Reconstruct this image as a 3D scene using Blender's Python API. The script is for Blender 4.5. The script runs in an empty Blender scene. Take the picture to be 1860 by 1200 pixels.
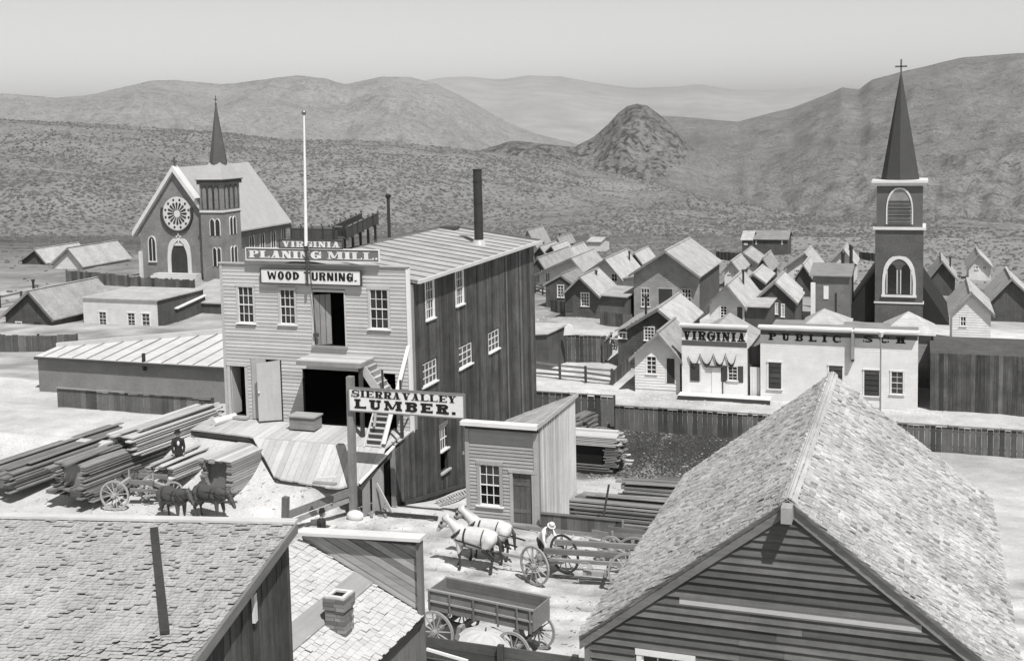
import bpy, math, random
import numpy as np
from mathutils import Vector, Matrix, noise as mnoise
random.seed(7); rng = np.random.default_rng(7)
SC = bpy.context.scene
COL = SC.collection

# ------------------------------------------------------------ camera
FPX, CX, CY, IW, IH = 2100.0, 930.0, 417.0, 1860.0, 1200.0
yaw, pit, rol = math.radians(19.6), math.radians(5.2), math.radians(1.26)
EYE = Vector((0, 0, 15.2))
_fw0 = Vector((-math.sin(yaw), math.cos(yaw), 0)); _rt0 = Vector((math.cos(yaw), math.sin(yaw), 0))
FW = _fw0*math.cos(pit) + Vector((0, 0, -math.sin(pit)))
_up0 = _rt0.cross(FW)
UP = _up0*math.cos(rol) + _rt0*math.sin(rol)
RT = FW.cross(UP)
cd = bpy.data.cameras.new('camera'); cam = bpy.data.objects.new('camera', cd); COL.objects.link(cam)
cam.matrix_world = Matrix(((RT.x, UP.x, -FW.x, EYE.x), (RT.y, UP.y, -FW.y, EYE.y), (RT.z, UP.z, -FW.z, EYE.z), (0, 0, 0, 1)))
cd.sensor_width = 36; cd.lens = FPX/IW*36; cd.shift_y = (CY-IH/2)/IW
cd.clip_start = 0.3; cd.clip_end = 60000
SC.camera = cam
SC.view_settings.view_transform = 'Standard'; SC.view_settings.look = 'None'
SC.view_settings.gamma = 1; SC.view_settings.use_curve_mapping = False
SC.view_settings.exposure = 0.2
# sun and sky
SUN = Vector((0.42, -0.45, 1.0)).normalized()
w = bpy.data.worlds.new('World'); SC.world = w; w.use_nodes = True
nt = w.node_tree; nt.nodes.clear()
sky = nt.nodes.new('ShaderNodeTexSky'); sky.sky_type = 'NISHITA'; sky.sun_disc = False
sky.sun_elevation = math.asin(SUN.z); sky.sun_rotation = math.atan2(SUN.x, SUN.y)
sky.altitude = 1900; sky.dust_density = 0.5
bw = nt.nodes.new('ShaderNodeRGBToBW'); bg = nt.nodes.new('ShaderNodeBackground'); wo = nt.nodes.new('ShaderNodeOutputWorld')
bg.inputs['Strength'].default_value = 0.14
nt.links.new(sky.outputs[0], bw.inputs[0]); nt.links.new(bw.outputs[0], bg.inputs['Color']); nt.links.new(bg.outputs[0], wo.inputs['Surface'])
sd = bpy.data.lights.new('sun', 'SUN'); sd.energy = 4.6; sd.angle = math.radians(0.5); sd.color = (1, 0.985, 0.96)
so = bpy.data.objects.new('sun', sd); COL.objects.link(so)
so.rotation_euler = SUN.to_track_quat('Z', 'Y').to_euler()

# ------------------------------------------------------------ helpers
def ray(px, py): return FW + RT*((px-CX)/FPX) - UP*((py-CY)/FPX)
def at(px, py, x=None, y=None, z=None, d=None):
    """world point seen at a photo pixel, at a known real plane"""
    r = ray(px, py)
    t = (x/r.x) if x is not None else (y/r.y) if y is not None else ((z-EYE.z)/r.z) if z is not None else d
    return EYE + r*t
def lerp_tab(t, v):
    if v <= t[0][0]: return t[0][1]
    for (a, b), (c, d) in zip(t, t[1:]):
        if v <= c: return b+(d-b)*(v-a)/(c-a)
    return t[-1][1]
def sstep(a, b, x):
    t = min(1, max(0, (x-a)/(b-a))); return t*t*(3-2*t)
RP = [(0, 12), (8, 9), (16, 2.5), (24, 0.1), (30, 0), (41, 0), (45.4, -1.05), (49, -1.6), (55, -2.6), (60, -3.2), (66, -3.6), (72, -3.9), (80, -4.05), (92, -4.2), (110, -4.4), (130, -5.2), (150, -6.2), (200, -9), (250, -12), (300, -14), (420, -16)]
LP = [(0, 12), (8, 9), (16, 2.5), (24, 0.6), (34, 0.5), (36.5, 0.42), (38.6, 0.6), (39.4, 0.95), (39.8, 1.15), (40.9, 2.05), (43, 2.35), (47, 2.3), (52, 1.0), (60, 0.2), (80, -0.6), (100, 0.1), (120, 0.1), (150, -2), (200, -7), (250, -11), (300, -14), (420, -16)]
def ground(x, y):
    if y < 44: k = sstep(-.15, .3, (x+23.3)*-.669+(y-38.4)*.743)*sstep(-20.9, -21.6, x)
    else: k = sstep(-24, -31, x)
    if y > 60: k = sstep(-24-(y-60)*.35, -34-(y-60)*.35, x)
    if 39 < y < 56 and x < -29.6: k_ = sstep(-29.6, -31.2, x)*sstep(40, 42.5, y)*(1-sstep(49, 54, y)); return lerp_tab(RP, y)*(1-k)+lerp_tab(LP, y)*k-1.0*k_
    far = math.hypot(x, y)
    return lerp_tab(RP, y)*(1-k)+lerp_tab(LP, y)*k-(max(0, far-286)*.12)
def gpt(px, py):
    """ground point seen at a pixel"""
    r = ray(px, py); t = 20.0
    while t < 700:
        p = EYE+r*t
        if p.z <= ground(p.x, p.y): return p
        t += 0.25
    return EYE+r*300

class MB:
    def __init__(s): s.v = []; s.f = []
    def raw(s, vs, fs):
        b = len(s.v); s.v += [tuple(p) for p in vs]; s.f += [tuple(i+b for i in f) for f in fs]
    def hexa(s, p):   # 8 points: bottom ring 0-3, top ring 4-7
        s.raw(p, [(3, 2, 1, 0), (4, 5, 6, 7), (0, 1, 5, 4), (1, 2, 6, 5), (2, 3, 7, 6), (3, 0, 4, 7)])
    def box(s, x0, x1, y0, y1, z0, z1):
        s.hexa([(x0, y0, z0), (x1, y0, z0), (x1, y1, z0), (x0, y1, z0), (x0, y0, z1), (x1, y0, z1), (x1, y1, z1), (x0, y1, z1)])
    def fbox(s, F, u0, u1, n0, n1, z0, z1):
        s.hexa([F(u0, n0, z0), F(u1, n0, z0), F(u1, n1, z0), F(u0, n1, z0), F(u0, n0, z1), F(u1, n0, z1), F(u1, n1, z1), F(u0, n1, z1)])
    def beam(s, p, q, w, h, up=(0, 0, 1)):
        p = Vector(p); q = Vector(q); d = (q-p).normalized(); up = Vector(up)
        if abs(d.dot(up)) > .98: up = Vector((1, 0, 0))
        sd = d.cross(up).normalized()*w/2; u2 = sd.cross(d).normalized()*h/2
        s.hexa([p-sd-u2, p+sd-u2, q+sd-u2, q-sd-u2, p-sd+u2, p+sd+u2, q+sd+u2, q-sd+u2])
    def cyl(s, p, q, r1, r2, n=12, cap=True):
        p = Vector(p); q = Vector(q); d = (q-p).normalized(); a = Vector((0, 0, 1)) if abs(d.z) < .9 else Vector((1, 0, 0))
        u = d.cross(a).normalized(); v = d.cross(u)
        vs = [p+(u*math.cos(t)+v*math.sin(t))*r1 for t in [2*math.pi*i/n for i in range(n)]] + [q+(u*math.cos(t)+v*math.sin(t))*r2 for t in [2*math.pi*i/n for i in range(n)]]
        fs = [(i, (i+1) % n, n+(i+1) % n, n+i) for i in range(n)]
        if cap: fs += [tuple(range(n-1, -1, -1)), tuple(range(n, 2*n))]
        s.raw(vs, fs)
    def prism(s, pts, off):   # planar polygon extruded by a vector
        n = len(pts); off = Vector(off); pts = [Vector(p) for p in pts]
        s.raw(pts+[p+off for p in pts], [tuple(range(n-1, -1, -1)), tuple(range(n, 2*n))]+[(i, (i+1) % n, n+(i+1) % n, n+i) for i in range(n)])
    def ring(s, c, axis, u, r0, r1, depth, n=24, a0=0, a1=2*math.pi):
        c = Vector(c); axis = Vector(axis).normalized(); u = Vector(u).normalized(); v = axis.cross(u)
        for i in range(n):
            t0 = a0+(a1-a0)*i/n; t1 = a0+(a1-a0)*(i+1)/n
            e0 = u*math.cos(t0)+v*math.sin(t0); e1 = u*math.cos(t1)+v*math.sin(t1)
            b = axis*depth/2
            s.hexa([c+e0*r0-b, c+e0*r1-b, c+e1*r1-b, c+e1*r0-b, c+e0*r0+b, c+e0*r1+b, c+e1*r1+b, c+e1*r0+b])
    def sphere(s, c, r, n=10, m=6, sc=(1, 1, 1)):
        c = Vector(c); vs = []; fs = []
        for j in range(m+1):
            for i in range(n):
                a = 2*math.pi*i/n; b = math.pi*j/m
                vs.append((c.x+r*sc[0]*math.sin(b)*math.cos(a), c.y+r*sc[1]*math.sin(b)*math.sin(a), c.z+r*sc[2]*math.cos(b)))
        for j in range(m):
            for i in range(n): fs.append((j*n+i, (j+1)*n+i, (j+1)*n+(i+1) % n, j*n+(i+1) % n))
        s.raw(vs, fs)
    def mesh(s, name, smooth=False):
        me = bpy.data.meshes.new(name); me.from_pydata(s.v, [], s.f); me.validate(verbose=False); me.update()
        fix_normals(me)
        if smooth:
            for p in me.polygons: p.use_smooth = True
        return me
import bmesh
def fix_normals(me):
    b = bmesh.new(); b.from_mesh(me); bmesh.ops.recalc_face_normals(b, faces=b.faces); b.to_mesh(me); b.free()

def tagp(o, label=None, cat=None, group=None, kind=None):
    if label: o['label'] = label
    if cat: o['category'] = cat
    if group: o['group'] = group
    if kind: o['kind'] = kind
    return o
def thing(name, label, cat, loc=(0, 0, 0), group=None, rz=0):
    o = bpy.data.objects.new(name, None); COL.objects.link(o); o.location = loc; o.rotation_euler = (0, 0, rz); o.empty_display_size = .3
    return tagp(o, label, cat, group)
def part(name, mb, mat, parent=None, smooth=False, local=False, **kw):
    """one mesh object; world-space vertices unless local"""
    me = mb.mesh(name, smooth) if isinstance(mb, MB) else mb
    if mat is not None and not me.materials: me.materials.append(mat)
    o = bpy.data.objects.new(name, me); COL.objects.link(o)
    if parent is not None:
        o.parent = parent
        if not local and parent.parent is None and parent.type == 'EMPTY': o.location = -Vector(parent.location)
    return tagp(o, **kw)
def copy_tree(o, parent=None):
    c = o.copy(); COL.objects.link(c)
    if parent: c.parent = parent
    for ch in list(o.children): copy_tree(ch, c)
    return c

# ------------------------------------------------------------ materials (all grey: the place is known in black and white)
def nd(t, k, **kw):
    n = t.nodes.new(k)
    for a, b in kw.items(): setattr(n, a, b)
    return n
def mth(t, op, a, b=None, c=None, clamp=False):
    n = t.nodes.new('ShaderNodeMath'); n.operation = op; n.use_clamp = clamp
    for i, v in enumerate((a, b, c)):
        if v is None: continue
        if isinstance(v, (int, float)): n.inputs[i].default_value = v
        else: t.links.new(v, n.inputs[i])
    return n.outputs[0]
def noi(t, vec, scale, det=3, rough=.55):
    n = t.nodes.new('ShaderNodeTexNoise'); n.inputs['Scale'].default_value = scale; n.inputs['Detail'].default_value = det; n.inputs['Roughness'].default_value = rough
    t.links.new(vec, n.inputs['Vector']); return n.outputs['Fac']
def mat_base(name):
    m = bpy.data.materials.new(name); m.use_nodes = True; t = m.node_tree
    b = t.nodes['Principled BSDF']; return m, t, b
MATS = {}
def wood(name, v, axis='x', grain=.45, blotch=.35, rnd=.18, bump=.25, rough=.85, gs=14, attr=False, spec=.2):
    if name in MATS: return MATS[name]
    m, t, b = mat_base(name); tc = nd(t, 'ShaderNodeTexCoord')
    mp = nd(t, 'ShaderNodeMapping'); s = [gs, gs, gs]; s['xyz'.index(axis)] = gs*.05
    mp.inputs['Scale'].default_value = s
    oi = nd(t, 'ShaderNodeObjectInfo')
    ad = nd(t, 'ShaderNodeVectorMath', operation='ADD')
    cb = nd(t, 'ShaderNodeCombineXYZ'); rr = mth(t, 'MULTIPLY', oi.outputs['Random'], 37.0)
    for k in range(3): t.links.new(rr, cb.inputs[k])
    t.links.new(tc.outputs['Object'], mp.inputs['Vector'])
    t.links.new(mp.outputs[0], ad.inputs[0]); t.links.new(cb.outputs[0], ad.inputs[1])
    A = noi(t, ad.outputs[0], 1.0, 5, .65)
    ad2 = nd(t, 'ShaderNodeVectorMath', operation='ADD'); t.links.new(tc.outputs['Object'], ad2.inputs[0]); t.links.new(cb.outputs[0], ad2.inputs[1])
    B = noi(t, tc.outputs['Object'], .9, 5, .6)
    B2 = noi(t, ad2.outputs[0], 6.0, 4, .7)
    f1 = mth(t, 'MULTIPLY_ADD', A, 2*grain, 1-grain)
    f2 = mth(t, 'MULTIPLY_ADD', B, 2*blotch, 1-blotch)
    f3 = mth(t, 'MULTIPLY_ADD', B2, blotch, 1-blotch*.5)
    f4 = mth(t, 'MULTIPLY_ADD', oi.outputs['Random'], 2*rnd, 1-rnd)
    o = mth(t, 'MULTIPLY', mth(t, 'MULTIPLY', f1, f2), mth(t, 'MULTIPLY', f3, f4))
    if attr:
        at_ = nd(t, 'ShaderNodeAttribute'); at_.attribute_name = 'tone'
        o = mth(t, 'MULTIPLY', o, mth(t, 'ADD', at_.outputs['Fac'], .6))
    o = mth(t, 'MULTIPLY', o, v, clamp=False); o = mth(t, 'MINIMUM', o, .86)
    t.links.new(o, b.inputs['Base Color']); b.inputs['Roughness'].default_value = rough; b.inputs['Specular IOR Level'].default_value = spec
    bp = nd(t, 'ShaderNodeBump'); bp.inputs['Strength'].default_value = bump; bp.inputs['Distance'].default_value = .01
    t.links.new(A, bp.inputs['Height']); t.links.new(bp.outputs[0], b.inputs['Normal'])
    MATS[name] = m; return m
def plain(name, v, var=.15, sc=8, rough=.8, bump=.2, spec=.3, metal=0):
    if name in MATS: return MATS[name]
    m, t, b = mat_base(name); tc = nd(t, 'ShaderNodeTexCoord')
    A = noi(t, tc.outputs['Object'], sc, 5, .65); B = noi(t, tc.outputs['Object'], sc*.13, 3)
    o = mth(t, 'MULTIPLY', mth(t, 'MULTIPLY_ADD', A, 2*var, 1-var), mth(t, 'MULTIPLY_ADD', B, 2*var, 1-var))
    o = mth(t, 'MULTIPLY', o, v)
    t.links.new(o, b.inputs['Base Color']); b.inputs['Roughness'].default_value = rough; b.inputs['Specular IOR Level'].default_value = spec; b.inputs['Metallic'].default_value = metal
    bp = nd(t, 'ShaderNodeBump'); bp.inputs['Strength'].default_value = bump; bp.inputs['Distance'].default_value = .02
    t.links.new(A, bp.inputs['Height']); t.links.new(bp.outputs[0], b.inputs['Normal'])
    MATS[name] = m; return m
def glassm():
    if 'glass' in MATS: return MATS['glass']
    m, t, b = mat_base('glass'); b.inputs['Base Color'].default_value = (.012, .012, .012, 1); b.inputs['Roughness'].default_value = .12
    tc = nd(t, 'ShaderNodeTexCoord'); oi = nd(t, 'ShaderNodeObjectInfo')
    A = noi(t, tc.outputs['Object'], 3.0, 2); bp = nd(t, 'ShaderNodeBump'); bp.inputs['Strength'].default_value = .25; bp.inputs['Distance'].default_value = .05
    t.links.new(A, bp.inputs['Height']); t.links.new(bp.outputs[0], b.inputs['Normal'])
    t.links.new(mth(t, 'MULTIPLY_ADD', oi.outputs['Random'], .035, .006), b.inputs['Base Color'])
    MATS['glass'] = m; return m
WHITE = wood('white_paint', .70, 'x', .12, .2, .05, .08, .6)
WHITEV = wood('white_paint_v', .72, 'z', .06, .10, .05, .08, .6)
PALE = wood('pale_clapboard', .46, 'x', .14, .16, .12, .2)
OFFC = wood('office_clapboard', .34, 'x', .22, .22, .14, .2)
DARKV = wood('dark_vertical_board', .075, 'z', .9, .8, .34, .4, gs=9)
DARKV2 = wood('streaked_vertical_board', .12, 'z', .8, .6, .3, .4, gs=9)
GREYV = wood('grey_vertical_board', .26, 'z', .3, .3, .2, .3)
GABLE = wood('weathered_gable_board', .105, 'x', .6, .5, .35, .35, gs=9)
OLDX = wood('old_timber_x', .2, 'x', .4, .4, .3, .3)
OLDY = wood('old_timber_y', .2, 'y', .4, .4, .3, .3)
OLDZ = wood('old_timber_z', .18, 'z', .4, .4, .3, .3)
DKX = wood('dark_timber_x', .06, 'x', .4, .4, .3, .3)
DKY = wood('dark_timber_y', .06, 'y', .4, .4, .3, .3)
DKZ = wood('dark_timber_z', .06, 'z', .4, .4, .3, .3)
NEWX = wood('sawn_lumber_x', .45, 'x', .25, .2, .25, .2)
NEWY = wood('sawn_lumber_y', .45, 'y', .25, .2, .25, .2)
DECK = wood('deck_plank', .46, 'y', .22, .22, .14, .2)
ROOFT = wood('roof_sheathing', .37, 'x', .3, .45, .1, .2)
SHING = wood('shingle', .36, 'x', .7, .55, .2, .5, gs=26)
SHINGA = wood('shingle_far_part', .40, 'x', .8, .6, .0, .5, gs=26, attr=True)
BLACK = plain('black_paint', .012, .2, 10)
IRON = plain('dark_iron', .03, .3, 8, .55, spec=.4)
GLASS = glassm()
DARKIN = plain('dark_interior', .008, .1)
BRICK = plain('brick', .13, .3, 3)
BRICKN = wood('chimney_brick', .2, 'x', .25, .3, .35, .4)
MORTAR = plain('mortar', .42, .25, 20)
STONEW = plain('pale_stone_trim', .62, .15, 6)
# ------------------------------------------------------------ ground and hills
def dirt_mat(name, v, sc=.6, dots=None, dotv=.5, patch=False, bump=.6, streak=False):
    m, t, b = mat_base(name); tc = nd(t, 'ShaderNodeTexCoord'); P = tc.outputs['Object']
    A = noi(t, P, sc, 8, .62); B = noi(t, P, sc*.12, 4, .6); C_ = noi(t, P, sc*14, 4, .7)
    o = mth(t, 'MULTIPLY', mth(t, 'MULTIPLY_ADD', A, .9, .55), mth(t, 'MULTIPLY_ADD', B, .8, .6))
    o = mth(t, 'MULTIPLY', o, mth(t, 'MULTIPLY_ADD', C_, .7, .65))
    if dots:
        for k, (ds, th, dv) in enumerate(dots):
            n = noi(t, P, ds, 3, .6)
            mr = nd(t, 'ShaderNodeMapRange'); mr.inputs['From Min'].default_value = th; mr.inputs['From Max'].default_value = th+.05
            mr.inputs['To Min'].default_value = 1; mr.inputs['To Max'].default_value = dv
            t.links.new(n, mr.inputs['Value']); o = mth(t, 'MULTIPLY', o, mr.outputs[0])
    if patch:
        a_ = nd(t, 'ShaderNodeAttribute'); a_.attribute_name = 'soil'
        o = mth(t, 'MULTIPLY', o, a_.outputs['Fac'])
    o = mth(t, 'MULTIPLY', o, v)
    t.links.new(o, b.inputs['Base Color']); b.inputs['Roughness'].default_value = .95; b.inputs['Specular IOR Level'].default_value = .05
    bp = nd(t, 'ShaderNodeBump'); bp.inputs['Strength'].default_value = bump; bp.inputs['Distance'].default_value = .06
    t.links.new(mth(t, 'ADD', A, C_), bp.inputs['Height']); t.links.new(bp.outputs[0], b.inputs['Normal'])
    return m
def grid_obj(name, X, Y, Z, mat, smooth=True, soil=None, **kw):
    n, k = X.shape; vs = np.stack([X, Y, Z], -1).reshape(-1, 3)
    i, j = np.meshgrid(np.arange(n-1), np.arange(k-1), indexing='ij'); a = (i*k+j).ravel()
    fs = np.stack([a, a+1, a+k+1, a+k], 1)
    me = bpy.data.meshes.new(name); me.from_pydata(vs.tolist(), [], fs.tolist()); me.update()
    if sum(p.normal.z for p in me.polygons) < 0: me.flip_normals()
    if smooth: me.polygons.foreach_set('use_smooth', [True]*len(me.polygons))
    if soil is not None:
        at_ = me.attributes.new('soil', 'FLOAT', 'POINT'); at_.data.foreach_set('value', soil.ravel().astype(np.float32))
    me.materials.append(mat); o = bpy.data.objects.new(name, me); COL.objects.link(o)
    return tagp(o, kind='structure', **kw)
ys = np.concatenate([np.arange(4, 27, 1.5), np.arange(27, 46, .24), np.arange(46, 95, .7), np.arange(95, 160, 1.5), np.arange(160, 310, 5)])
xs = np.concatenate([np.arange(-320, -90, 8), np.arange(-90, -45, 1.5), np.arange(-45, -27, .6), np.arange(-27, -5, .24), np.arange(-5, 12, .7), np.arange(12, 60, 2), np.arange(60, 260, 8)])
X, Y = np.meshgrid(xs, ys, indexing='ij'); Z = np.zeros_like(X); SO = np.ones_like(X)
yc = [gpt(1120, 800), gpt(1330, 800), gpt(1200, 850)]
DP = gpt(1235, 822); 
for i in range(X.shape[0]):
    for j in range(X.shape[1]):
        x, y = X[i, j], Y[i, j]
        n1 = mnoise.fractal(Vector((x*.35, y*.35, 3)), .9, 2.0, 4); n2 = mnoise.fractal(Vector((x*.08, y*.08, 9)), .9, 2.0, 3)
        amp = .05 if y < 46 else .09
        Z[i, j] = ground(x, y)+n1*amp+(n2*.5 if y > 150 else 0)
        d = math.hypot((x-DP.x)/6.2, (y-DP.y)/7.0)+n1*.35
        pth = abs((x-DP.x+1.2)-(y-DP.y)*-.12)
        if d < 1: Z[i, j] += .35*(1-d)*(.5+n2)
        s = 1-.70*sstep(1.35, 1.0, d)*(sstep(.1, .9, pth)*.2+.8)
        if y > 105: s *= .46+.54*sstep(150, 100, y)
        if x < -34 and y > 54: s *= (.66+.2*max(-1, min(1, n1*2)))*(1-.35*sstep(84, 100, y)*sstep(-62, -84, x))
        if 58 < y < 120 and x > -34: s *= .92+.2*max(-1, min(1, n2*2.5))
        if 27 < y < 40 and x > -23:      # wheel ruts and trodden earth in the street
            for c_, w_ in ((33.6, 0), (35.0, .5), (31.9, .2), (36.4, .9), (38.3, .4)):
                yy = c_+.35*math.sin(x*.35+w_)+n1*.25; q_ = math.exp(-((y-yy)/.16)**2); Z[i, j] -= .055*q_; s *= 1-.3*q_
            Z[i, j] += .05*mnoise.fractal(Vector((x*2.2, y*2.2, 4)), .8, 2.0, 3)
            s *= .93+.42*mnoise.fractal(Vector((x*1.1, y*1.1, 24)), .8, 2.0, 3)
        SO[i, j] = s
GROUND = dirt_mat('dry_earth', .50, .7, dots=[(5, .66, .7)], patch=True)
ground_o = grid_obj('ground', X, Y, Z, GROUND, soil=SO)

def hill(name, D0, sky, z0, D, cols=260, rows=70, amp=8, fs=.006, mat=None, power=1.0, x0=-500, x1=2500, ridges=0, seed=0, Dt=None, rel=1.0):
    """a ridge standing D metres off, its crest as tabulated, its near slope starting D0 metres off"""
    A = np.linspace(x0, x1, cols); T = np.concatenate([np.linspace(0, 1, rows), 1+np.linspace(.03, .6, 14)])
    X = np.zeros((cols, len(T))); Y = X.copy(); Z = X.copy()
    for i, px in enumerate(A):
        py = lerp_tab(sky, px); Dc = lerp_tab(Dt, px) if Dt else D
        r = ray(px, py); h = math.hypot(r.x, r.y); dx, dy = r.x/h, r.y/h
        zr = EYE.z+r.z/h*Dc
        d0 = lerp_tab(D0, px) if isinstance(D0, list) else D0
        zz = lerp_tab(z0, px) if isinstance(z0, list) else z0
        for j, t in enumerate(T):
            d = d0+(Dc-d0)*t
            x, y = dx*d, dy*d
            if t <= 1: s = t**power; z = zz+(zr-zz)*s
            else: z = zr-(t-1)*abs(zr-zz)*1.6-(t-1)*20
            nn = mnoise.fractal(Vector((x*fs+seed, y*fs, seed)), .85, 2.1, 7)
            env = min(1, 5*t)*(1 if t < .8 else max(.12, 1-(t-.8)*4.4) if t <= 1 else .3)
            z += nn*amp*env*rel
            if ridges:
                q = 1-abs(mnoise.fractal(Vector((px*ridges+seed, t*1.4, seed*2)), .8, 2.2, 5))*2
                z += (q-.6)*amp*1.3*env
            X[i, j], Y[i, j], Z[i, j] = x, y, z
    return grid_obj(name, X, Y, Z, mat)
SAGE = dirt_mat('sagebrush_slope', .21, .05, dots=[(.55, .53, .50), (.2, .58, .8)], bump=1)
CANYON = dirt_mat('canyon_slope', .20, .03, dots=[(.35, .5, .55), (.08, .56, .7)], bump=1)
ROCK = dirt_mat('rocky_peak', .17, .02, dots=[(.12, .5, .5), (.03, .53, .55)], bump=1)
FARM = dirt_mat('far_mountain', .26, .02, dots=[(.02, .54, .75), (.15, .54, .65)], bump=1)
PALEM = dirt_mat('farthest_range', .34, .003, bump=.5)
hill('hill', 290, [(-500, 190), (0, 216), (227, 228), (400, 240), (520, 254), (640, 254), (700, 256), (800, 266), (900, 277), (1000, 291), (1100, 313), (1200, 337), (1330, 375), (1500, 400), (1700, 410), (2500, 420)],
     -14.5, 900, cols=330, rows=110, amp=9, fs=.007, mat=SAGE, power=1.15, seed=3)
hill('canyon_hill', [(1200, 760), (2500, 620)], [(1100, 420), (1340, 372), (1420, 348), (1500, 318), (1590, 292), (1700, 268), (1860, 240), (2500, 180)],
     -72, 1300, cols=160, rows=70, amp=9, fs=.006, mat=CANYON, x0=1150, seed=8, ridges=.006)
hill('rocky_peak', 1150, [(850, 280), (930, 256), (1000, 262), (1045, 268), (1080, 246), (1104, 224), (1122, 203), (1140, 190), (1158, 186), (1176, 191), (1192, 203), (1212, 222), (1238, 247), (1282, 292), (1320, 335), (1350, 372), (1420, 420)],
     -100, 1900, cols=220, rows=90, amp=12, fs=.014, mat=ROCK, x0=830, x1=1430, seed=5, ridges=.009)
hill('mountain', 950, [(900, 300), (1050, 275), (1195, 211), (1240, 213), (1300, 219), (1340, 222), (1390, 208), (1440, 196), (1500, 172), (1530, 158), (1560, 163), (1582, 146), (1634, 132), (1750, 104), (1860, 96), (2500, 60)],
     [(900, -95), (1340, -78), (1600, -70), (1900, -60)], 2600, cols=260, rows=90, amp=10, fs=.0035, mat=CANYON, x0=950, seed=11, ridges=.003)
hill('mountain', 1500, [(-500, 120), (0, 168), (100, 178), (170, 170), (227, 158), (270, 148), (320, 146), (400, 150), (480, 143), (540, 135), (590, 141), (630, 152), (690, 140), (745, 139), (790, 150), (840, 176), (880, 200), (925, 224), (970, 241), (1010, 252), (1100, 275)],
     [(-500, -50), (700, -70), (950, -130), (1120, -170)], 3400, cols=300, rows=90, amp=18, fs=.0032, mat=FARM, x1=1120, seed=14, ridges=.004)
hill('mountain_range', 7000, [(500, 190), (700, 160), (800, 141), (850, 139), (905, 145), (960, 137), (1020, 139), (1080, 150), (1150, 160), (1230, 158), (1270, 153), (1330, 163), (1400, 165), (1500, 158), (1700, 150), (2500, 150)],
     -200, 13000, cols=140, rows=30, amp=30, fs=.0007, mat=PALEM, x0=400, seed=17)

# land beyond, out to the horizon
mb = MB(); mb.raw([(-30000, -3000, -140), (30000, -3000, -140), (30000, 45000, -140), (-30000, 45000, -140)], [(0, 1, 2, 3)])
part('valley_floor', mb, plain('valley_earth', .25, .2, .01), kind='structure')

# sagebrush, uncountable
def scatter(name, pts, sizes, mat, flat=.7, **kw):
    pts = np.array(pts); n = len(pts); sizes = np.array(sizes)
    base = np.array([(1, 0, 0), (.31, .95, .2), (-.81, .59, 0), (-.81, -.59, .1), (.31, -.95, 0), (.45, .1, .85), (-.25, .4, .95), (-.2, -.4, .8)], float); fcs = np.array([(0, 1, 5), (1, 6, 5), (1, 2, 6), (2, 3, 6), (3, 7, 6), (3, 4, 7), (4, 5, 7), (4, 0, 5), (5, 6, 7)])
    th = rng.uniform(0, 6.28, n); c, s = np.cos(th), np.sin(th); jit = rng.uniform(.6, 1.35, (n, 8, 1))
    b = base[None]*jit
    vx = (b[..., 0]*c[:, None]-b[..., 1]*s[:, None])*sizes[:, None]; vy = (b[..., 0]*s[:, None]+b[..., 1]*c[:, None])*sizes[:, None]; vz = b[..., 2]*sizes[:, None]*flat
    v = np.stack([vx, vy, vz], -1)+pts[:, None, :]; v[..., 2] -= .03
    f = (fcs[None]+(np.arange(n)*8)[:, None, None]).reshape(-1, 3)
    me = bpy.data.meshes.new(name); me.from_pydata(v.reshape(-1, 3).tolist(), [], f.tolist()); me.materials.append(mat)
    o = bpy.data.objects.new(name, me); COL.objects.link(o); return tagp(o, kind='stuff', **kw)
dg = bpy.context.evaluated_depsgraph_get(); dg.update()
def on(o, px, py=None, p=None):
    """drop from the air on to a setting mesh"""
    ok, loc, nrm, _ = o.ray_cast(Vector((p[0], p[1], 900)), Vector((0, 0, -1))); return loc if ok else None
hl = bpy.data.objects['hill']; pts = []; szs = []
for k in range(46000):
    d = 300+600*(rng.random()**1.25); a = math.radians(90+19.6)-math.atan((rng.uniform(-80, 2000)-CX)/FPX)
    x, y = d*math.cos(a), d*math.sin(a)
    if mnoise.fractal(Vector((x*.012, y*.012, 1)), .9, 2, 3) < rng.uniform(-.5, .25): continue
    l = on(hl, 0, p=(x, y))
    if l: pts.append(tuple(l)); szs.append(rng.uniform(.28, .72)*(1+.9*(d-300)/600))
for k in range(11000):
    x = rng.uniform(-190, 60); y = rng.uniform(118, 320)
    if rng.random() > (y-100)/90: continue
    l = on(ground_o, 0, p=(x, y))
    if l: pts.append(tuple(l)); szs.append(rng.uniform(.2, .5))
BRUSH = plain('sagebrush_leaf', .105, .4, .8)
scatter('sagebrush', pts, szs, BRUSH, label='dark sagebrush dotted over the near hillside', cat='sagebrush')
pts = []; szs = []
for k in range(2600):
    x = rng.uniform(-190, -46); y = rng.uniform(58, 125)
    if -80 < x < -60 and y < 116: continue
    if x > -70 and y < 92: continue
    if mnoise.fractal(Vector((x*.09, y*.09, 6)), .9, 2, 3) < rng.uniform(-.4, .3): continue
    l = on(ground_o, 0, p=(x, y))
    if l: pts.append(tuple(l)); szs.append(rng.uniform(.12, .4))
scatter('sagebrush', pts, szs, BRUSH, label='low sagebrush on the open lots round the left church', cat='sagebrush')
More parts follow.
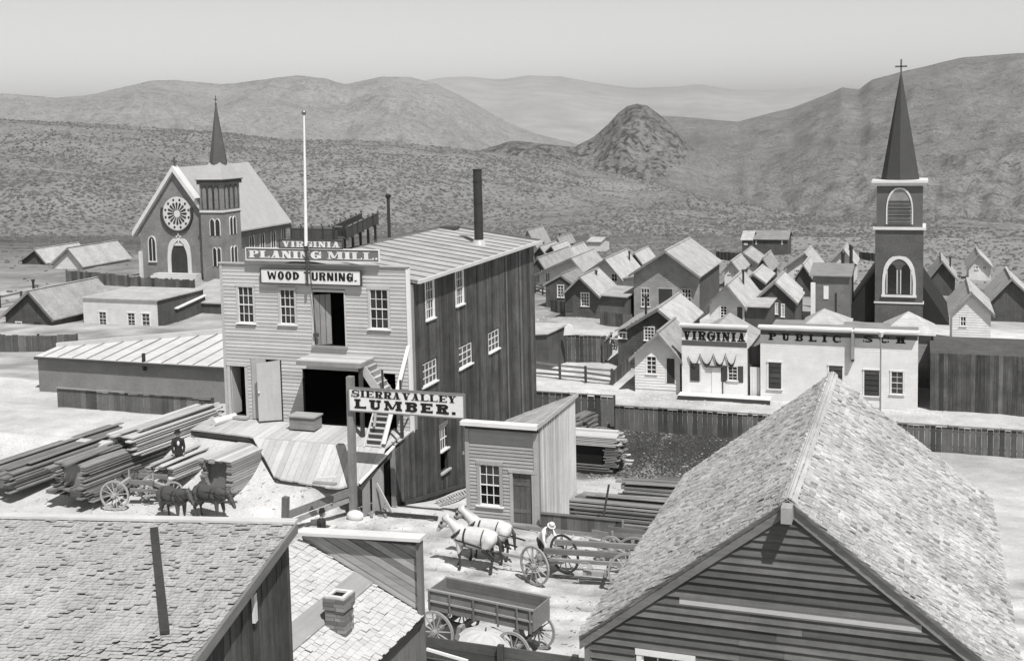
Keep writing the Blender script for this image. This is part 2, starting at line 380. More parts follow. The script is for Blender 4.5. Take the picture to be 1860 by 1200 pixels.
# weeds and rubbish in the yard and along the road
pts = []; szs = []
for k in range(16000):
    x = DP.x+rng.normal()*3.4; y = DP.y+rng.normal()*3.8
    d = math.hypot((x-DP.x)/6.2, (y-DP.y)/7.0)
    if d > 1.2 or abs((x-DP.x+1.2)+(y-DP.y)*.12) < rng.uniform(-.4, .3): continue
    l = on(ground_o, 0, p=(x, y)); pts.append(tuple(l)); szs.append(rng.uniform(.025, .09))
WEED = plain('weed_leaf', .05, .5, 3)
scatter('weeds', pts, szs, WEED, flat=1.2, label='low dark weeds covering the bare lumber yard', cat='weeds')
pts = []; szs = []
for k in range(5200):
    q = rng.random()
    if q < .05: x = DP.x+rng.normal()*4; y = DP.y+rng.normal()*4.5
    elif q < .6: x = rng.uniform(-26, 2); y = rng.uniform(72, 79)
    elif q < .8: x = rng.uniform(-40, 0); y = rng.uniform(85, 112)
    else: x = rng.uniform(-36, -4); y = rng.uniform(28, 60)
    l = on(ground_o, 0, p=(x, y))
    if l: pts.append(tuple(l)); szs.append(rng.uniform(.02, .07)*(1+y/90))
scatter('pebbles', pts, szs, plain('pebble', .45, .4, 2), flat=.6, label='pebbles and chips strewn over the earth', cat='pebbles')
# ------------------------------------------------------------ building kit
def Ff(ox, y):      # wall facing -Y : u = +X from ox
    return lambda u, n, z: Vector((ox+u, y-n, z))
def Fs(x, oy):      # wall facing +X : u = +Y from oy
    return lambda u, n, z: Vector((x+n, oy+u, z))
def Fl(x, oy):      # wall facing -X
    return lambda u, n, z: Vector((x-n, oy+u, z))
def cut(a, b, holes):
    segs = [(a, b)]
    for h0, h1 in holes:
        nw = []
        for s0, s1 in segs:
            if h1 <= s0 or h0 >= s1: nw.append((s0, s1)); continue
            if h0 > s0+.03: nw.append((s0, h0))
            if h1 < s1-.03: nw.append((h1, s1))
        segs = nw
    return segs
def clap(parent, F, ext, z0, z1, ex, mat, holes=(), name='clapboard', t=.022, joined=False, jit=.004, joint=0, butt=.035):
    """overlapping horizontal boards; ext(z)->(u0,u1); holes = (u0,u1,z0,z1)"""
    n = max(1, round((z1-z0)/ex)); e = (z1-z0)/n; J = MB()
    for i in range(n):
        a, b = z0+i*e, z0+(i+1)*e; m = (a+b)/2
        lo, hi = ext(a); lo2, hi2 = ext(b)
        hs = [(h[0], h[1]) for h in holes if h[2] < m < h[3]]
        segs = cut(min(lo, lo2), max(hi, hi2), hs)
        if joint:
            q = []
            for s0, s1 in segs:
                while s1-s0 > joint*1.5:
                    c = s0+random.uniform(.5, 1)*joint; q.append((s0, c-.004)); s0 = c
                q.append((s0, s1))
            segs = q
        for s0, s1 in segs:
            if s1-s0 < .04: continue
            d = random.uniform(-jit, jit)
            A0, A1, B0, B1 = max(s0, lo), min(s1, hi), max(s0, lo2), min(s1, hi2)
            if B1-B0 < .02: B0 = B1 = (lo2+hi2)/2; B1 += .01
            if A1 <= A0: continue
            mb = J if joined else MB()
            mb.hexa([F(A0, .003, a-.012+d), F(A1, .003, a-.012+d), F(A1, butt, a-.012+d), F(A0, butt, a-.012+d),
                     F(B0, .002, b), F(B1, .002, b), F(B1, .002+t*.35, b), F(B0, .002+t*.35, b)])
            if not joined: part(name, mb, mat, parent)
    if joined: part(name, J, mat, parent, kind='stuff')
def vboards(parent, F, u0, u1, bot, top, w, mat, holes=(), name='board', jit=.02, joined=False, battens=None, bmat=None):
    """upright boards; bot(u), top(u)"""
    n = max(1, round((u1-u0)/w)); w = (u1-u0)/n; J = MB()
    for i in range(n):
        a, b = u0+i*w, u0+(i+1)*w; m = (a+b)/2
        vs = [(h[2], h[3]) for h in holes if h[0] < m < h[1]]
        for s0, s1 in cut(bot(m), top(m), vs):
            mb = J if joined else MB(); d = random.uniform(0, jit)
            ta, tb = (top(a), top(b)) if s1 == top(m) else (s1, s1)
            ba, bb = (bot(a), bot(b)) if s0 == bot(m) else (s0, s0)
            mb.hexa([F(a+.006, 0, ba), F(b-.006, 0, bb), F(b-.006, .02+d, bb), F(a+.006, .02+d, ba), F(a+.006, 0, ta), F(b-.006, 0, tb), F(b-.006, .02+d, tb), F(a+.006, .02+d, ta)])
            if battens:
                q = MB() if not joined else J
                q.hexa([F(b-battens/2, .02, bb), F(b+battens/2, .02, bb), F(b+battens/2, .062, bb), F(b-battens/2, .062, bb), F(b-battens/2, .02, tb-.01), F(b+battens/2, .02, tb-.01), F(b+battens/2, .062, tb-.01), F(b-battens/2, .062, tb-.01)])
                if not joined and i < n-1 and not vs: part('batten', q, bmat or mat, parent)
            if not joined: part(name, mb, (DARKV2 if mat is DARKV and random.random() < .1 else mat), parent)
    if joined: part(name, J, mat, parent, kind='stuff')
def backing(parent, F, poly, mat, holes=(), th=.12, name='wall'):
    """solid wall behind the boards; poly in (u,z); rectangular holes are cut by splitting"""
    mb = MB()
    us = sorted(set([p[0] for p in poly]+[h[0] for h in holes]+[h[1] for h in holes])); umin, umax = min(p[0] for p in poly), max(p[0] for p in poly)
    def span(u, side):   # z range of the polygon at u, looking a hair to one side
        u = min(max(u+side*1e-5, umin+1e-6), umax-1e-6); zz = []
        for (a, za), (b, zb) in zip(poly, poly[1:]+poly[:1]):
            if (a-u)*(b-u) < 0: zz.append(za+(zb-za)*(u-a)/(b-a))
        return min(zz), max(zz)
    for a, b in zip(us, us[1:]):
        if b-a < 1e-4: continue
        m = (a+b)/2; la, ha = span(a, 1); lb, hb = span(b, -1)
        hs = sorted([(h[2], h[3]) for h in holes if h[0] < m < h[1]])
        cur = (la, lb)
        for h0, h1 in hs:
            mb.hexa([F(a, -th, cur[0]), F(b, -th, cur[1]), F(b, 0, cur[1]), F(a, 0, cur[0]), F(a, -th, h0), F(b, -th, h0), F(b, 0, h0), F(a, 0, h0)]); cur = (h1, h1)
        mb.hexa([F(a, -th, cur[0]), F(b, -th, cur[1]), F(b, 0, cur[1]), F(a, 0, cur[0]), F(a, -th, ha), F(b, -th, hb), F(b, 0, hb), F(a, 0, ha)])
    return part(name, mb, mat, parent)
def window(parent, F, u0, u1, z0, z1, cols=3, rows=4, mat=None, case=.09, far=False, blank=(), sash=True, casing=True, cmat=None, depth=.03, mw=.022):
    """casing, two sashes and panes; u0..z1 is the sash opening"""
    mat = mat or WHITE; c = case; mb = MB()
    if casing:
        mb.fbox(F, u0-c, u0, .0, .055, z0, z1); mb.fbox(F, u1, u1+c, .0, .055, z0, z1); mb.fbox(F, u0-c-.02, u1+c+.02, .0, .07, z1, z1+c*1.15)
    else: mb.fbox(F, u0-.02, u0, 0, .04, z0, z1)
    wob = part('window', mb, cmat or mat, parent)
    s = MB(); s.fbox(F, u0-c-.04, u1+c+.04, .0, .12, z0-.06, z0); part('sill', s, mat, wob)
    m = MB(); k = .028; a, b = -.03, .022
    zm = (z0+z1)/2
    m.fbox(F, u0, u0+k, a, b, z0, z1); m.fbox(F, u1-k, u1, a, b, z0, z1); m.fbox(F, u0+k, u1-k, a, b, z1-k*1.2, z1); m.fbox(F, u0+k, u1-k, a, b, z0, z0+k*1.5)
    if sash: m.fbox(F, u0+k, u1-k, a, b+.006, zm-.022, zm+.022)
    W = (u1-u0)/cols
    for i in range(1, cols): m.fbox(F, u0+i*W-mw/2, u0+i*W+mw/2, a+.004, b-.004, z0+k, z1-k)
    H = (z1-z0)/rows
    for j in range(1, rows):
        if not (sash and j*2 == rows): m.fbox(F, u0+k, u1-k, a+.006, b-.006, z0+j*H-mw/2, z0+j*H+mw/2)
    part('sash', m, mat, wob)
    if far:
        g = MB(); g.fbox(F, u0+.02, u1-.02, -.02, -.012, z0+.02, z1-.02); part('pane', g, GLASS, wob)
    else:
        for i in range(cols):
            for j in range(rows):
                if (i, j) in blank: continue
                g = MB(); t1 = random.uniform(-.004, .004)
                g.fbox(F, u0+i*W+.008, u0+(i+1)*W-.008, -.018+t1, -.012+t1, z0+j*H+.008, z0+(j+1)*H-.008); part('pane', g, GLASS, wob)
    return wob

# slab letters ------------------------------------------------
def strokes(ch, wd, T, t, S, sl):
    """convex pieces of a letter, unit height: T thick stem, t thin stroke, S slab height, sl slab overhang"""
    P = []
    def stem(x, w=T, z0=0, z1=1, top=True, bot=True):
        P.append([(x, z0), (x+w, z0), (x+w, z1), (x, z1)])
        if sl:
            if top: P.append([(x-sl, z1-S), (x+w+sl, z1-S), (x+w+sl, z1), (x-sl, z1)])
            if bot: P.append([(x-sl, z0), (x+w+sl, z0), (x+w+sl, z0+S), (x-sl, z0+S)])
    def bar(x0, x1, z, h=t): P.append([(x0, z), (x1, z), (x1, z+h), (x0, z+h)])
    def diag(x0, z0, x1, z1, w): P.append([(x0, z0), (x0+w, z0), (x1+w, z1), (x1, z1)])
    def slab(x0, x1, z):
        if sl: P.append([(x0, z), (x1, z), (x1, z+S), (x0, z+S)])
    def arc(cx, cz, rx, rz, a0, a1, wx, wz, n=10):
        for i in range(n):
            b0 = math.radians(a0+(a1-a0)*i/n); b1 = math.radians(a0+(a1-a0)*(i+1)/n)
            P.append([(cx+rx*math.cos(b0), cz+rz*math.sin(b0)), (cx+rx*math.cos(b1), cz+rz*math.sin(b1)), (cx+(rx-wx)*math.cos(b1), cz+(rz-wz)*math.sin(b1)), (cx+(rx-wx)*math.cos(b0), cz+(rz-wz)*math.sin(b0))])
    L = sl; R = wd-sl
    if ch == 'I': stem(L); return P, T+2*sl
    if ch == '.': P.append([(0, 0), (T*.9, 0), (T*.9, T*.9*.75), (0, T*.9*.75)]); return P, T
    if ch == ' ': return P, wd*.5
    if ch in 'LE': stem(L); bar(L+T, wd, 0, max(t, S)); P.append([(wd-t, 0), (wd, 0), (wd, .3), (wd-t, .22)])
    if ch == 'E': bar(L+T, wd, 1-max(t, S), max(t, S)); bar(L+T, wd*.8, .5-t/2); P.append([(wd-t, .76), (wd, .7), (wd, 1), (wd-t, 1)]); P.append([(wd*.8-t*.6, .37), (wd*.8, .37), (wd*.8, .63), (wd*.8-t*.6, .63)])
    if ch == 'T': stem(wd/2-T/2, top=False); bar(0, wd, 1-max(t, S), max(t, S)); P.extend([[(0, .72), (t*.7, .78), (t*.7, 1), (0, 1)], [(wd-t*.7, .78), (wd, .72), (wd, 1), (wd-t*.7, 1)]] if sl else [])
    if ch in 'PRB': stem(L); arc(wd-.32*wd, .74, .32*wd, .26, -90, 90, T*.9, t); bar(L+T, wd*.68, 1-t); bar(L+T, wd*.68, .48)
    if ch == 'R': P.append([(wd*.5, .5), (wd*.5+T*.8, .5), (wd-sl*.5, S*.5), (wd-sl*.5-T, S*.5)]); slab(wd-T-sl*1.2, wd+sl*.4, 0)
    if ch == 'B': arc(wd-.34*wd, .265, .34*wd, .265, -90, 90, T*.9, t); bar(L+T, wd*.66, 0)
    if ch in 'DO':
        if ch == 'D': stem(L); arc(L+T*.6, .5, wd-L-T*.6, .5, -90, 90, T, t, 14)
        else: arc(wd/2, .5, wd/2, .52, 0, 360, T, t*1.1, 22)
    if ch in 'CG':
        arc(wd/2, .5, wd/2, .52, 48, 312, T, t*1.1, 18); P.append([(wd-T*.55, .62), (wd, .6), (wd, 1), (wd-T*.35, .95)])
        if ch == 'C': P.append([(wd-T*.4, .08), (wd, .12), (wd, .33), (wd-T*.45, .28)])
        if ch == 'G': P.append([(wd-T, .06), (wd, .06), (wd, .45), (wd-T, .45)]); bar(wd-T*1.6, wd+sl*.4, .42, S or t)
    if ch == 'S':
        arc(wd/2, .73, wd*.46, .28, 40, 270, T*.75, t*1.1, 12); arc(wd/2, .27, wd*.5, .28, -140, 90, T*.75, t*1.1, 12)
        P.append([(wd*.86, .66), (wd*.96, .66), (wd*.96, 1), (wd*.86, .92)]); P.append([(0, 0), (wd*.1, .08), (wd*.1, .36), (0, .36)])
        P.append([(wd*.2, .56), (wd*.55, .44), (wd*.8, .44), (wd*.45, .58)])
    if ch == 'H': stem(L); stem(R-T); bar(L+T, R-T, .5-t/2)
    if ch == 'N': stem(L, t*1.1); stem(R-t*1.1, t*1.1, bot=False); diag(R-t*1.1-T*.35, 0, L-sl*.3, 1, T)
    if ch == 'M': stem(L, t*1.1); stem(R-T, T); q = (L+t+R-T)/2; diag(q-T*.42, .12, L-sl*.2, 1, T*.8); diag(q-t*.3, .12, R-T-t*.1, 1, t*.9)
    if ch == 'U':
        stem(L, T, .25, 1, bot=False); stem(R-t*1.15, t*1.15, .25, 1, bot=False); arc((L+R)/2, .27, (R-L)/2, .29, 180, 360, T*.9, t*1.1, 12)
    if ch in 'AV':
        if ch == 'A': diag(sl, 0, wd/2-t*.4, 1, t); diag(R-T, 0, wd/2-T*.45, 1, T); bar(wd*.25, wd*.7, .27); slab(0, sl*2+t, 0); slab(wd-T-sl*2, wd, 0)
        else: diag(wd/2-T*.45, 0, sl, 1, T); diag(wd/2-t*.2, 0, R-t, 1, t); slab(0, sl*2+T, 1-S); slab(wd-t-sl*2, wd, 1-S)
    if ch == 'Y': stem(wd/2-T/2, T, 0, .5, top=False); diag(wd/2-T/2, .42, sl, 1, T); diag(wd/2+T*.1, .42, R-t, 1, t); slab(0, sl*2+T, 1-S); slab(wd-t-sl*2, wd, 1-S)
    if ch == 'W':
        k = T*.78; q = t*.8; diag(wd*.25-k*.4, 0, 0, 1, k); diag(wd*.25-k*.1, 0, wd*.5-q*.5, .85, q); diag(wd*.73-k*.4, 0, wd*.5-k*.35, .85, k); diag(wd*.73-k*.1, 0, wd-q, 1, q)
    return P, wd
def lettering(parent, F, text, u0, u1, z0, z1, mat, wd=.8, T=.24, t=.11, S=.1, sl=.07, gap=.12, zr=None, space=.35, adj={}):
    """letters set along a board from u0 to u1, one object each"""
    h = z1-z0; adv = []; x = 0
    for c in text:
        if c == ' ': x += space; adv.append(None); continue
        w0 = wd*(1.5 if c in 'MW' else 1.0)*adj.get(c, 1)
        P, w_ = strokes(c, w0, T, t, S, sl); adv.append((x, P)); x += w_+gap
    x -= gap; k = (u1-u0)/x
    for c, a in zip(text, adv):
        if not a: continue
        mb = MB()
        for q, poly in enumerate(a[1]):
            d = .012+.0006*q
            pts = [(u0+(a[0]+p[0])*k, z0+p[1]*h) for p in poly]
            ar = sum(pts[i][0]*pts[(i+1) % 4][1]-pts[(i+1) % 4][0]*pts[i][1] for i in range(4))
            if abs(ar) < 1e-7: continue
            o0 = [F(p[0], .0, p[1]) for p in pts]; o1 = [F(p[0], d, p[1]) for p in pts]
            mb.hexa(o0+o1)
        part('letter', mb, mat, parent)
def shift(F, n):
    return lambda u, m, z: F(u, m+n, z)

# ------------------------------------------------------------ the planing mill
MX0, MX1, MY0, MY1 = -28.87, -19.88, 43.0, 59.2
DZ = 2.62
mill = thing('planing_mill', 'tall two storey planing mill with pale clapboard front and dark plank side', 'mill', (MX0, MY0, 0))
FM = Ff(0, MY0); FS = Fs(MX1, 0)
fw_ = [(-28.02, -27.28, 6.86, 8.45), (-25.94, -25.24, 6.88, 8.38), (-21.66, -20.84, 6.84, 8.5)]
mdoor = (-24.34, -22.86, 6.02, 8.32); ldoor = (-28.6, -27.84, 2.72, 4.93); ddoor = (-27.52, -26.06, 2.62, 5.34)
cz = .1
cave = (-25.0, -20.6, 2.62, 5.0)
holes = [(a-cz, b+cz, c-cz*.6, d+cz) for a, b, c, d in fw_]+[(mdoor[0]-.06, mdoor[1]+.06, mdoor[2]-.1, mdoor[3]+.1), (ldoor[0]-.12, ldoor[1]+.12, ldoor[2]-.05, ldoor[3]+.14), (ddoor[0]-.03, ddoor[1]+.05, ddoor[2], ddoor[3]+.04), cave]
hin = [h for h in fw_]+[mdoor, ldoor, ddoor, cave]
backing(mill, FM, [(MX0, -1.5), (MX1, -1.5), (MX1, 9.42), (MX0, 9.48)], DKX, holes=hin, th=.15)
clap(mill, FM, lambda z: (MX0+.1, MX1-.1), DZ, 9.42, .158, PALE, holes=holes, joint=0)
m = MB(); m.box(MX0-.02, MX0+.1, MY0-.06, MY0+.0, DZ, 9.44); part('corner_board', m, PALE, mill)
m = MB(); m.box(MX1-.1, MX1+.035, MY0-.06, MY0+.1, DZ-.1, 9.4); part('corner_board', m, WHITEV, mill)
m = MB(); m.box(MX0-.06, MX1+.04, MY0-.1, MY0+.06, 9.44, 9.5); part('parapet_cap', m, PALE, mill)
for a, b, c, d in fw_: window(mill, FM, a, b, c, d, 3, 4, case=.09, cmat=PALE)
# interior darkness: floors and far wall
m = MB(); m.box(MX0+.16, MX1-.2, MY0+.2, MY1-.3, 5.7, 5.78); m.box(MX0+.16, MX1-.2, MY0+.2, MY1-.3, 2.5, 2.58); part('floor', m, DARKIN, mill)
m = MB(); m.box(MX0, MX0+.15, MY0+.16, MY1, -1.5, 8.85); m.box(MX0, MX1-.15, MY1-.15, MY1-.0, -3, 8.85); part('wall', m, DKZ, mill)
# upstairs loading door with half leaf
m = MB(); m.fbox(FM, mdoor[0]-.1, mdoor[0], 0, .05, mdoor[2], mdoor[3]); m.fbox(FM, mdoor[1], mdoor[1]+.06, 0, .05, mdoor[2], mdoor[3]); m.fbox(FM, mdoor[0]-.1, mdoor[1]+.06, 0, .06, mdoor[3], mdoor[3]+.1); d_ = part('doorway', m, PALE, mill)
m = MB(); m.fbox(FM, mdoor[0]-.1, mdoor[1]+.1, 0, .14, mdoor[2]-.09, mdoor[2]); part('sill', m, OLDX, d_)
for k in range(3):
    m = MB(); m.hexa([(mdoor[0]+.02+.2*k, MY0+.02+.13*k, mdoor[2]), (mdoor[0]+.2+.2*k, MY0+.15+.13*k, mdoor[2]), (mdoor[0]+.18+.2*k, MY0+.19+.13*k, mdoor[2]), (mdoor[0]+.2*k, MY0+.06+.13*k, mdoor[2]),
                      (mdoor[0]+.02+.2*k, MY0+.02+.13*k, mdoor[3]-.15), (mdoor[0]+.2+.2*k, MY0+.15+.13*k, mdoor[3]-.15), (mdoor[0]+.18+.2*k, MY0+.19+.13*k, mdoor[3]-.15), (mdoor[0]+.2*k, MY0+.06+.13*k, mdoor[3]-.15)]); part('door_plank', m, GREYV, d_)
# lower door and double doors
m = MB(); m.fbox(FM, ldoor[0]-.12, ldoor[0], 0, .06, ldoor[2], ldoor[3]); m.fbox(FM, ldoor[1], ldoor[1]+.12, 0, .06, ldoor[2], ldoor[3]); m.fbox(FM, ldoor[0]-.14, ldoor[1]+.14, 0, .08, ldoor[3], ldoor[3]+.14); d_ = part('doorway', m, PALE, mill)
m = MB(); m.fbox(FM, ldoor[0]-.12, ldoor[1]+.15, 0, .3, ldoor[2]-.1, ldoor[2]); part('sill', m, NEWX, d_)
m = MB(); m.box(ldoor[0]+.0, ldoor[0]+.05, MY0+.02, MY0+.7, ldoor[2], ldoor[3]-.05); part('door', m, PALE, mill)
DD = (ddoor[0]+ddoor[1])/2
for k in range(3):
    m = MB(); m.fbox(FM, ddoor[0]+.245*k, ddoor[0]+.24+.245*k, -.03, .03+.004*k, ddoor[2], ddoor[3]); part('door_plank', m, wood('door_pale', .42, 'z', .15, .2, .1, .2), mill)
lf = thing_leaf = None
m = MB(); hx, hy = ddoor[1], MY0-.06; a_ = math.radians(28); ex_, ey_ = hx-1.0*math.cos(a_)*.98, hy-1.0*math.sin(a_)
m.hexa([(ex_, ey_, ddoor[2]+.05), (hx, hy, ddoor[2]+.05), (hx-.02, hy+.045, ddoor[2]+.05), (ex_-.02, ey_+.045, ddoor[2]+.05), (ex_, ey_, ddoor[3]-.15), (hx, hy, ddoor[3]-.05), (hx-.02, hy+.045, ddoor[3]-.05), (ex_-.02, ey_+.045, ddoor[3]-.15)])
d_ = part('door', m, wood('door_pale', .42, 'z', .15, .2, .1, .2), mill)
m = MB(); m.sphere((ex_+.08, ey_-.03, 3.95), .045, 8, 5); part('door_knob', m, WHITE, d_)
# side wall: rough upright boards running down past the deck to the low street
def mtop(u): return 8.78
def side_low(y): return min(ground(MX1+.4, y), 0)-.25
def side_top(y):
    return 8.8 if y >= MY0 else 2.25+(2.62-2.25)*(y-41.1)/1.9
sw = [(44.62, 45.42, 6.98, 8.62), (48.02, 48.82, 7.06, 8.62), (44.0, 45.55, 4.2, 5.15), (48.12, 49.72, 4.12, 5.08), (51.98, 53.42, 4.12, 5.07), (45.75, 46.55, -.02, 1.95)]
holes = [(a-.06, b+.06, c-.06, d+.06) for a, b, c, d in sw]
backing(mill, FS, [(MY0+.0, -3), (MY1, -4), (MY1, 8.8), (MY0, 8.8)], DKZ, holes=sw, th=.13)
backing(mill, FS, [(41.12, -.6), (MY0-.002, -.8), (MY0-.002, 2.55), (41.12, 2.2)], DKZ, th=.13)
vboards(mill, FS, 41.1, MY1, side_low, side_top, .27, DARKV, holes=holes, jit=.03)
for k, (a, b, c, d) in enumerate(sw[:2]): window(mill, FS, a, b, c, d, 3, 4, case=.1, depth=.1, cmat=WHITEV)
for k, (a, b, c, d) in enumerate(sw[2:5]): window(mill, FS, a, b, c, d, 3 if k else 4, 3, case=.05, sash=False, casing=False, mw=.035)
window(mill, FS, 45.75, 46.55, .95, 1.95, 3, 2, case=.06, sash=False, casing=False, mw=.035)
m = MB(); m.fbox(FS, 45.65, 46.7, 0, .14, -.1, -.02); part('sill', m, NEWY, mill)
m = MB(); m.fbox(FS, 45.6, 46.6, 0, .06, 1.98, 2.16); part('lintel', m, OLDY, mill)
m = MB(); m.fbox(FS, 41.0, 41.12, -.12, .06, -.5, 2.4); part('corner_board', m, OLDZ, mill)
m = MB(); m.fbox(FS, MY0+.1, MY0+.34, .02, .06, 2.6, 8.7); part('corner_board', m, GREYV, mill)
# sloping ground sill board
m = MB(); m.beam((MX1+.1, 41.6, -.05), (MX1+.1, 50, -1.65), .06, .16); part('skirting_board', m, DKY, mill)
# roof: low gable, sheathing strips laid down the slope
RX, RZ = -24.9, 9.62
EX0, EX1, EZ = MX0-.1, MX1+.32, 8.86
ry0, ry1 = MY0+.16, MY1+.25
m = MB()
m.hexa([(EX0, ry0, EZ-.1), (RX, ry0, RZ-.1), (RX, ry1, RZ-.1), (EX0, ry1, EZ-.1), (EX0, ry0, EZ-.03), (RX, ry0, RZ-.03), (RX, ry1, RZ-.03), (EX0, ry1, EZ-.03)])
m.hexa([(RX, ry0, RZ-.1), (EX1, ry0, EZ-.1), (EX1, ry1, EZ-.1), (RX, ry1, RZ-.1), (RX, ry0, RZ-.03), (EX1, ry0, EZ-.03), (EX1, ry1, EZ-.03), (RX, ry1, RZ-.03)])
roof = part('roof', m, ROOFT, mill)
n = 15
for i in range(n):
    a = ry0+(ry1-ry0)*i/n; b = a+(ry1-ry0)/n
    for (xa, za, xb, zb) in ((RX, RZ, EX1+.02, EZ-.0), (EX0, EZ, RX, RZ)):
        q = MB(); h0 = .0; h1 = random.uniform(.008, .02)
        q.hexa([(xa, a+.03, za-.03), (xb, a+.03, zb-.03), (xb, b-.03, zb-.03), (xa, b-.03, za-.03), (xa, a+.03, za-.02+h1), (xb, a+.03, zb-.02+h1), (xb, b-.03, zb-.02+h1*.3), (xa, b-.03, za-.02+h1*.3)])
        part('roof_sheet', q, ROOFT, roof)
        q = MB(); q.beam((xa, a, za+.005), (xb, a, zb+.005), .05, .05); part('batten', q, wood('batten_dark', .2, 'x', .3, .3, .2, .2), roof)
q = MB(); q.beam((EX1+.05, ry0, EZ-.04), (EX1+.05, ry1, EZ-.04), .16, .14); part('eave_trim', q, wood('trim_pale_y', .5, 'y', .2, .2, .1, .1), roof)
q = MB(); q.beam((RX, ry1, RZ+.03), (EX1, ry1, EZ+.03), .2, .1); q.beam((RX, ry1, RZ+.03), (EX0, ry1, EZ+.03), .2, .1); part('rake_trim', q, OLDX, roof)
def mroof(x, y): return RZ-.0-(abs(x-RX))*(RZ-EZ)/(EX1-RX if x > RX else RX-EX0)
# smoke stack
p = at(870, 437, y=55.5); sx, sy = p.x, 55.5
sx = at(870, 438, y=55.2).x; sy = 55.2; zb = mroof(sx, sy)
st = thing('smokestack', 'tall dark riveted iron smokestack rising from the mill roof', 'smokestack', (sx, sy, zb))
zt = at(867, 307, y=sy).z
m = MB(); m.cyl((sx, sy, zb-.1), (sx, sy, zt), .235, .225, 20, cap=False); m.cyl((sx, sy, zt), (sx, sy, zt-1.2), .2, .2, 20, cap=False); part('pipe', m, IRON, st, smooth=True)
for z_ in (zt-.03, zt-.62, zt-1.75, zt-2.7):
    m = MB(); m.cyl((sx, sy, z_-.03), (sx, sy, z_+.03), .25, .25, 20); part('band', m, IRON, st)
m = MB(); m.cyl((sx, sy, zb-.12), (sx, sy, zb+.2), .45, .27, 20); part('flashing', m, plain('tin', .45, .2, 5, .4), st)
px_ = at(707, 423, y=58.0)
st = thing('stovepipe', 'thin dark stovepipe with flared cap at back of the mill roof', 'stovepipe', (px_.x, 58.0, mroof(px_.x, 58)))
zt = at(706, 360, y=58).z
m = MB(); m.cyl((px_.x, 58, mroof(px_.x, 58)-.2), (px_.x, 58, zt), .09, .09, 10); part('pipe', m, IRON, st)
m = MB(); m.cyl((px_.x, 58, zt-.02), (px_.x, 58, zt+.14), .1, .2, 12); m.sphere((px_.x, 58, zt+.17), .15, 10, 5, (1, 1, .5)); part('cap', m, IRON, st)
hp = at(818, 418, y=58.6); m = MB(); m.box(hp.x-.45, hp.x+.45, 58.2, 58.9, mroof(hp.x, 58)-.02, mroof(hp.x, 58)+.14); tagp(part('roof_hatch', m, DKX), 'low dark hatch near the far edge of the mill roof', 'hatch')

# flume of planks standing on the roof behind the signs
fl = thing('plank_trough', 'dark plank trough on trestle legs standing on the mill roof', 'trough', (-24.5, 46.5, 9.3))
def tr(pa, pb, w_, h_):
    d = (pb-pa); n_ = Vector((-d.y, d.x, 0)).normalized()*w_/2
    for s in (-1, 1):
        q = MB(); q.beam(pa+n_*s+Vector((0, 0, h_/2)), pb+n_*s+Vector((0, 0, h_/2)), .05, h_); part('side_plank', q, DKX, fl)
        q = MB(); q.beam(pa+n_*s*1.02+Vector((0, 0, h_+.03)), pb+n_*s*1.02+Vector((0, 0, h_+.03)), .08, .05); part('rail', q, OLDX, fl)
    q = MB(); q.beam(pa, pb, w_, .04); part('bottom_plank', q, DKX, fl)
    k = int(d.length/.7)+1
    for i in range(k+1):
        c = pa+d*(i/k)
        for s in (-1, 1):
            q = MB(); q.beam(c+n_*s*1.12-Vector((0, 0, .08)), c+n_*s*1.12+Vector((0, 0, h_+.13)), .06, .06); part('stake', q, DKZ, fl)
A = at(538, 432, y=47.6); B = at(615, 436, y=47.6); C_ = at(672, 424, y=51.5)
tr(Vector((A.x, A.y, A.z-.0)), Vector((B.x, B.y, A.z)), .8, .48); tr(Vector((B.x, B.y, A.z)), Vector((C_.x, C_.y, A.z+.35)), .8, .5)
for pp in (A, B, (B+C_)/2, C_):
    for s in (-.4, .4):
        q = MB(); q.beam((pp.x+.1, pp.y+s, 9.0), (pp.x+.1, pp.y+s, A.z+.4), .1, .1); part('leg', q, DKZ, fl)

# signs on the mill
def pz(px, py, n=.0): return at(px, py, y=MY0-n)
a = pz(447, 450, .25); b = pz(688, 478, .25)
FR1 = Ff(0, MY0-.25)
sg = thing('sign_board', 'wide dark sign reading PLANING MILL in white serif letters', 'sign', (a.x, MY0-.25, b.z))
def board(sg, F, u0, u1, z0, z1, face, frame, th=.06, fw=.05):
    m = MB(); m.fbox(F, u0, u1, -th, 0, z0, z1); part('panel', m, face, sg)
    for q_ in ((u0-.0, u1, z0-fw, z0), (u0, u1, z1, z1+fw), (u0-fw, u0, z0-fw, z1+fw), (u1, u1+fw, z0-fw, z1+fw)):
        m = MB(); m.fbox(F, q_[0], q_[1], -th-.01, .03, q_[2], q_[3]); part('frame', m, frame, sg)
GREYP = wood('grey_painted', .16, 'x', .12, .2, .05, .1)
board(sg, FR1, a.x, b.x, b.z+.05, a.z-.02, GREYP, WHITE, fw=.035)
lettering(sg, FR1, 'PLANING MILL', a.x+.12, b.x-.22, b.z+.13, a.z-.1, WHITE, wd=.8, T=.30, t=.10, S=.1, sl=.09, gap=.07, space=.42)
m = MB(); m.fbox(FR1, b.x-.14, b.x-.06, 0, .02, b.z+.14, b.z+.22); part('full_stop', m, WHITE, sg)
a2 = pz(508, 435, .25); b2 = pz(622, 450, .25)
sg = thing('sign_board', 'small dark sign reading VIRGINIA on top of the wider mill sign', 'sign', (a2.x, MY0-.25, a.z))
board(sg, FR1, a2.x, b2.x, a.z+.04, a2.z-.02, GREYP, DKX, fw=.035)
lettering(sg, FR1, 'VIRGINIA', a2.x+.12, b2.x-.12, a.z+.07, a2.z-.06, WHITE, wd=.85, T=.26, t=.12, S=.12, sl=.1, gap=.1)
a = pz(474, 487, .2); b = pz(655, 518, .2); FR2 = Ff(0, MY0-.2)
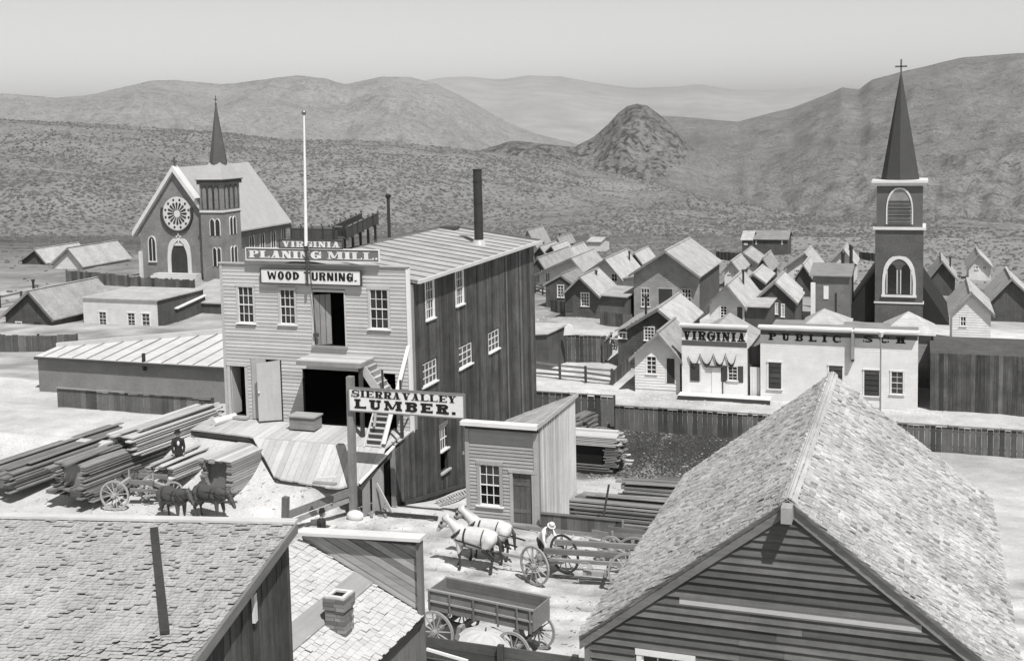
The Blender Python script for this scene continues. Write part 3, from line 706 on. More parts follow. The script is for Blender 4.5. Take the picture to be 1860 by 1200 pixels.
sg = thing('sign_board', 'white sign reading WOOD TURNING in black letters under the mill parapet', 'sign', (a.x, MY0-.2, b.z))
board(sg, FR2, a.x, b.x, b.z, a.z-.03, WHITE, DKX)
m = MB(); m.fbox(FR2, a.x, b.x, -.2, -.062, b.z+.1, b.z+.2); m.fbox(FR2, a.x, b.x, -.2, -.062, a.z-.3, a.z-.2); part('bracket', m, DKX, sg)
lettering(sg, FR2, 'WOOD TURNING.', a.x+.3, b.x-.16, b.z+.15, a.z-.12, BLACK, wd=.56, T=.21, t=.15, S=0, sl=0, gap=.13, space=.3)
# flagpole and halyard
fx = pz(556, 440, .3).x; ft = at(552, 205, y=MY0-.32).z
fp = thing('flagpole', 'slender white flagpole with gilt ball above the mill signs', 'flagpole', (fx, MY0-.32, 9.5))
m = MB(); m.cyl((fx+.02, MY0-.35, 10.3), (at(552, 205, y=MY0-.35).x, MY0-.35, ft-.05), .075, .035, 10); part('pole', m, WHITEV, fp)
m = MB(); m.cyl((fx+.02, MY0-.35, 8.6), (fx+.02, MY0-.35, 10.3), .05, .05, 8); part('pole_foot', m, DKZ, fp)
m = MB(); m.sphere((at(552, 205, y=MY0-.35).x, MY0-.35, ft), .1, 10, 8); part('ball', m, plain('gilt', .12, .1, spec=.8, rough=.3), fp)
m = MB(); m.cyl((fx+.12, MY0-.38, 10.4), (fx+.2, MY0-.1, 6.5), .016, .016, 5); part('halyard', m, DKZ, fp)
m = MB(); m.box(fx+.08, fx+.3, MY0-.14, MY0-.04, 6.4, 6.56); part('cleat', m, DKX, fp)

# platform and stair in front of the mill
pf = thing('loading_platform', 'plank loading platform with stair rising to the upstairs mill door', 'platform', (-23, 41.5, DZ))
P0 = at(538, 654, y=41.75); P1 = at(655, 658, y=41.75); PZ = (P0.z+P1.z)/2
px0, px1 = P0.x, P1.x
k = 9
for i in range(k):
    q = MB(); q.box(px0+.0, px1, 41.75+(MY0-.05-41.75)*i/k+.008, 41.75+(MY0-.05-41.75)*(i+1)/k, PZ-.04, PZ+random.uniform(0, .008)); part('plank', q, NEWX, pf)
m = MB(); m.box(px0, px1, 41.72, 41.8, PZ-.22, PZ-.045); m.box(px0, px0+.1, 41.8, MY0-.05, PZ-.22, PZ-.045); m.box(px1-.1, px1, 41.8, MY0-.05, PZ-.22, PZ-.045); part('joist', m, OLDX, pf)
# closed plank skirt under the platform hides the dark undercroft; posts at the corners
for xx in (px1-.1,):
    m = MB(); m.box(xx-.07, xx+.07, 41.85, 41.99, DZ-.2, PZ-.22); part('post', m, DKZ, pf)
# flight one, down to the corner landing
s0 = Vector((px1, 0, PZ)); s1x = -19.95; ns = 6; LZ = PZ-1.35
dx = (s1x-.75-px1)/ns; dz = (PZ-LZ)/ns
for i in range(ns):
    xa = px1+dx*i; zz = PZ-dz*(i+1)
    q = MB(); q.box(xa-.02, xa+dx+.04, 42.15, MY0-.1, zz-.04, zz); part('tread', q, NEWX, pf)
    q = MB(); q.box(xa, xa+.03, 42.17, MY0-.12, zz, zz+dz-.04); part('riser', q, OLDX, pf)
for yy in (42.12, MY0-.1):
    m = MB(); m.beam((px1-.1, yy, PZ-.3), (s1x-.75, yy, LZ-.3), .05, .34); part('stringer', m, NEWX, pf)
m = MB(); m.box(s1x-.8, s1x, 42.15, MY0-.08, LZ-.05, LZ); part('landing', m, NEWX, pf)
m = MB(); m.box(s1x-.75, s1x-.65, 42.2, 42.3, DZ-.3, LZ-.05); m.box(s1x-.12, s1x-.02, 42.2, 42.3, DZ-.3, LZ-.05); part('post', m, DKZ, pf)
# flight two, towards the street
lo = at(684, 800, z=2.52); ny = 9; 
xa0, xb0 = s1x-1.05, s1x-.25
Y0, Y1 = 42.15, 40.95; zlo = 2.42
lo_x = at(665, 806, y=40.95)
for i in range(ny):
    f0 = i/ny; zz = LZ-(LZ-zlo)*(i+1)/ny+.06; yy = Y0+(Y1-Y0)*f0; sx_ = (lo_x.x-(s1x-1.0))*f0
    q = MB(); q.box(xa0+sx_, xb0+sx_-.12, yy+(Y1-Y0)/ny-.03, yy, zz-.04, zz); part('tread', q, NEWX, pf)
    q = MB(); q.box(xa0+sx_+.02, xb0+sx_-.14, yy-.02, yy, zz, zz+(LZ-zlo)/ny-.04); part('riser', q, DKX, pf)
for xx in (0, .72):
    m = MB(); m.beam((xa0+xx, Y0, LZ-.15), (xa0+xx+lo_x.x-(s1x-1.0), Y1, zlo-.05), .05, .22); part('stringer', m, NEWY, pf)
# hand rails (long pale boards)
ra = at(742, 628, y=42.9); rb = at(697, 806, y=40.9)
m = MB(); m.beam(ra, rb, .04, .16, (1, 0, 0)); part('handrail', m, WHITE, pf)
rc = at(652, 742, y=41.6)
m = MB(); m.beam(at(688, 700, y=41.95), at(690, 775, y=41.2)+Vector((-.25, 0, 0)), .04, .1, (1, 0, 0)); part('handrail', m, NEWY, pf)
for (p_, q_, yy) in (((694, 672), (696, 715), 42.1), ((727, 690), (729, 790), 41.4)):
    a = at(*p_, y=yy); b = at(*q_, y=yy); m = MB(); m.beam(a, b, .07, .07); part('rail_post', m, DKZ, pf)
m = MB(); m.beam(at(715, 778, y=41.3), at(727, 790, y=41.3), .05, .05); m.beam(at(742, 758, y=41.6), at(727, 790, y=41.3), .05, .05); part('brace', m, DKZ, pf)
# wooden step box by the wall
bx = at(527, 773, y=42.0); bx2 = at(572, 775, y=42.0)
sb = thing('step_box', 'small wooden step box against the mill wall under the platform edge', 'box', (bx.x, 42, DZ))
m = MB(); m.box(bx.x, bx2.x, 41.95, 42.6, DZ-.02, DZ+.5); part('box', m, OLDX, sb)
m = MB(); m.box(bx.x-.05, bx2.x+.05, 41.88, 42.65, DZ+.5, DZ+.56); part('lid', m, NEWX, sb)
# ------------------------------------------------------------ deck in front of the mill
dk = thing('plank_deck', 'broad bleached plank deck sloping from the mill front to the street', 'deck', (-24, 41, 2))
def dz(x, y): return 2.6-(MY0-y)*.09 if y > 40.9 else 2.411-(40.9-y)*.9
def dpt(px, py):
    r = ray(px, py); t = 30
    while t < 70:
        p = EYE+r*t
        if p.z <= dz(p.x, p.y): return p
        t += .02
L_ = dpt(500, 868); R_ = dpt(610, 886); RR = dpt(650, 880); RU = at(706, 812, x=MX1-.05)
edge = [(-29.6, 41.3), (-26.4, 41.02), (L_.x, L_.y), (R_.x, R_.y), (RR.x, RR.y), (MX1-.02, 41.05)]
def front(x):
    e = sorted(edge); 
    return lerp_tab(e, x)
x = -29.6
while x < MX1-.06:
    w_ = random.uniform(.26, .34); x2 = min(x+w_, MX1-.04); m = MB()
    ya, yb = front(x), front(x2); j = random.uniform(-.04, .04); e_ = random.uniform(0, .012)
    cuts = [MY0-.06]; y_ = MY0-.06
    seg = [(front((x+x2)/2)+j, 40.895), (40.92, MY0-.06)] if front((x+x2)/2) < 40.8 else [(front((x+x2)/2)+j, MY0-.06)]
    for n_, (y0, y1) in enumerate(seg):
        ya_, yb_ = (min(ya+j*.4, 40.88 if len(seg) > 1 else 99), min(yb+j*.4, 40.88 if len(seg) > 1 else 99)) if n_ == 0 else (y0, y0)
        q = MB(); q.hexa([(x+.006, ya_, dz(x, ya_)-.06), (x2-.006, yb_, dz(x, yb_)-.06), (x2-.006, y1, dz(x, y1)-.06), (x+.006, y1, dz(x, y1)-.06), (x+.006, ya_, dz(x, ya_)+e_), (x2-.006, yb_, dz(x, yb_)+e_), (x2-.006, y1, dz(x, y1)+e_), (x+.006, y1, dz(x, y1)+e_)])
        part('plank', q, DECK, dk)
    x = x2
for (a, b) in zip(edge, edge[1:]):
    q = MB(); q.beam((a[0], a[1]+.06, dz(*a)-.18), (b[0], b[1]+.06, dz(*b)-.16), .1, .18); part('edge_beam', q, DKX, dk)
# pale coping along the right hand edge
q = MB(); q.beam((RR.x+.05, RR.y+.02, dz(RR.x, RR.y)+.04), (MX1+.02, 41.1, dz(0, 41.1)+.04), .14, .06); part('coping', q, WHITE, dk)
# retaining boards under the deck edge towards the street
bd = [((648, 893), (685, 840), (700, 935)), ]
for i, (t0, t1, f) in enumerate(((.05, .28, 0), (.36, .72, 0))):
    a = Vector((RR.x+.15, RR.y-.02, 0)).lerp(Vector((MX1, 40.95, 0)), t0); b = Vector((RR.x+.15, RR.y-.02, 0)).lerp(Vector((MX1, 40.95, 0)), t1)
    q = MB(); q.hexa([(a.x, a.y-.1, 0), (b.x, b.y-.1, 0), (b.x, b.y-.05, 0), (a.x, a.y-.05, 0), (a.x, a.y-.05, dz(0, a.y)-.25), (b.x, b.y-.05, dz(0, b.y)-.2), (b.x, b.y, dz(0, b.y)-.2), (a.x, a.y, dz(0, a.y)-.25)])
    part('retaining_board', q, GREYV, dk)
q = MB(); q.beam(at(683, 878, y=40.2), at(712, 932, y=39.9), .05, .16); part('leaning_board', q, NEWX, dk)
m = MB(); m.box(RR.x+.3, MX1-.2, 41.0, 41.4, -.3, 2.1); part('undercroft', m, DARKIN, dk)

# sign post and the lumber sign
po = thing('sign_post', 'tall weathered square post carrying one end of the lumber sign', 'post', (-21.24, 40.0, 0))
m = MB(); a = at(632, 683, y=39.5); b = at(641, 928, y=39.5); m.beam((b.x+.02, 39.5, -.3), (a.x+.1, 39.5, a.z), .25, .25, (0, 1, 0)); part('post', m, OLDZ, po)
a = at(633, 707, y=39.3); b = at(843, 760, y=39.3); FL = Ff(0, 39.3); tz0 = b.z; tz1 = at(843, 716, y=39.3).z
sg = thing('sign_board', 'long white sign reading SIERRA VALLEY LUMBER above the yard entrance', 'sign', (a.x, 39.3, tz0))
TR = wood('sign_frame_grey', .22, 'x', .3, .3, .2, .2)
board(sg, FL, a.x+.03, b.x, tz0+.03, tz1-.03, WHITE, TR, fw=.045)
hh = tz1-tz0
lettering(sg, FL, 'SIERRA VALLEY', a.x+.13, b.x-.3, tz0+hh*.62, tz1-.09, BLACK, wd=.95, T=.30, t=.10, S=.08, sl=.12, gap=.10, space=.1)
lettering(sg, FL, 'LUMBER.', a.x+.24, b.x-.32, tz0+hh*.13, tz0+hh*.53, BLACK, wd=1.25, T=.42, t=.2, S=.22, sl=.13, gap=.36, adj={'E': 1.0})

# ------------------------------------------------------------ the lumber office
OX0, OX1, OY0, OY1 = -16.38, -13.5, 40.2, 45.2
of = thing('lumber_office', 'small clapboard lumber office with sash window and plank door', 'office', (OX0, OY0, 0))
FO = Ff(0, OY0)
ow = (-15.83, -15.02, .74, 2.33); od = (-14.5, -13.74, .12, 2.1)
H = [(ow[0]-.13, ow[1]+.13, ow[2]-.08, ow[3]+.14), (od[0]-.12, od[1]+.1, -1, od[3]+.12)]
backing(of, FO, [(OX0, -.2), (OX1, -.2), (OX1, 3.98), (OX0, 3.98)], OFFC, holes=[ow, od])
clap(of, FO, lambda z: (OX0+.14, OX1-.14), .02, 3.7, .138, OFFC, holes=H, butt=.045)
m = MB(); m.fbox(FO, OX0-.02, OX0+.14, 0, .06, -.1, 3.7); part('corner_board', m, OFFC, of)
m = MB(); m.fbox(FO, OX1-.14, OX1+.05, 0, .06, -.1, 3.7); part('corner_board', m, wood('trim_grey_z', .36, 'z', .25, .25, .1, .2), of)
window(of, FO, *ow, 3, 4, case=.12, blank=[(i, j) for i in range(3) for j in range(2)], cmat=wood('trim_grey_z', .36, 'z'))
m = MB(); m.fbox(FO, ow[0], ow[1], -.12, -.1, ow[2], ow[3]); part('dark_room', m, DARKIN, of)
m = MB(); m.fbox(FO, od[0]-.12, od[0], 0, .05, 0, od[3]); m.fbox(FO, od[1], od[1]+.1, 0, .05, 0, od[3]); m.fbox(FO, od[0]-.16, od[1]+.24, 0, .07, od[3], od[3]+.12); d_ = part('door_frame', m, wood('trim_grey_z', .36, 'z'), of)
for k in range(3):
    q = MB(); w_ = (od[1]-od[0])/3; q.fbox(FO, od[0]+w_*k+.005, od[0]+w_*(k+1)-.005, -.08, -.04+.004*k, od[2]+.02, od[3]-.02); part('door_plank', q, wood('door_dark', .11, 'z', .4, .5, .2, .3), of)
m = MB(); m.fbox(FO, od[0], od[1], -.05, -.02, .55, .68); m.fbox(FO, od[0], od[1], -.05, -.02, 1.6, 1.72); part('door_ledge', m, wood('door_dark', .11, 'z'), of)
m = MB(); m.fbox(FO, od[0]-.2, OX1+3.9, .0, .28, -.05, .16); part('door_step', m, OLDX, of)
FOS = Fs(OX1, 0)
def otop(y): return 3.98
R1z = 3.94; R2z = 4.0
backing(of, FOS, [(OY0+.01, -.3), (OY1, -1.6), (OY1, 3.95), (OY0+.01, 3.92)], GREYV)
# the side board-and-batten wall rises to the back in a sloping line
vboards(of, FOS, OY0+.1, OY1, lambda y: -.1-(y-OY0)*.24, lambda y: 3.93+(y-OY0)*.012, .215, wood('office_side_board', .30, 'z', .3, .3, .25, .3), jit=.006, battens=.07, bmat=wood('batten_pale', .55, 'z', .3, .2, .2, .2))
m = MB(); m.box(OX0, OX0+.1, OY0+.15, OY1, -1, 2.6); m.prism([(OX0, OY1-.1, -1.5), (OX1, OY1-.1, -1.5), (OX1, OY1-.1, 3.9), (OX0, OY1-.1, 2.65)], (0, .1, 0)); part('wall', m, OLDZ, of)
m = MB(); rx = OX1+.1
XL, ZL = OX0-.15, 2.72
m.hexa([(XL, OY0-.0, ZL-.1), (rx, OY0-.0, 3.93), (rx, OY1+.12, 3.93), (XL, OY1+.12, ZL-.1), (XL, OY0-.0, ZL), (rx, OY0-.0, 4.03), (rx, OY1+.12, 4.03), (XL, OY1+.12, ZL)]); rf = part('roof', m, SHING, of)
m = MB(); m.box(OX0-.1, rx+.02, OY0-.34, OY0+.06, 3.93, 4.02); m.box(OX0-.1, rx+.02, OY0-.38, OY0-.34, 3.88, 4.03); part('cornice_board', m, WHITE, rf)
m = MB(); m.box(rx, rx+.04, OY0-.3, OY1+.1, 3.9, 4.06); part('fascia', m, wood('trim_grey_y', .42, 'y', .25, .25, .1, .2), rf)
m = MB(); m.box(OX0+.02, OX1, OY0-.10, OY0-.005, 3.7, 3.92); part('under_cornice_strip', m, DKX, of)  # dark strip painting in the shadow under the eave
V_ = Vector((rx-XL, 0, 4.03-ZL)); LV_ = V_.length; V_ = V_.normalized(); N_ = Vector((-V_.z, 0, V_.x))
for i in range(13):
    for k in range(8):
        c = Vector((XL, OY0+.03+i*.39, ZL))+V_*(k*LV_/8); L = LV_/8*1.3 if k < 7 else LV_/8; U_ = Vector((0, .375, 0)); h = random.uniform(.012, .026)
        q = MB(); q.hexa([c, c+U_, c+U_+V_*L, c+V_*L, c+N_*h, c+U_+N_*h, c+U_+V_*L+N_*.005, c+V_*L+N_*.005]); part('shingle', q, wood('office_shingle', .38, 'x', .3, .4, .18, .3), rf)
# ladder on the ground
la = thing('ladder', 'wooden ladder lying on the ground beside the mill wall', 'ladder', (-18.6, 43, 0))
a = gpt(790, 915); b = gpt(846, 893); a2 = gpt(800, 921); b2 = gpt(853, 902)
for p_, q_ in ((a, b), (a2, b2)):
    m = MB(); m.beam(p_+Vector((0, 0, .12)), q_+Vector((0, 0, .12)), .07, .08); part('rail', m, NEWY, la)
for i in range(11):
    t_ = (i+.5)/11; m = MB(); m.beam(a.lerp(b, t_)+Vector((0, 0, .12)), a2.lerp(b2, t_)+Vector((0, 0, .12)), .05, .05); part('rung', m, NEWX, la)
# ------------------------------------------------------------ the town behind
ROOFL = wood('roof_light', .37, 'x', .35, .45, .2, .2, gs=5)
ROOFG = wood('roof_grey', .22, 'x', .3, .35, .1, .2, gs=5)
WHW = wood('white_house_wall', .62, 'x', .15, .28, .05, .1)
GRW = wood('grey_house_wall', .27, 'x', .35, .5, .05, .2)
DKW = wood('dark_house_wall', .085, 'z', .5, .5, .1, .3, gs=5)
DKC = wood('dark_clapboard_wall', .10, 'x', .4, .5, .1, .3, gs=5)
REDB = plain('red_brick_wall', .16, .5, 5)
def solve_y(px, py, h, lo=45, hi=420):
    y = lo
    while y < hi:
        p = at(px, py, y=y)
        if p.z <= ground(p.x, y)+h: return y
        y += .5
    return hi
def siding_joined(par, F, u0, u1, zb, topf, mat, holes=(), ex=.2):
    mb = MB(); z = zb
    while True:
        # topf(z) gives the (u0,u1) extent at this height or None
        e = topf(z+ex*.5)
        if e is None: break
        for s0, s1 in cut(max(u0, e[0]), min(u1, e[1]), [(h[0], h[1]) for h in holes if h[2] < z+ex*.5 < h[3]]):
            if s1-s0 < .05: continue
            mb.hexa([F(s0, 0, z), F(s1, 0, z), F(s1, .04, z), F(s0, .04, z), F(s0, 0, z+ex), F(s1, 0, z+ex), F(s1, .012, z+ex), F(s0, .012, z+ex)])
        z += ex
    if mb.v: part('siding', mb, mat, par, kind='stuff')
def house(name, label, cat, pl, pr, ap, h, depth, wm, rm, y=None, wins=(), doors=(), lean=None, leanl=None, oh=.35, os_=.3, sidem=None, group=None, pipes=(), tm=None, ex=.2, th=.1, shade=()):
    """gabled house, ridge along Y; pl, pr = wall tops at the eaves in the photo, ap = tip of the roof; h = eave height over ground"""
    if y is None: y = solve_y(pl[0], pl[1], h)
    a, b, c = at(*pl, y=y), at(*pr, y=y), at(*ap, y=y-oh)
    x0, x1, xa = a.x, b.x, c.x; ze = (a.z+b.z)/2; zr = c.z
    zb = min(ground(x0, y), ground(x1, y), ground(x1, y+depth), ze-h)-.3
    if ze-zb < 1.2: zb = ze-h
    t = thing(name, label, cat, ((x0+x1)/2, y, zb+.3), group)
    F = Ff(0, y); wt = zr-.06
    rl = lambda x: (ze+(zr-ze)*(x-x0)/(xa-x0)) if x < xa else (ze+(zr-ze)*(x1-x)/(x1-xa))
    hol = []
    for wn in wins:
        p, q = at(wn[0], wn[1], y=y), at(wn[2], wn[3], y=y); hol.append((p.x, q.x, q.z, p.z))
    dol = []
    for wn in doors:
        p, q = at(wn[0], wn[1], y=y), at(wn[2], wn[3], y=y); dol.append((p.x, q.x, q.z, p.z))
    # walls
    k_ = .08; zc = zr-.12
    backing(t, F, [(x0, zb), (x1, zb), (x1, ze-.02), (xa, zc), (x0, ze-.02)], wm, holes=hol, th=.12)
    m = MB(); yb = y+depth; m.prism([(x0, yb, zb), (x1, yb, zb), (x1, yb, ze-.02), (xa, yb, zc), (x0, yb, ze-.02)], (0, -.1, 0))
    m.box(x0, x0+.1, y+.12, yb-.1, zb, ze-.04); m.box(x1-.1, x1, y+.12, yb-.1, zb, ze-.04); part('wall', m, sidem or wm, t)
    def ext(z):
        if z < ze: return (x0, x1)
        if z > zc-.1: return None
        f = (z-ze)/(zc-ze); return (x0+(xa-x0)*f, x1-(x1-xa)*f)
    if ex: siding_joined(t, shift(F, .002), x0, x1, max(zb, ze-h-.2), ext, wm, holes=[(p-.08, q+.08, r-.05, s+.08) for p, q, r, s in hol+dol], ex=ex)
    # roof slabs
    for (xs_, zs, side) in ((x0, ze, -1), (x1, ze, 1)):
        sl = (zr-ze)/abs(xa-xs_); xe = xs_+side*os_; z_e = zr-sl*abs(xa-xe)
        m = MB(); m.hexa([(xa, y-oh, zr-th), (xe, y-oh, z_e-th), (xe, yb+.2, z_e-th), (xa, yb+.2, zr-th), (xa, y-oh, zr), (xe, y-oh, z_e), (xe, yb+.2, z_e), (xa, yb+.2, zr)])
        r = part('roof', m, rm, t)
        m = MB(); m.hexa([(xa, y-oh-.04, zr-.24), (xe, y-oh-.04, z_e-.24), (xe, y-oh, z_e-.24), (xa, y-oh, zr-.24), (xa, y-oh-.04, zr+.02), (xe, y-oh-.04, z_e+.02), (xe, y-oh, z_e+.02), (xa, y-oh, zr+.02)]); part('barge_board', m, OLDX, r)
    q = MB(); q.beam((xa, y-oh, zr+.02), (xa, yb+.2, zr+.02), .22, .05); part('ridge_cap', q, rm, t)
    for ln, side in ((lean, 1), (leanl, -1)):
        if not ln: continue
        e = at(*ln[:2], y=y-oh*.6); xs_ = x1 if side > 0 else x0; sl = (zr-ze)/abs(xa-xs_); xe0 = xs_+side*.1; z0_ = zr-sl*abs(xa-xe0)-.02
        m = MB(); m.hexa([(xe0, y-oh*.6, z0_-th), (e.x, y-oh*.6, e.z-th), (e.x, yb, e.z-th), (xe0, yb, z0_-th), (xe0, y-oh*.6, z0_), (e.x, y-oh*.6, e.z), (e.x, yb, e.z), (xe0, yb, z0_)]); part('lean_to_roof', m, rm, t)
        xw = e.x-side*.2; m = MB()
        m.hexa([(min(xs_, xw), y+.01, zb), (max(xs_, xw), y+.01, zb), (max(xs_, xw), yb-.2, zb), (min(xs_, xw), yb-.2, zb)]+([(xs_, y+.01, z0_-.14), (xw, y+.01, e.z-.12), (xw, yb-.2, e.z-.12), (xs_, yb-.2, z0_-.14)] if side > 0 else [(xw, y+.01, e.z-.12), (xs_, y+.01, z0_-.14), (xs_, yb-.2, z0_-.14), (xw, yb-.2, e.z-.12)])); part('lean_to_wall', m, sidem or wm, t)
    big = y < 125
    for p, q, r, s in hol: window(t, shift(F, .0), p, q, r, s, 3 if big and q-p > .7 else 2, 4 if s-r > 1 else 2, case=.07, far=True, cmat=tm or WHITE, mw=.05)
    for p, q, r, s in dol:
        m = MB(); m.fbox(F, p, q, 0, .04, r, s); d = part('door', m, DKZ, t)
        m = MB(); m.fbox(F, p-.07, q+.07, .0, .06, s, s+.09); m.fbox(F, p-.07, p, 0, .06, r, s); m.fbox(F, q, q+.07, 0, .06, r, s); part('door_frame', m, tm or wm, d)
    for (px, py0, py1, dy) in pipes:
        pt = at(px, py0, y=y+dy); pb = at(px, py1, y=y+dy); m = MB(); m.cyl((pt.x, y+dy, pb.z-.6), (pt.x, y+dy, pt.z), .1, .1, 8); m.cyl((pt.x, y+dy, pt.z-.02), (pt.x, y+dy, pt.z+.12), .16, .16, 8); part('stovepipe', m, IRON, t)
    return t, (x0, x1, xa, ze, zr, y)
G = 'wooden houses of the town behind'
hb = house('house', 'large grey clapboard gabled house with dark side wall and two tall windows', 'house', (1151, 495), (1270, 495), (1208, 455), 5.2, 12, GRW, ROOFL, y=113, oh=.95, sidem=DKC, group=G,
      wins=[(1165, 524, 1180, 557), (1239, 525, 1255, 556)], doors=[(1196, 524, 1222, 570)], tm=wood('grey_trim', .4, 'x', .2, .2, .1), ex=.2)
house('house', 'white gabled house with light bent roof just above the shop front', 'house', (1289, 548), (1352, 552), (1320, 516), 3.4, 9, WHW, ROOFL, y=101, group=G, wins=[(1309, 556, 1320, 577), (1370, 560, 1379, 576)][:1], doors=[(1339, 557, 1349, 584)], lean=(1398, 557), oh=.8, sidem=DKW, pipes=[(1350, 492, 506, 5)])
house('house', 'dark cottage with plain light roof slope right of the bent roofed house', 'cottage', (1372, 540), (1444, 545), (1407, 511), 3.2, 7, DKW, ROOFL, y=106, group=G, wins=[(1420, 553, 1424, 575), (1409, 551, 1412, 570)])
house('house', 'dark clapboard cottage with low lean-to joined to the grey gabled house', 'cottage', (1026, 532), (1088, 530), (1052, 502), 2.5, 6.5, DKC, ROOFL, group=G, wins=[(1056, 532, 1070, 556)], doors=[(1028, 540, 1040, 566)], lean=(1139, 539), oh=.75, pipes=[(1083, 493, 505, 4)])
house('house', 'small dark shed house with one white window left of the clapboard cottage', 'cottage', (991, 515), (1041, 513), (1018, 498), 2.6, 6, DKW, ROOFG, group=G, wins=[(1013, 518, 1024, 540)], oh=.15)
house('house', 'white house with wide sagging grey eave behind the small dark shed house', 'house', (980, 493), (1066, 496), (1037, 468), 2.6, 9, WHW, ROOFL, group=G, wins=[(991, 496, 999, 511)], oh=1.1)
house('house', 'white gabled house with shuttered window behind the clapboard cottage', 'house', (1055, 505), (1130, 497), (1098, 470), 2.6, 9, WHW, ROOFL, group=G, wins=[(1111, 497, 1121, 511)], lean=(1160, 500), oh=1.0, pipes=[(1143, 458, 476, 7)])
house('house', 'low light roofed house against the mill corner', 'house', (965, 484), (990, 488), (976, 468), 2.2, 14, DKW, ROOFL, group=G, oh=.3)
house('house', 'dark cottage with swept eaves behind the small white gabled house', 'cottage', (1146, 595), (1237, 585), (1194, 560), 2.9, 8, DKW, ROOFL, y=88, group=G, wins=[(1171, 594, 1188, 618)], leanl=(1116, 600), oh=.5, pipes=[(1173, 540, 562, 1.5)])
# tiny window in the swept lean-to
a, b = at(1125, 604, y=88), at(1137, 614, y=88); t_ = bpy.data.objects['house.008']
window(t_, Ff(0, 87.99), a.x, b.x, b.z, a.z, 2, 2, case=.1, far=True, sash=False)
house('house', 'small white clapboard house with dark open eave beside the shop', 'house', (1153, 642), (1235, 645), (1194, 603), 2.3, 5.5, WHITE, ROOFL, y=79.6, group=G, wins=[(1175, 647, 1192, 679)], doors=[(1211, 650, 1226, 696)], oh=.6, sidem=DKW)
# far cottages
far = [((948, 448), (975, 444), (958, 418), 'pale far house half hidden behind the mill roof corner', WHW, ROOFL),
       ((970, 458), (992, 462), (980, 447), 'low far cabin with light roof just right of the mill corner', DKW, ROOFL),
       ((991, 458), (1010, 456), (1001, 446), 'tiny dark gabled cabin below the hillside', DKW, ROOFL),
       ((1003, 443), (1020, 441), (1012, 431), 'tiny white cabin with two small dark openings below the hillside', WHW, ROOFL),
       ((1330, 476), (1377, 477), (1350, 459), 'far house with black open gable and pale wall', WHW, ROOFL),
       ((1374, 485), (1398, 487), (1385, 468), 'far narrow cabin right of the black gabled house', DKW, ROOFL),
       ((1429, 487), (1484, 480), (1462, 460), 'far white house with steep bright gable and lean-to', WHW, ROOFL),
       ((1509, 478), (1552, 474), (1532, 452), 'far white house with bright roof near the brick church', WHW, ROOFL),
       ((1352, 508), (1388, 510), (1368, 497), 'far low shed with speckled roof behind the white gabled house', DKW, ROOFL),
       ((1690, 500), (1735, 502), (1712, 474), 'far dark cottage right of the brick church tower', DKW, ROOFL),
       ((1760, 480), (1800, 482), (1778, 460), 'far pale cottage at the right below the mountain foot', WHW, ROOFL),
       ((1800, 540), (1880, 545), (1838, 505), 'dark gabled house at the far right of the town', DKW, ROOFL),
       ((1105, 470), (1130, 471), (1115, 462), 'low flat dark cabin beyond the white gabled house', DKW, ROOFG),
       ((1316, 488), (1342, 490), (1328, 474), 'pale far cottage directly right of the large grey gabled house', WHW, ROOFL),
       ((1444, 502), (1476, 504), (1459, 480), 'dark cottage with light roof joined to the brick house behind the school', DKW, ROOFL),
       ((1022, 462), (1044, 463), (1032, 450), 'light roofed far cabin behind the sagging eave house', DKW, ROOFL),
       ((1140, 474), (1165, 473), (1152, 459), 'light roofed cabin against the left corner of the large grey gabled house', DKW, ROOFL)]
for i, (pl, pr, ap, lb, wm, rm) in enumerate(far):
    big = pr[0]-pl[0] > 30; w_ = pr[0]-pl[0]; mx = pl[0]+w_*.3
    house('cottage', lb, 'cottage', pl, pr, ap, 2.4, 8, wm, rm, group='cottages at the far edge of town', ex=0, wins=[(mx, pl[1]+3, mx+w_*.12, pl[1]+9), (mx+w_*.35, pl[1]+3, mx+w_*.47, pl[1]+9)] if wm == WHW else [], oh=.5, pipes=[(mx+w_*.5, ap[1]-6, ap[1]+8, 4)] if i % 2 else ())
# low flat buildings
def slab_house(name, label, cat, pa, pb, py_top, py_eave, h, depth, wm, rm, y=None, wins=(), group=None):
    """ridge along X; near slope faces the camera"""
    if y is None: y = solve_y(pa, py_eave, h)
    a, b = at(pa, py_eave, y=y), at(pb, py_eave, y=y); ze = (a.z+b.z)/2; zr = at((pa+pb)/2, py_top, y=y+depth/2).z
    zb = min(ground(a.x, y), ze-h)-.3; t = thing(name, label, cat, ((a.x+b.x)/2, y, zb+.3), group)
    m = MB(); m.prism([(a.x, y, zb), (a.x, y, ze), (a.x, y+depth/2, zr-.1), (a.x, y+depth, ze), (a.x, y+depth, zb)], (b.x-a.x, 0, 0)); part('wall', m, wm, t)
    for s in (0, 1):
        y0 = y-.35 if s == 0 else y+depth+.3; zz = ze-.02-(zr-ze)/(depth/2)*.35
        m = MB(); m.hexa([(a.x-.3, y0, zz), (b.x+.3, y0, zz), (b.x+.3, y+depth/2, zr), (a.x-.3, y+depth/2, zr), (a.x-.3, y0, zz+.1), (b.x+.3, y0, zz+.1), (b.x+.3, y+depth/2, zr+.1), (a.x-.3, y+depth/2, zr+.1)]); part('roof', m, rm, t)
    F = Ff(0, y)
    for wn in wins:
        p, q = at(wn[0], wn[1], y=y), at(wn[2], wn[3], y=y)
        m = MB(); m.fbox(F, p.x, q.x, .0, .05, q.z, p.z); o = part(wn[4], m, wn[5], t)
    return t, y
slab_house('long_house', 'long low ranch building on the slope with one light roof end', 'building', 1366, 1430, 419, 434, 3, 7, DKW, ROOFG, wins=[(1372, 437, 1375, 444, 'window', WHITE), (1419, 437, 1422, 444, 'window', WHITE)])
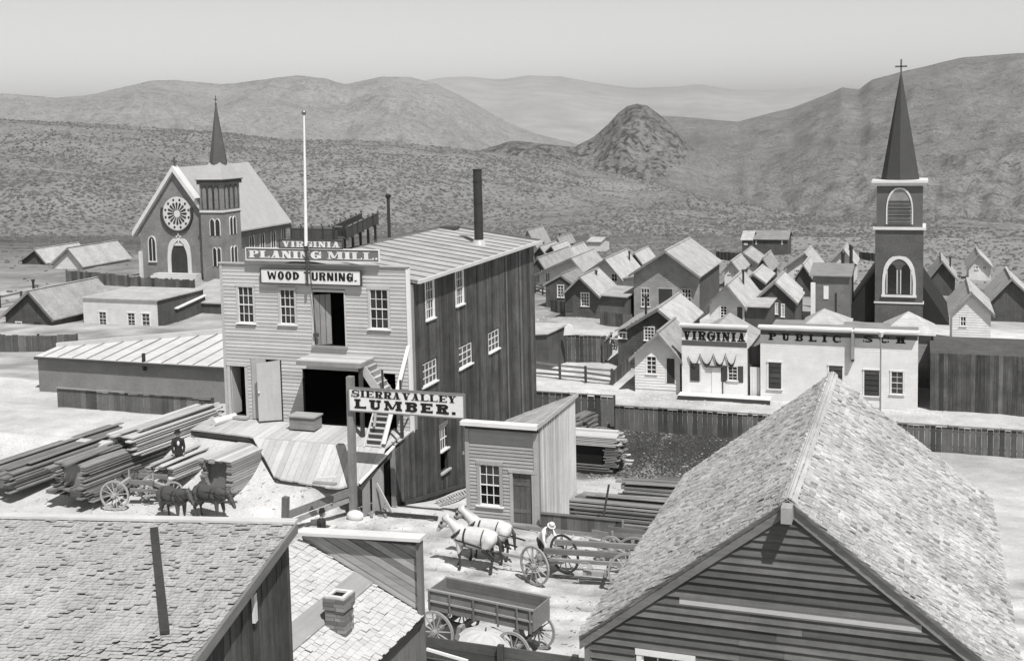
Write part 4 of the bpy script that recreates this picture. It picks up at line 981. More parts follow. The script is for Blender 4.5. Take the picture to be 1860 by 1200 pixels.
slab_house('cottage', 'light roofed square annex at the left end of the long low building', 'cottage', 1348, 1365, 420, 435, 3, 7, DKW, ROOFL, wins=[(1351, 441, 1358, 445, 'window', WHITE)])
slab_house('cottage', 'lone white roofed hut on the hillside', 'cottage', 1068, 1090, 431, 439, 2, 7, WHW, ROOFL)
t_, y_ = slab_house('brick_house', 'two storey brick house with dark eave and white shuttered window behind the school', 'house', 1476, 1542, 479, 500, 5.5, 8, REDB, ROOFG, y=112, wins=[(1496, 519, 1505, 543, 'shutter', WHITE), (1517, 532, 1520, 566, 'drainpipe', IRON)])
for px, p0, p1, lb in ((1531, 460, 497, 0), (1546, 447, 488, 0)):
    a = at(px, p0, y=116); b = at(px, p1, y=116); m = MB(); m.cyl((a.x, 116, b.z-1), (a.x, 116, a.z), .16, .16, 8); m.sphere((a.x, 116, a.z), .22 if px == 1531 else .12, 8, 5); part('stovepipe', m, IRON, t_)
a = at(1473, 513, y=111.8); b = at(1481, 573, y=111.8); m = MB(); m.box(a.x, b.x, 111.6, 111.9, b.z, a.z); part('corner_board', m, WHITE, t_)
# pyramid roofed house behind the school front, and a plain roofed one farther right
def hip(label, pl, pr, ap, y, depth):
    a, b, c = at(*pl, y=y), at(*pr, y=y), at(*ap, y=y+depth*.45); zb = ground(a.x, y)-.3; ze = min(a.z, b.z)
    t = thing('hip_roofed_house', label, 'house', ((a.x+b.x)/2, y, zb+.3))
    m = MB(); m.box(a.x+.3, b.x-.3, y+.3, y+depth-.3, zb, ze); part('wall', m, GRW, t)
    m = MB(); m.raw([(a.x, y, ze), (b.x, y, ze), (b.x, y+depth, ze), (a.x, y+depth, ze), (c.x, y+depth*.45, c.z)], [(0, 1, 4), (1, 2, 4), (2, 3, 4), (3, 0, 4), (3, 2, 1, 0)]); part('roof', m, ROOFL, t)
hip('house with steep light pyramid roof showing above the school front', (1452, 596), (1543, 597), (1497, 560), 86, 5)
hip('house with light pyramid roof in front of the brick church tower', (1600, 606), (1700, 610), (1650, 565), 86, 5)

# the shop and the school with false fronts
def false_front(name, label, cat, pa, pb, ptop, ptopr, pbot, depth, y=79.0, rooflow=1.2):
    a, b = at(pa, ptop, y=y), at(pb, ptopr, y=y); zt = (a.z+b.z)/2; zb = at(pa, pbot, y=y).z
    t = thing(name, label, cat, ((a.x+b.x)/2, y, zb)); return t, a.x, b.x, zb, zt, Ff(0, y)
t, x0, x1, zb, zt, F = false_front('shop', 'white false fronted shop with black VIRGINIA lettering and draped bunting', 'shop', 1238, 1357, 584, 592, 714, 8)
zt -= .05; S_ = lambda px, py: at(px, py, y=79.0)
def rect(p0, p1, p2, p3): a, b = S_(p0, p1), S_(p2, p3); return (a.x, b.x, b.z, a.z)
w1, w2, dr = rect(1254, 660, 1271, 692), rect(1323, 665, 1339, 691), rect(1293, 666, 1312, 715)
backing(t, F, [(x0, zb-.5), (x1, zb-.5), (x1, zt-.1), (x0, zt-.1)], WHITE, holes=[w2], th=.15)
clap(t, F, lambda z: (x0, x1), zb, zt-1.5, .14, WHITE, holes=[(q[0]-.08, q[1]+.08, q[2]-.05, q[3]+.08) for q in (w1, w2, dr)], joined=True, name='siding', butt=.03)
window(t, F, *w2, 2, 4, case=.08, far=True)
m = MB(); m.fbox(F, *w1[:2], .0, .07, *w1[2:]); part('shutter', m, DKX, t)
for (u0, u1) in ((w2[0]-.5, w2[0]-.06), (w2[1]+.06, w2[1]+.42)):
    m = MB(); m.fbox(F, u0, u1, .03, .07, w2[2]-.1, w2[3]+.05); part('shutter', m, DKX, t)
m = MB(); m.fbox(F, dr[0], dr[1], 0, .05, *dr[2:]); part('door', m, WHITEV, t)
m = MB(); m.fbox(F, dr[1], dr[1]+.05, 0, .09, *dr[2:]); m.fbox(F, dr[0]-.3, dr[1]+.1, 0, .22, dr[3], dr[3]+.1); part('door_hood', m, DKX, t)
m = MB(); m.fbox(F, x0-.1, x1+.1, -.1, .42, zt-.1, zt+.02); m.fbox(F, x0-.05, x1+.05, -.1, .25, zt-.26, zt-.1); part('cornice', m, WHITE, t)
l0, l1 = S_(1241, 616), S_(1355, 600); lz0, lz1 = S_(1241, 615).z, S_(1241, 600).z
m = MB(); m.fbox(F, x0+.02, x1-.02, 0, .03, lz1+.03, zt-.26); m.fbox(F, x0+.02, x1-.02, 0, .05, lz0-.42, lz0-.08); part('band_and_shade', m, wood('grey_band_shade', .10, 'x', .2, .3, .1, .1), t)  # upper strip paints in the cornice shadow, lower one is a real dark band
m = MB(); m.fbox(F, x0+.02, x1-.02, 0, .035, lz0-.08, lz1+.03); part('name_board', m, WHITE, t)
lettering(t, shift(F, .036), 'VIRGINIA', x0+.1, x1-.12, lz0-.04, lz1, BLACK, wd=.95, T=.32, t=.15, S=.17, sl=.12, gap=.14)
# bunting
bn = [(1250, 645), (1262, 660), (1272, 641), (1284, 660), (1296, 641), (1308, 661), (1318, 641), (1329, 661), (1338, 643)]
g = thing('bunting', 'dark draped bunting hung in scallops across the white shop front', 'bunting', tuple(S_(1295, 650)))
for (p, q) in zip(bn, bn[1:]):
    m = MB(); a, b = S_(*p), S_(*q); n = 6; low = a if a.z < b.z else b; hi = b if a.z < b.z else a
    prev = None
    for k in range(n+1):
        f = k/n; x = hi.x+(low.x-hi.x)*f; z = low.z+(hi.z-low.z)*(1-f)**2.0; wd = .05+.20*math.sin(f*1.6)
        cur = (x, z, wd)
        if prev:
            m.hexa([(prev[0], 78.88, prev[1]-prev[2]), (x, 78.85, z-wd), (x, 78.9, z-wd), (prev[0], 78.93, prev[1]-prev[2]), (prev[0], 78.88, prev[1]), (x, 78.86, z), (x, 78.91, z), (prev[0], 78.93, prev[1])])
        prev = cur
    part('swag', m, wood('bunting_cloth', .05, 'x', .4, .4, .4), g)
m = MB(); m.box(x0+.15, x1+.05, 79.15, 86, zb-.4, zt-1.6); part('wall', m, DKW, t)
m = MB(); m.hexa([(x0+.1, 79.15, zt-1.6), (x1+.1, 79.15, zt-1.6), (x1+.1, 86, zt-1.6), (x0+.1, 86, zt-1.6), ((x0+x1)/2-.01, 79.15, zt-.3), ((x0+x1)/2+.01, 79.15, zt-.3), ((x0+x1)/2+.01, 86, zt-.3), ((x0+x1)/2-.01, 86, zt-.3)]); part('roof', m, ROOFL, t)
SX1 = x1
# boardwalk
a = S_(1237, 716); bws = thing('boardwalk', 'low bleached boardwalk along the white shop front', 'boardwalk', (a.x, 78.3, zb))
for k in range(14):
    u = x0-.1+k*(6.3/14); m = MB(); m.box(u, u+6.3/14-.02, 77.9, 78.92, zb-.02, zb+.13+random.uniform(0, .01)); part('plank', m, WHITE, bws)
m = MB(); m.box(x0-.1, x0+6.2, 77.86, 77.9, zb-.3, zb+.1); part('edge', m, DKX, bws)
# passage door and gap
a, b = S_(1361, 668), S_(1379, 718); t2 = thing('passage_gate', 'tall white plank gate in the gap between shop and school', 'gate', (a.x, 79.3, zb))
for k in range(4):
    m = MB(); w_ = (b.x-a.x)/4; m.box(a.x+w_*k+.01, a.x+w_*(k+1), 79.3, 79.36, b.z-.2, a.z); part('plank', m, WHITEV, t2)
m = MB(); c = S_(1358, 640); m.box(SX1+.02, S_(1380, 640).x-.02, 79.7, 79.8, zb, c.z+.3); part('wall', m, DKW, t2)
m = MB(); d = S_(1379, 606); m.hexa([(SX1+.0, 79.8, c.z-.2), (S_(1379, 600).x, 79.8, c.z+.5), (S_(1379, 600).x, 86, c.z+.5), (SX1, 86, c.z-.2), (SX1, 79.8, c.z-.1), (S_(1379, 600).x, 79.8, c.z+.6), (S_(1379, 600).x, 86, c.z+.6), (SX1, 86, c.z-.1)]); part('roof', m, ROOFL, t2)

t, x0, x1, zb, zt, F = false_front('school', 'long white false fronted school with PUBLIC lettering across two joined fronts', 'school', 1381, 1668, 590, 605, 727, 9)
zt = S_(1381, 590).z
ws = [rect(1396, 657, 1419, 706), rect(1506, 663, 1530, 712), rect(1570, 671, 1597, 719), rect(1619, 674, 1640, 716)]
xm = S_(1550, 610).x
backing(t, F, [(x0, zb-.8), (x1, zb-.8), (x1, zt-.1), (x0, zt-.1)], WHITE, holes=[ws[3]], th=.15)
clap(t, F, lambda z: (x0, x1), zb-.3, zt-.62, .15, WHITE, holes=[(q[0]-.1, q[1]+.1, q[2]-.08, q[3]+.08) for q in ws], joined=True, name='siding', butt=.024)
window(t, F, *ws[3], 2, 4, case=.09, far=True)
for q in ws[:3]:
    m = MB(); m.fbox(F, q[0], q[1], 0, .03, q[2], q[3]); o = part('window', m, DKZ, t)
    m = MB(); m.fbox(F, q[0]-.1, q[1]+.1, 0, .1, q[3], q[3]+.09); m.fbox(F, q[0]-.1, q[0], 0, .05, q[2], q[3]); m.fbox(F, q[1], q[1]+.1, 0, .05, q[2], q[3]); part('casing', m, WHITE, o)
    m = MB(); m.fbox(F, q[0]-.12, q[1]+.12, 0, .13, q[2]-.08, q[2]); part('sill', m, WHITE, o)
    for k in range(5): m = MB(); m.fbox(F, q[0]+.04, q[1]-.04, .03, .06, q[2]+(q[3]-q[2])*(k+.1)/5, q[2]+(q[3]-q[2])*(k+.9)/5); part('shutter_panel', m, DKZ, o)
m = MB(); m.fbox(F, x0-.1, xm-.06, -.1, .55, zt-.1, zt+.02); m.fbox(F, xm+.08, x1+.1, -.1, .55, zt-.12, zt+.0); m.fbox(F, x0, x1, -.1, .35, zt-.26, zt-.12); part('cornice', m, WHITE, t)
m = MB(); m.fbox(F, x0+.02, x1-.02, 0, .03, zt-.64, zt-.26); part('under_cornice_strip', m, wood('grey_band_shade', .10, 'x'), t)
m = MB(); a, b = S_(1547, 601), S_(1552, 654); m.fbox(F, a.x, b.x, 0, .5, b.z+.15, a.z); part('divider', m, GRW, t)
m = MB(); m.fbox(F, a.x, b.x, 0, .5, b.z, b.z+.14); part('divider_foot', m, DKX, t)
a, b = S_(1396, 614), S_(1527, 603); zl = S_(1396, 617).z; zh = S_(1396, 604).z
lettering(t, shift(F, .03), 'PUBLIC', a.x, b.x, zl, zh, BLACK, wd=1.05, T=.34, t=.17, S=.18, sl=.14, gap=.75)
a, b = S_(1568, 614), S_(1645, 603); zl = S_(1570, 621).z; zh = S_(1570, 609).z
lettering(t, shift(F, .03), 'SCH', a.x, b.x, zl, zh, BLACK, wd=1.05, T=.34, t=.17, S=.18, sl=.14, gap=.75)
m = MB(); m.box(x0+.1, x1-.1, 79.15, 88, zb-.8, zt-1.2); part('wall', m, GRW, t)
m = MB(); m.hexa([(x0, 79.15, zt-1.2), (x1, 79.15, zt-1.2), (x1, 88, zt-1.2), (x0, 88, zt-1.2), (x0, 79.15, zt-1.1), (x1, 79.15, zt-1.1), (x1, 88, zt-1.1), (x0, 88, zt-1.1)]); part('roof', m, ROOFG, t)
# street lamp
b = gpt(1601, 745); a = at(1600, 606, y=73.0); lb = ground(a.x, 73)
t = thing('street_lamp', 'slender street lamp with pale glass globe in front of the school', 'street lamp', (a.x, 73, lb))
m = MB(); m.cyl((a.x, 73, lb-.2), (a.x, 73, a.z-.2), .055, .045, 8); m.cyl((a.x, 73, lb-.1), (a.x, 73, lb+.5), .12, .08, 8); part('pole', m, GREYV, t)
m = MB(); m.cyl((a.x, 73, a.z-.2), (a.x, 73, a.z+.1), .11, .19, 8); m.cyl((a.x, 73, a.z+.1), (a.x, 73, a.z+.24), .2, .03, 8); part('lantern', m, STONEW, t)

# a building continuing the street on the right
t, x0, x1, zb, zt, F = false_front('warehouse', 'dark plank building standing right of the school front', 'building', 1690, 1900, 640, 650, 760, 9)
backing(t, F, [(x0, zb-.8), (x1, zb-.8), (x1, zt), (x0, zt)], DKW, th=.15); vboards(t, F, x0, x1, lambda u: zb-.7, lambda u: zt, .28, DARKV)
m = MB(); m.box(x0, x1, 79.2, 88, zb-.8, zt-.5); part('wall', m, DKW, t)

# ------------------------------------------------------------ churches
def pointed(F, u0, u1, z0, z1, n=6):
    """outline of a pointed arch opening, from lower left round to lower right, in (u,z)"""
    c = (u0+u1)/2; w_ = u1-u0; zs = z1-w_*.9; P = [(u0, z0)]
    for k in range(n+1):
        f = k/n; P.append((u0+(c-u0)*(1-math.cos(f*math.pi/2)), zs+(z1-zs)*math.sin(f*math.pi/2)))
    for k in range(n-1, -1, -1):
        f = k/n; P.append((u1-(u1-c)*(1-math.cos(f*math.pi/2)), zs+(z1-zs)*math.sin(f*math.pi/2)))
    P.append((u1, z0)); return P
def arch_window(par, F, u0, u1, z0, z1, trim=STONEW, dark=GLASS, tw=.09, mull=1, name='window', fill=True):
    P = pointed(F, u0, u1, z0, z1); m = MB()
    c = (u0+u1)/2
    for (a, b) in zip(P, P[1:]):
        oa = (a[0]+(a[0]-c)/max(abs(a[0]-c), .2)*tw, a[1]+(tw if a[1] > z0+.01 and abs(a[0]-c) < (u1-u0)*.45 else 0)); ob = (b[0]+(b[0]-c)/max(abs(b[0]-c), .2)*tw, b[1]+(tw if b[1] > z0+.01 and abs(b[0]-c) < (u1-u0)*.45 else 0))
        m.hexa([F(a[0], 0, a[1]), F(b[0], 0, b[1]), F(b[0], .1, b[1]), F(a[0], .1, a[1]), F(oa[0], 0, oa[1]), F(ob[0], 0, ob[1]), F(ob[0], .1, ob[1]), F(oa[0], .1, oa[1])])
    o = part(name, m, trim, par)
    if fill:
        m = MB(); m.prism([F(p[0], .012, p[1]) for p in P], F(0, .02, 0)-F(0, 0, 0)); part('pane', m, dark, o)
    if mull:
        m = MB(); m.fbox(F, c-.035, c+.035, .03, .08, z0, z1-.2); part('mullion', m, trim, o)
        m = MB(); m.fbox(F, u0-tw*1.2, u1+tw*1.2, 0, .16, z0-.12, z0); part('sill', m, trim, o)
    return o
CB = plain('church_brick', .21, .5, 5, bump=.6); SLATE = wood('church_roof', .36, 'x', .15, .15, .05, .1, gs=3); SPIRE = plain('spire_shingle', .09, .25, 4)
cy = 100.0; FC = Ff(0, cy)
K = lambda px, py, y=cy: at(px, py, y=y)
ap = K(317, 304); le = K(246, 420); hw = ap.x-le.x; gz = -.9
wl, wr = ap.x-hw+.55, ap.x+hw-.55
ch = thing('brick_church', 'brick gothic church with rose window and slender spired corner tower', 'church', (ap.x, cy, -.2))
sl = (ap.z-le.z)/hw; rz = lambda x: ap.z-.15-sl*abs(x-ap.x)
dL, dR = K(313, 500).x, K(343, 500).x; dtop = K(327, 440).z; dz0 = K(327, 495).z
backing(ch, FC, [(wl, gz-1), (wr, gz-1), (wr, rz(wr)), (ap.x, ap.z-.15), (wl, rz(wl))], CB, holes=[], th=.4)
yf = at(447, 281, x=ap.x).y; 
m = MB(); m.box(wl, wl+.4, cy+.4, yf, gz-1, rz(wl)-.05); m.box(wr-.4, wr, cy+.4, yf, gz-2, rz(wr)-.05); m.prism([(wl, yf, gz-2), (wr, yf, gz-2), (wr, yf, rz(wr)), (ap.x, yf, ap.z-.2), (wl, yf, rz(wl))], (0, .3, 0)); part('wall', m, CB, ch)
for s in (-1, 1):
    xe = ap.x+s*(hw+.1); zz = ap.z-sl*(hw+.1)
    m = MB(); m.hexa([(ap.x, cy-.15, ap.z-.15), (xe, cy-.15, zz-.15), (xe, yf+.4, zz-.15), (ap.x, yf+.4, ap.z-.15), (ap.x, cy-.15, ap.z), (xe, cy-.15, zz), (xe, yf+.4, zz), (ap.x, yf+.4, ap.z)]); r = part('roof', m, SLATE, ch)
    m = MB(); m.hexa([(ap.x, cy-.45, ap.z-.42), (xe, cy-.45, zz-.42), (xe, cy+.5, zz-.42), (ap.x, cy+.5, ap.z-.42), (ap.x, cy-.45, ap.z+.16), (xe, cy-.45, zz+.16), (xe, cy+.5, zz+.16), (ap.x, cy+.5, ap.z+.16)]); part('coping', m, STONEW, r)
m = MB(); zz = ap.z-sl*(hw+.1); m.box(ap.x+hw-.5, ap.x+hw+.05, cy+2.5, yf+.3, zz-.65, zz-.15); part('eave_band', m, DKY, ch)
# cross on the gable
c = K(318, 286); m = MB(); m.box(ap.x-.07, ap.x+.07, cy-.07, cy+.07, ap.z+.1, c.z); m.box(ap.x-.3, ap.x+.3, cy-.06, cy+.06, c.z-.5, c.z-.34); part('cross', m, SPIRE, ch)
# rose window
rc = K(322, 388); rr_ = (K(348, 388).x-K(296, 388).x)/2; n_ = Vector((0, -1, 0)); cc = Vector((rc.x, cy-.02, rc.z))
m = MB(); m.cyl(cc+Vector((0, .03, 0)), cc+Vector((0, -.02, 0)), rr_, rr_, 32); ro = part('rose_window', m, STONEW, ch)
m = MB(); m.ring(cc+Vector((0, -.04, 0)), n_, (1, 0, 0), rr_, rr_+.2, .3, 32, math.radians(-200), math.radians(20)); part('hood_mould', m, DKX, ro)
for k in range(16):
    a_ = 2*math.pi*k/16; d_ = Vector((math.cos(a_), 0, math.sin(a_))); e_ = Vector((-math.sin(a_), 0, math.cos(a_))); r0, r1 = rr_*.22, rr_*.62; wd = rr_*.075
    m = MB(); m.prism([cc+d_*r0-e_*wd*.3, cc+d_*r1-e_*wd, cc+d_*(r1+.12)-e_*0, cc+d_*r1+e_*wd, cc+d_*r0+e_*wd*.3], (0, -.045, 0)); part('pane', m, GLASS, ro)
for k in range(12):
    a_ = 2*math.pi*(k+.5)/12; d_ = Vector((math.cos(a_), 0, math.sin(a_)))
    q = cc+d_*rr_*.83; m = MB(); m.cyl(q, q+Vector((0, -.045, 0)), rr_*.075, rr_*.075, 8); part('pane', m, GLASS, ro)
arch_window(ch, FC, K(272, 470).x, K(284, 470).x, K(278, 474).z, K(278, 430).z, dark=GLASS)
o = arch_window(ch, FC, dL, dR, dz0, dtop, tw=.42, mull=0, name='portal', dark=DKZ)
m = MB(); q = K(325, 433); m.box(q.x-.09, q.x+.09, cy-.12, cy-.02, q.z-.5, q.z+.6); m.box(q.x-.3, q.x+.3, cy-.12, cy-.02, q.z+.1, q.z+.28); m.prism([(q.x-.7, cy-.1, q.z-.75), (q.x+.7, cy-.1, q.z-.75), (q.x, cy-.1, q.z-.1)], (0, .09, 0)); part('portal_cross', m, STONEW, o)
m = MB()
for k in range(7): m.box(dL-1.6-.1*k, dR+1.6+.1*k, cy-1.0-.35*k, cy-.0-.35*k+.3, gz-1, dz0-.02-.17*k)
part('steps', m, plain('stone_step', .5, .15, 3), ch)
m = MB(); q = K(255, 470); m.box(wl-.12, wl+.2, cy-.25, cy+.2, gz-1, q.z+.8); part('buttress', m, STONEW, ch)
# tower
tx0 = K(365, 400, cy-1.2).x; tx1 = K(405, 400, cy-1.2).x; ty0 = cy-1.2; ty1 = at(437, 400, x=tx1).y; tzt = at(385, 326, y=ty0).z
m = MB(); m.box(tx0, tx1, ty0, ty1, gz-1, tzt-.5); tw_ = part('tower', m, CB, ch)
zc = at(385, 384, y=ty0).z
m = MB(); m.box(tx0-.08, tx1+.08, ty0-.08, ty1+.08, zc-.12, zc+.08); part('string_course', m, STONEW, tw_)
m = MB(); m.box(tx0-.06, tx1+.06, ty0-.06, ty1+.06, zc-.22, zc-.12); part('string_course', m, DKX, tw_)
m = MB(); m.box(tx0-.2, tx1+.2, ty0-.2, ty1+.2, tzt-.5, tzt-.1); m.box(tx0-.3, tx1+.3, ty0-.3, ty1+.3, tzt-.1, tzt); part('cornice', m, DKX, tw_)
FT = Ff(0, ty0); FTS = Fs(tx1, 0); wdt = (tx1-tx0); dpt_ = ty1-ty0
for k in range(3):
    u = tx0+wdt*(.12+.27*k); arch_window(tw_, FT, u, u+wdt*.2, zc+.25, tzt-.7, trim=DKX, dark=CB, tw=.05, mull=0, name='louvred_arch')
    u = ty0+dpt_*(.14+.27*k); arch_window(tw_, FTS, u, u+dpt_*.2, zc+.25, tzt-.7, trim=DKX, dark=STONEW if k == 9 else CB, tw=.05, mull=0, name='louvred_arch')
for (F_, b0, b1, py0, py1) in ((FT, tx0+wdt*.42, tx0+wdt*.86, 428, 398), (FT, tx0+wdt*.5, tx0+wdt*.85, 483, 450)):
    z0_, z1_ = at(390, py0, y=ty0).z, at(390, py1, y=ty0).z; mid = (b0+b1)/2
    arch_window(tw_, F_, b0, mid-.05, z0_, z1_, tw=.05, mull=0); arch_window(tw_, F_, mid+.05, b1, z0_, z1_, tw=.05, mull=0)
for (py0, py1) in ((428, 396), (483, 450)):
    z0_, z1_ = at(390, py0, y=ty0).z, at(390, py1, y=ty0).z; b0, b1 = ty0+dpt_*.35, ty0+dpt_*.7; mid = (b0+b1)/2
    arch_window(tw_, FTS, b0, mid-.05, z0_, z1_, tw=.05, mull=0); arch_window(tw_, FTS, mid+.05, b1, z0_, z1_, tw=.05, mull=0)
cx_, cy_ = (tx0+tx1)/2, (ty0+ty1)/2
zs1 = at(388, 292, y=cy_).z; zs2 = at(390, 190, y=cy_).z
m = MB(); r0 = wdt*.75; 
m.raw([(tx0-.3, ty0-.3, tzt), (tx1+.3, ty0-.3, tzt), (tx1+.3, ty1+.3, tzt), (tx0-.3, ty1+.3, tzt)]+[(cx_+.85*math.cos(a)*.9, cy_+.85*math.sin(a)*.9, zs1) for a in [math.radians(-135+90*i) for i in range(4)]], [(0, 1, 5, 4), (1, 2, 6, 5), (2, 3, 7, 6), (3, 0, 4, 7), (4, 5, 6, 7)]); part('spire_foot', m, SLATE, ch)
m = MB(); m.cyl((cx_, cy_, zs1-.3), (cx_, cy_, zs2), .92, .06, 8); part('spire', m, SPIRE, ch)
m = MB(); m.sphere((cx_, cy_, zs2+.05), .12, 8, 6); m.box(cx_-.03, cx_+.03, cy_-.03, cy_+.03, zs2, zs2+.9); m.box(cx_-.2, cx_+.2, cy_-.03, cy_+.03, zs2+.45, zs2+.53); part('cross', m, SPIRE, ch)
# nave windows
for k, px in enumerate((456, 475, 495, 514)):
    q = at(px, 430-k*5, x=wr); arch_window(ch, Fs(wr, 0), q.y-.42, q.y+.42, q.z-1.8, q.z+.35, tw=.08)

# right hand brick church
by = 115.0; KR = lambda px, py: at(px, py, y=by)
t = thing('brick_church', 'brick church tower with tall spire rising behind the school', 'church', (KR(1632, 560).x, by, -4.6))
x0 = KR(1590, 400).x; x1 = x0+4.35; zl = KR(1590, 415).z; zh = KR(1590, 328).z; d_ = 4.35
RB = plain('dark_brick', .10, .5, 5); 
m = MB(); m.box(x0, x1, by, by+d_, -6, zl); part('tower', m, RB, t)
m = MB(); m.box(x0+.1, x1-.1, by+.1, by+d_-.1, zl, zh-.2); bel = part('belfry', m, wood('belfry_board', .12, 'x', .2, .3, .1), t)
m = MB(); m.box(x0-.2, x1+.2, by-.2, by+d_+.2, zl-.1, zl+.14); part('cornice', m, STONEW, t)
m = MB(); m.box(x0-.35, x1+.35, by-.35, by+d_+.35, zh-.22, zh); m.box(x0-.2, x1+.2, by-.2, by+d_+.2, zh-.5, zh-.22); part('cornice', m, STONEW, t)
m = MB(); zz = KR(1590, 550).z; m.box(x0-.08, x1+.08, by-.08, by+d_, zz, zz+.14); part('string_course', m, STONEW, t)
FB = Ff(0, by)
c_ = (x0+x1)/2
o = arch_window(t, FB, c_-1.25, c_+1.25, KR(1620, 535).z, KR(1620, 470).z, tw=.28, mull=0, dark=RB)
for s in (-1, 1): 
    m = MB(); P = pointed(FB, c_+s*.62-.42, c_+s*.62+.42, KR(1620, 533).z, KR(1620, 480).z); m.prism([FB(p[0], .05, p[1]) for p in P], (0, -.04, 0)); part('pane', m, GLASS, o)
    m = MB(); m.fbox(FB, c_+s*.62-.5, c_+s*.62-.42, .03, .1, KR(1620, 533).z, KR(1620, 490).z); m.fbox(FB, c_+s*.62+.42, c_+s*.62+.5, .03, .1, KR(1620, 533).z, KR(1620, 490).z); part('mullion', m, STONEW, o)
m = MB(); m.fbox(FB, c_-1.6, c_+1.6, 0, .2, KR(1620, 539).z, KR(1620, 535).z); part('sill', m, STONEW, t)
FB2 = shift(FB, -.1)
arch_window(bel, FB2, c_-1.1, c_+1.1, zl+.4, zh-.8, tw=.12, mull=0, dark=GRW, name='louvred_arch')
for k in range(8): m = MB(); z_ = zl+.5+k*.34; m.fbox(FB2, c_-1.0, c_+1.0, .03, .12, z_, z_+.1); part('louvre', m, DKX, bel) if z_ < zh-1.7 else None
apx = KR(1632, 140); m = MB(); m.cyl((c_, by+d_/2, zh), (c_, by+d_/2, at(1632, 136, y=by+2).z), 1.75, .08, 8); part('spire', m, plain('spire_slate', .06, .2, 3), t)
zt = at(1632, 136, y=by+2).z; zc = at(1632, 108, y=by+2).z
m = MB(); m.box(c_-.07, c_+.07, by+2.1, by+2.25, zt-.2, zc); m.box(c_-.55, c_+.55, by+2.1, by+2.25, zc-.75, zc-.6); part('cross', m, SPIRE, t)
# nave: steep roof left of the tower, its shaded slope painted near black
xr = KR(1590, 455).x; a = at(1588, 452, y=by+4); b = at(1521, 590, y=by+1)
m = MB(); hw_ = 5.2; xa = x0+2.2; zr_ = at(1588, 415, y=by+6).z-1.6
xe, ze_ = b.x, b.z
m.hexa([(xe, by+1, ze_), (xe+10.5, by+1, ze_), (xe+10.5, by+16, ze_), (xe, by+16, ze_), (xe+4.8, by+1, zr_), (xe+5.7, by+1, zr_), (xe+5.7, by+16, zr_), (xe+4.8, by+16, zr_)]); part('nave_roof', m, plain('nave_shaded_shingle', .02, .3, 4), t)
m = MB(); m.box(xe+.3, xe+10.2, by+1.3, by+15, -7, ze_+.1); part('wall', m, RB, t)

# ------------------------------------------------------------ left side: white house, sheds, long brick store
def boxhouse(name, label, cat, pts, y, depth, zb, wm, sidem, rm, wins=(), slope=0, oh=.15):
    (pa, ta), (pb, tb) = pts; a, b = at(pa, ta, y=y), at(pb, tb, y=y); zt = (a.z+b.z)/2
    t = thing(name, label, cat, ((a.x+b.x)/2, y, zb)); F = Ff(0, y); hol = []
    for wn in wins: p, q = at(wn[0], wn[1], y=y), at(wn[2], wn[3], y=y); hol.append((p.x, q.x, q.z, p.z))
    backing(t, F, [(a.x, zb-.6), (b.x, zb-.6), (b.x, zt), (a.x, zt)], wm, holes=hol)
    m = MB(); m.prism([(b.x, y+.1, zb-.8), (b.x, y+depth, zb-.8), (b.x, y+depth, zt+slope), (b.x, y+.1, zt)], (-.1, 0, 0)); m.box(a.x, b.x, y+depth-.1, y+depth, zb-.8, zt+slope-.05); m.prism([(a.x, y+.1, zb-.8), (a.x, y+depth, zb-.8), (a.x, y+depth, zt+slope), (a.x, y+.1, zt)], (.1, 0, 0)); part('wall', m, sidem, t)
    m = MB(); m.hexa([(a.x-oh, y-oh, zt), (b.x+oh, y-oh, zt), (b.x+oh, y+depth, zt+slope), (a.x-oh, y+depth, zt+slope), (a.x-oh, y-oh, zt+.1), (b.x+oh, y-oh, zt+.1), (b.x+oh, y+depth, zt+slope+.1), (a.x-oh, y+depth, zt+slope+.1)]); part('roof', m, rm, t)
    for h in hol: window(t, F, *h, 2, 4, case=.08, far=True)
    return t, a, b, zt
boxhouse('flat_roofed_house', 'white flat roofed house with two windows below the church', 'house', ((150, 540), (284, 548)), 78, 6.5, -1.9, WHW, DKW, ROOFL, wins=[(232, 568, 246, 593), (258, 569, 273, 597), (180, 566, 194, 591)])
boxhouse('plank_shed', 'dark plank shed with light sloping roof between church and mill', 'shed', ((309, 549), (420, 552)), 84, 7, -1.2, DKW, DKW, ROOFL, slope=1.0, wins=[(319, 551, 327, 562)])
boxhouse('plank_shed', 'low dark shed with bright white roof patch beside the white flat roofed house', 'shed', ((286, 560), (322, 560)), 80.5, 4, -1.5, DKW, DKW, WHITE, slope=.5)
# long store with bright roof beside the mill: low brick wall, roof rising to a board parapet
a, b = at(200, 652, y=52), at(402, 667, y=52); zt = b.z
t = thing('brick_store', 'low brick store with a broad bright roof left of the mill', 'store', ((a.x+b.x)/2, 52, .6))
xL = a.x-5; m = MB(); m.box(xL, b.x+2.5, 52, 52.3, -.2, zt); part('wall', m, plain('pale_brick', .20, .3, 6), t)
far_r, far_l = at(402, 583, y=61), at(227, 655, y=56)
c = at(400, 586, y=60.0); z60 = c.z
m = MB(); m.hexa([(xL, 51.8, zt), (b.x+2.5, 51.8, zt), (b.x+2.5, 60, z60+.1), (xL, 53.5, zt+.2), (xL, 51.8, zt+.08), (b.x+2.5, 51.8, zt+.08), (b.x+2.5, 60, z60+.18), (xL, 53.5, zt+.28)]); part('roof', m, wood('tin_roof', .52, 'x', .15, .3, .08, .2, gs=6), t)
for k in range(14):
    xx = xL+.6+k*(b.x+2.5-xL-.8)/14; f_ = (xx-xL)/(b.x+2.5-xL); m = MB(); m.beam((xx, 51.82, zt+.1), (xx, 53.5+(60-53.5)*f_-.1, zt+.3+(z60+.18-zt-.28)*f_), .05, .04); part('roof_seam', m, OLDY, t)
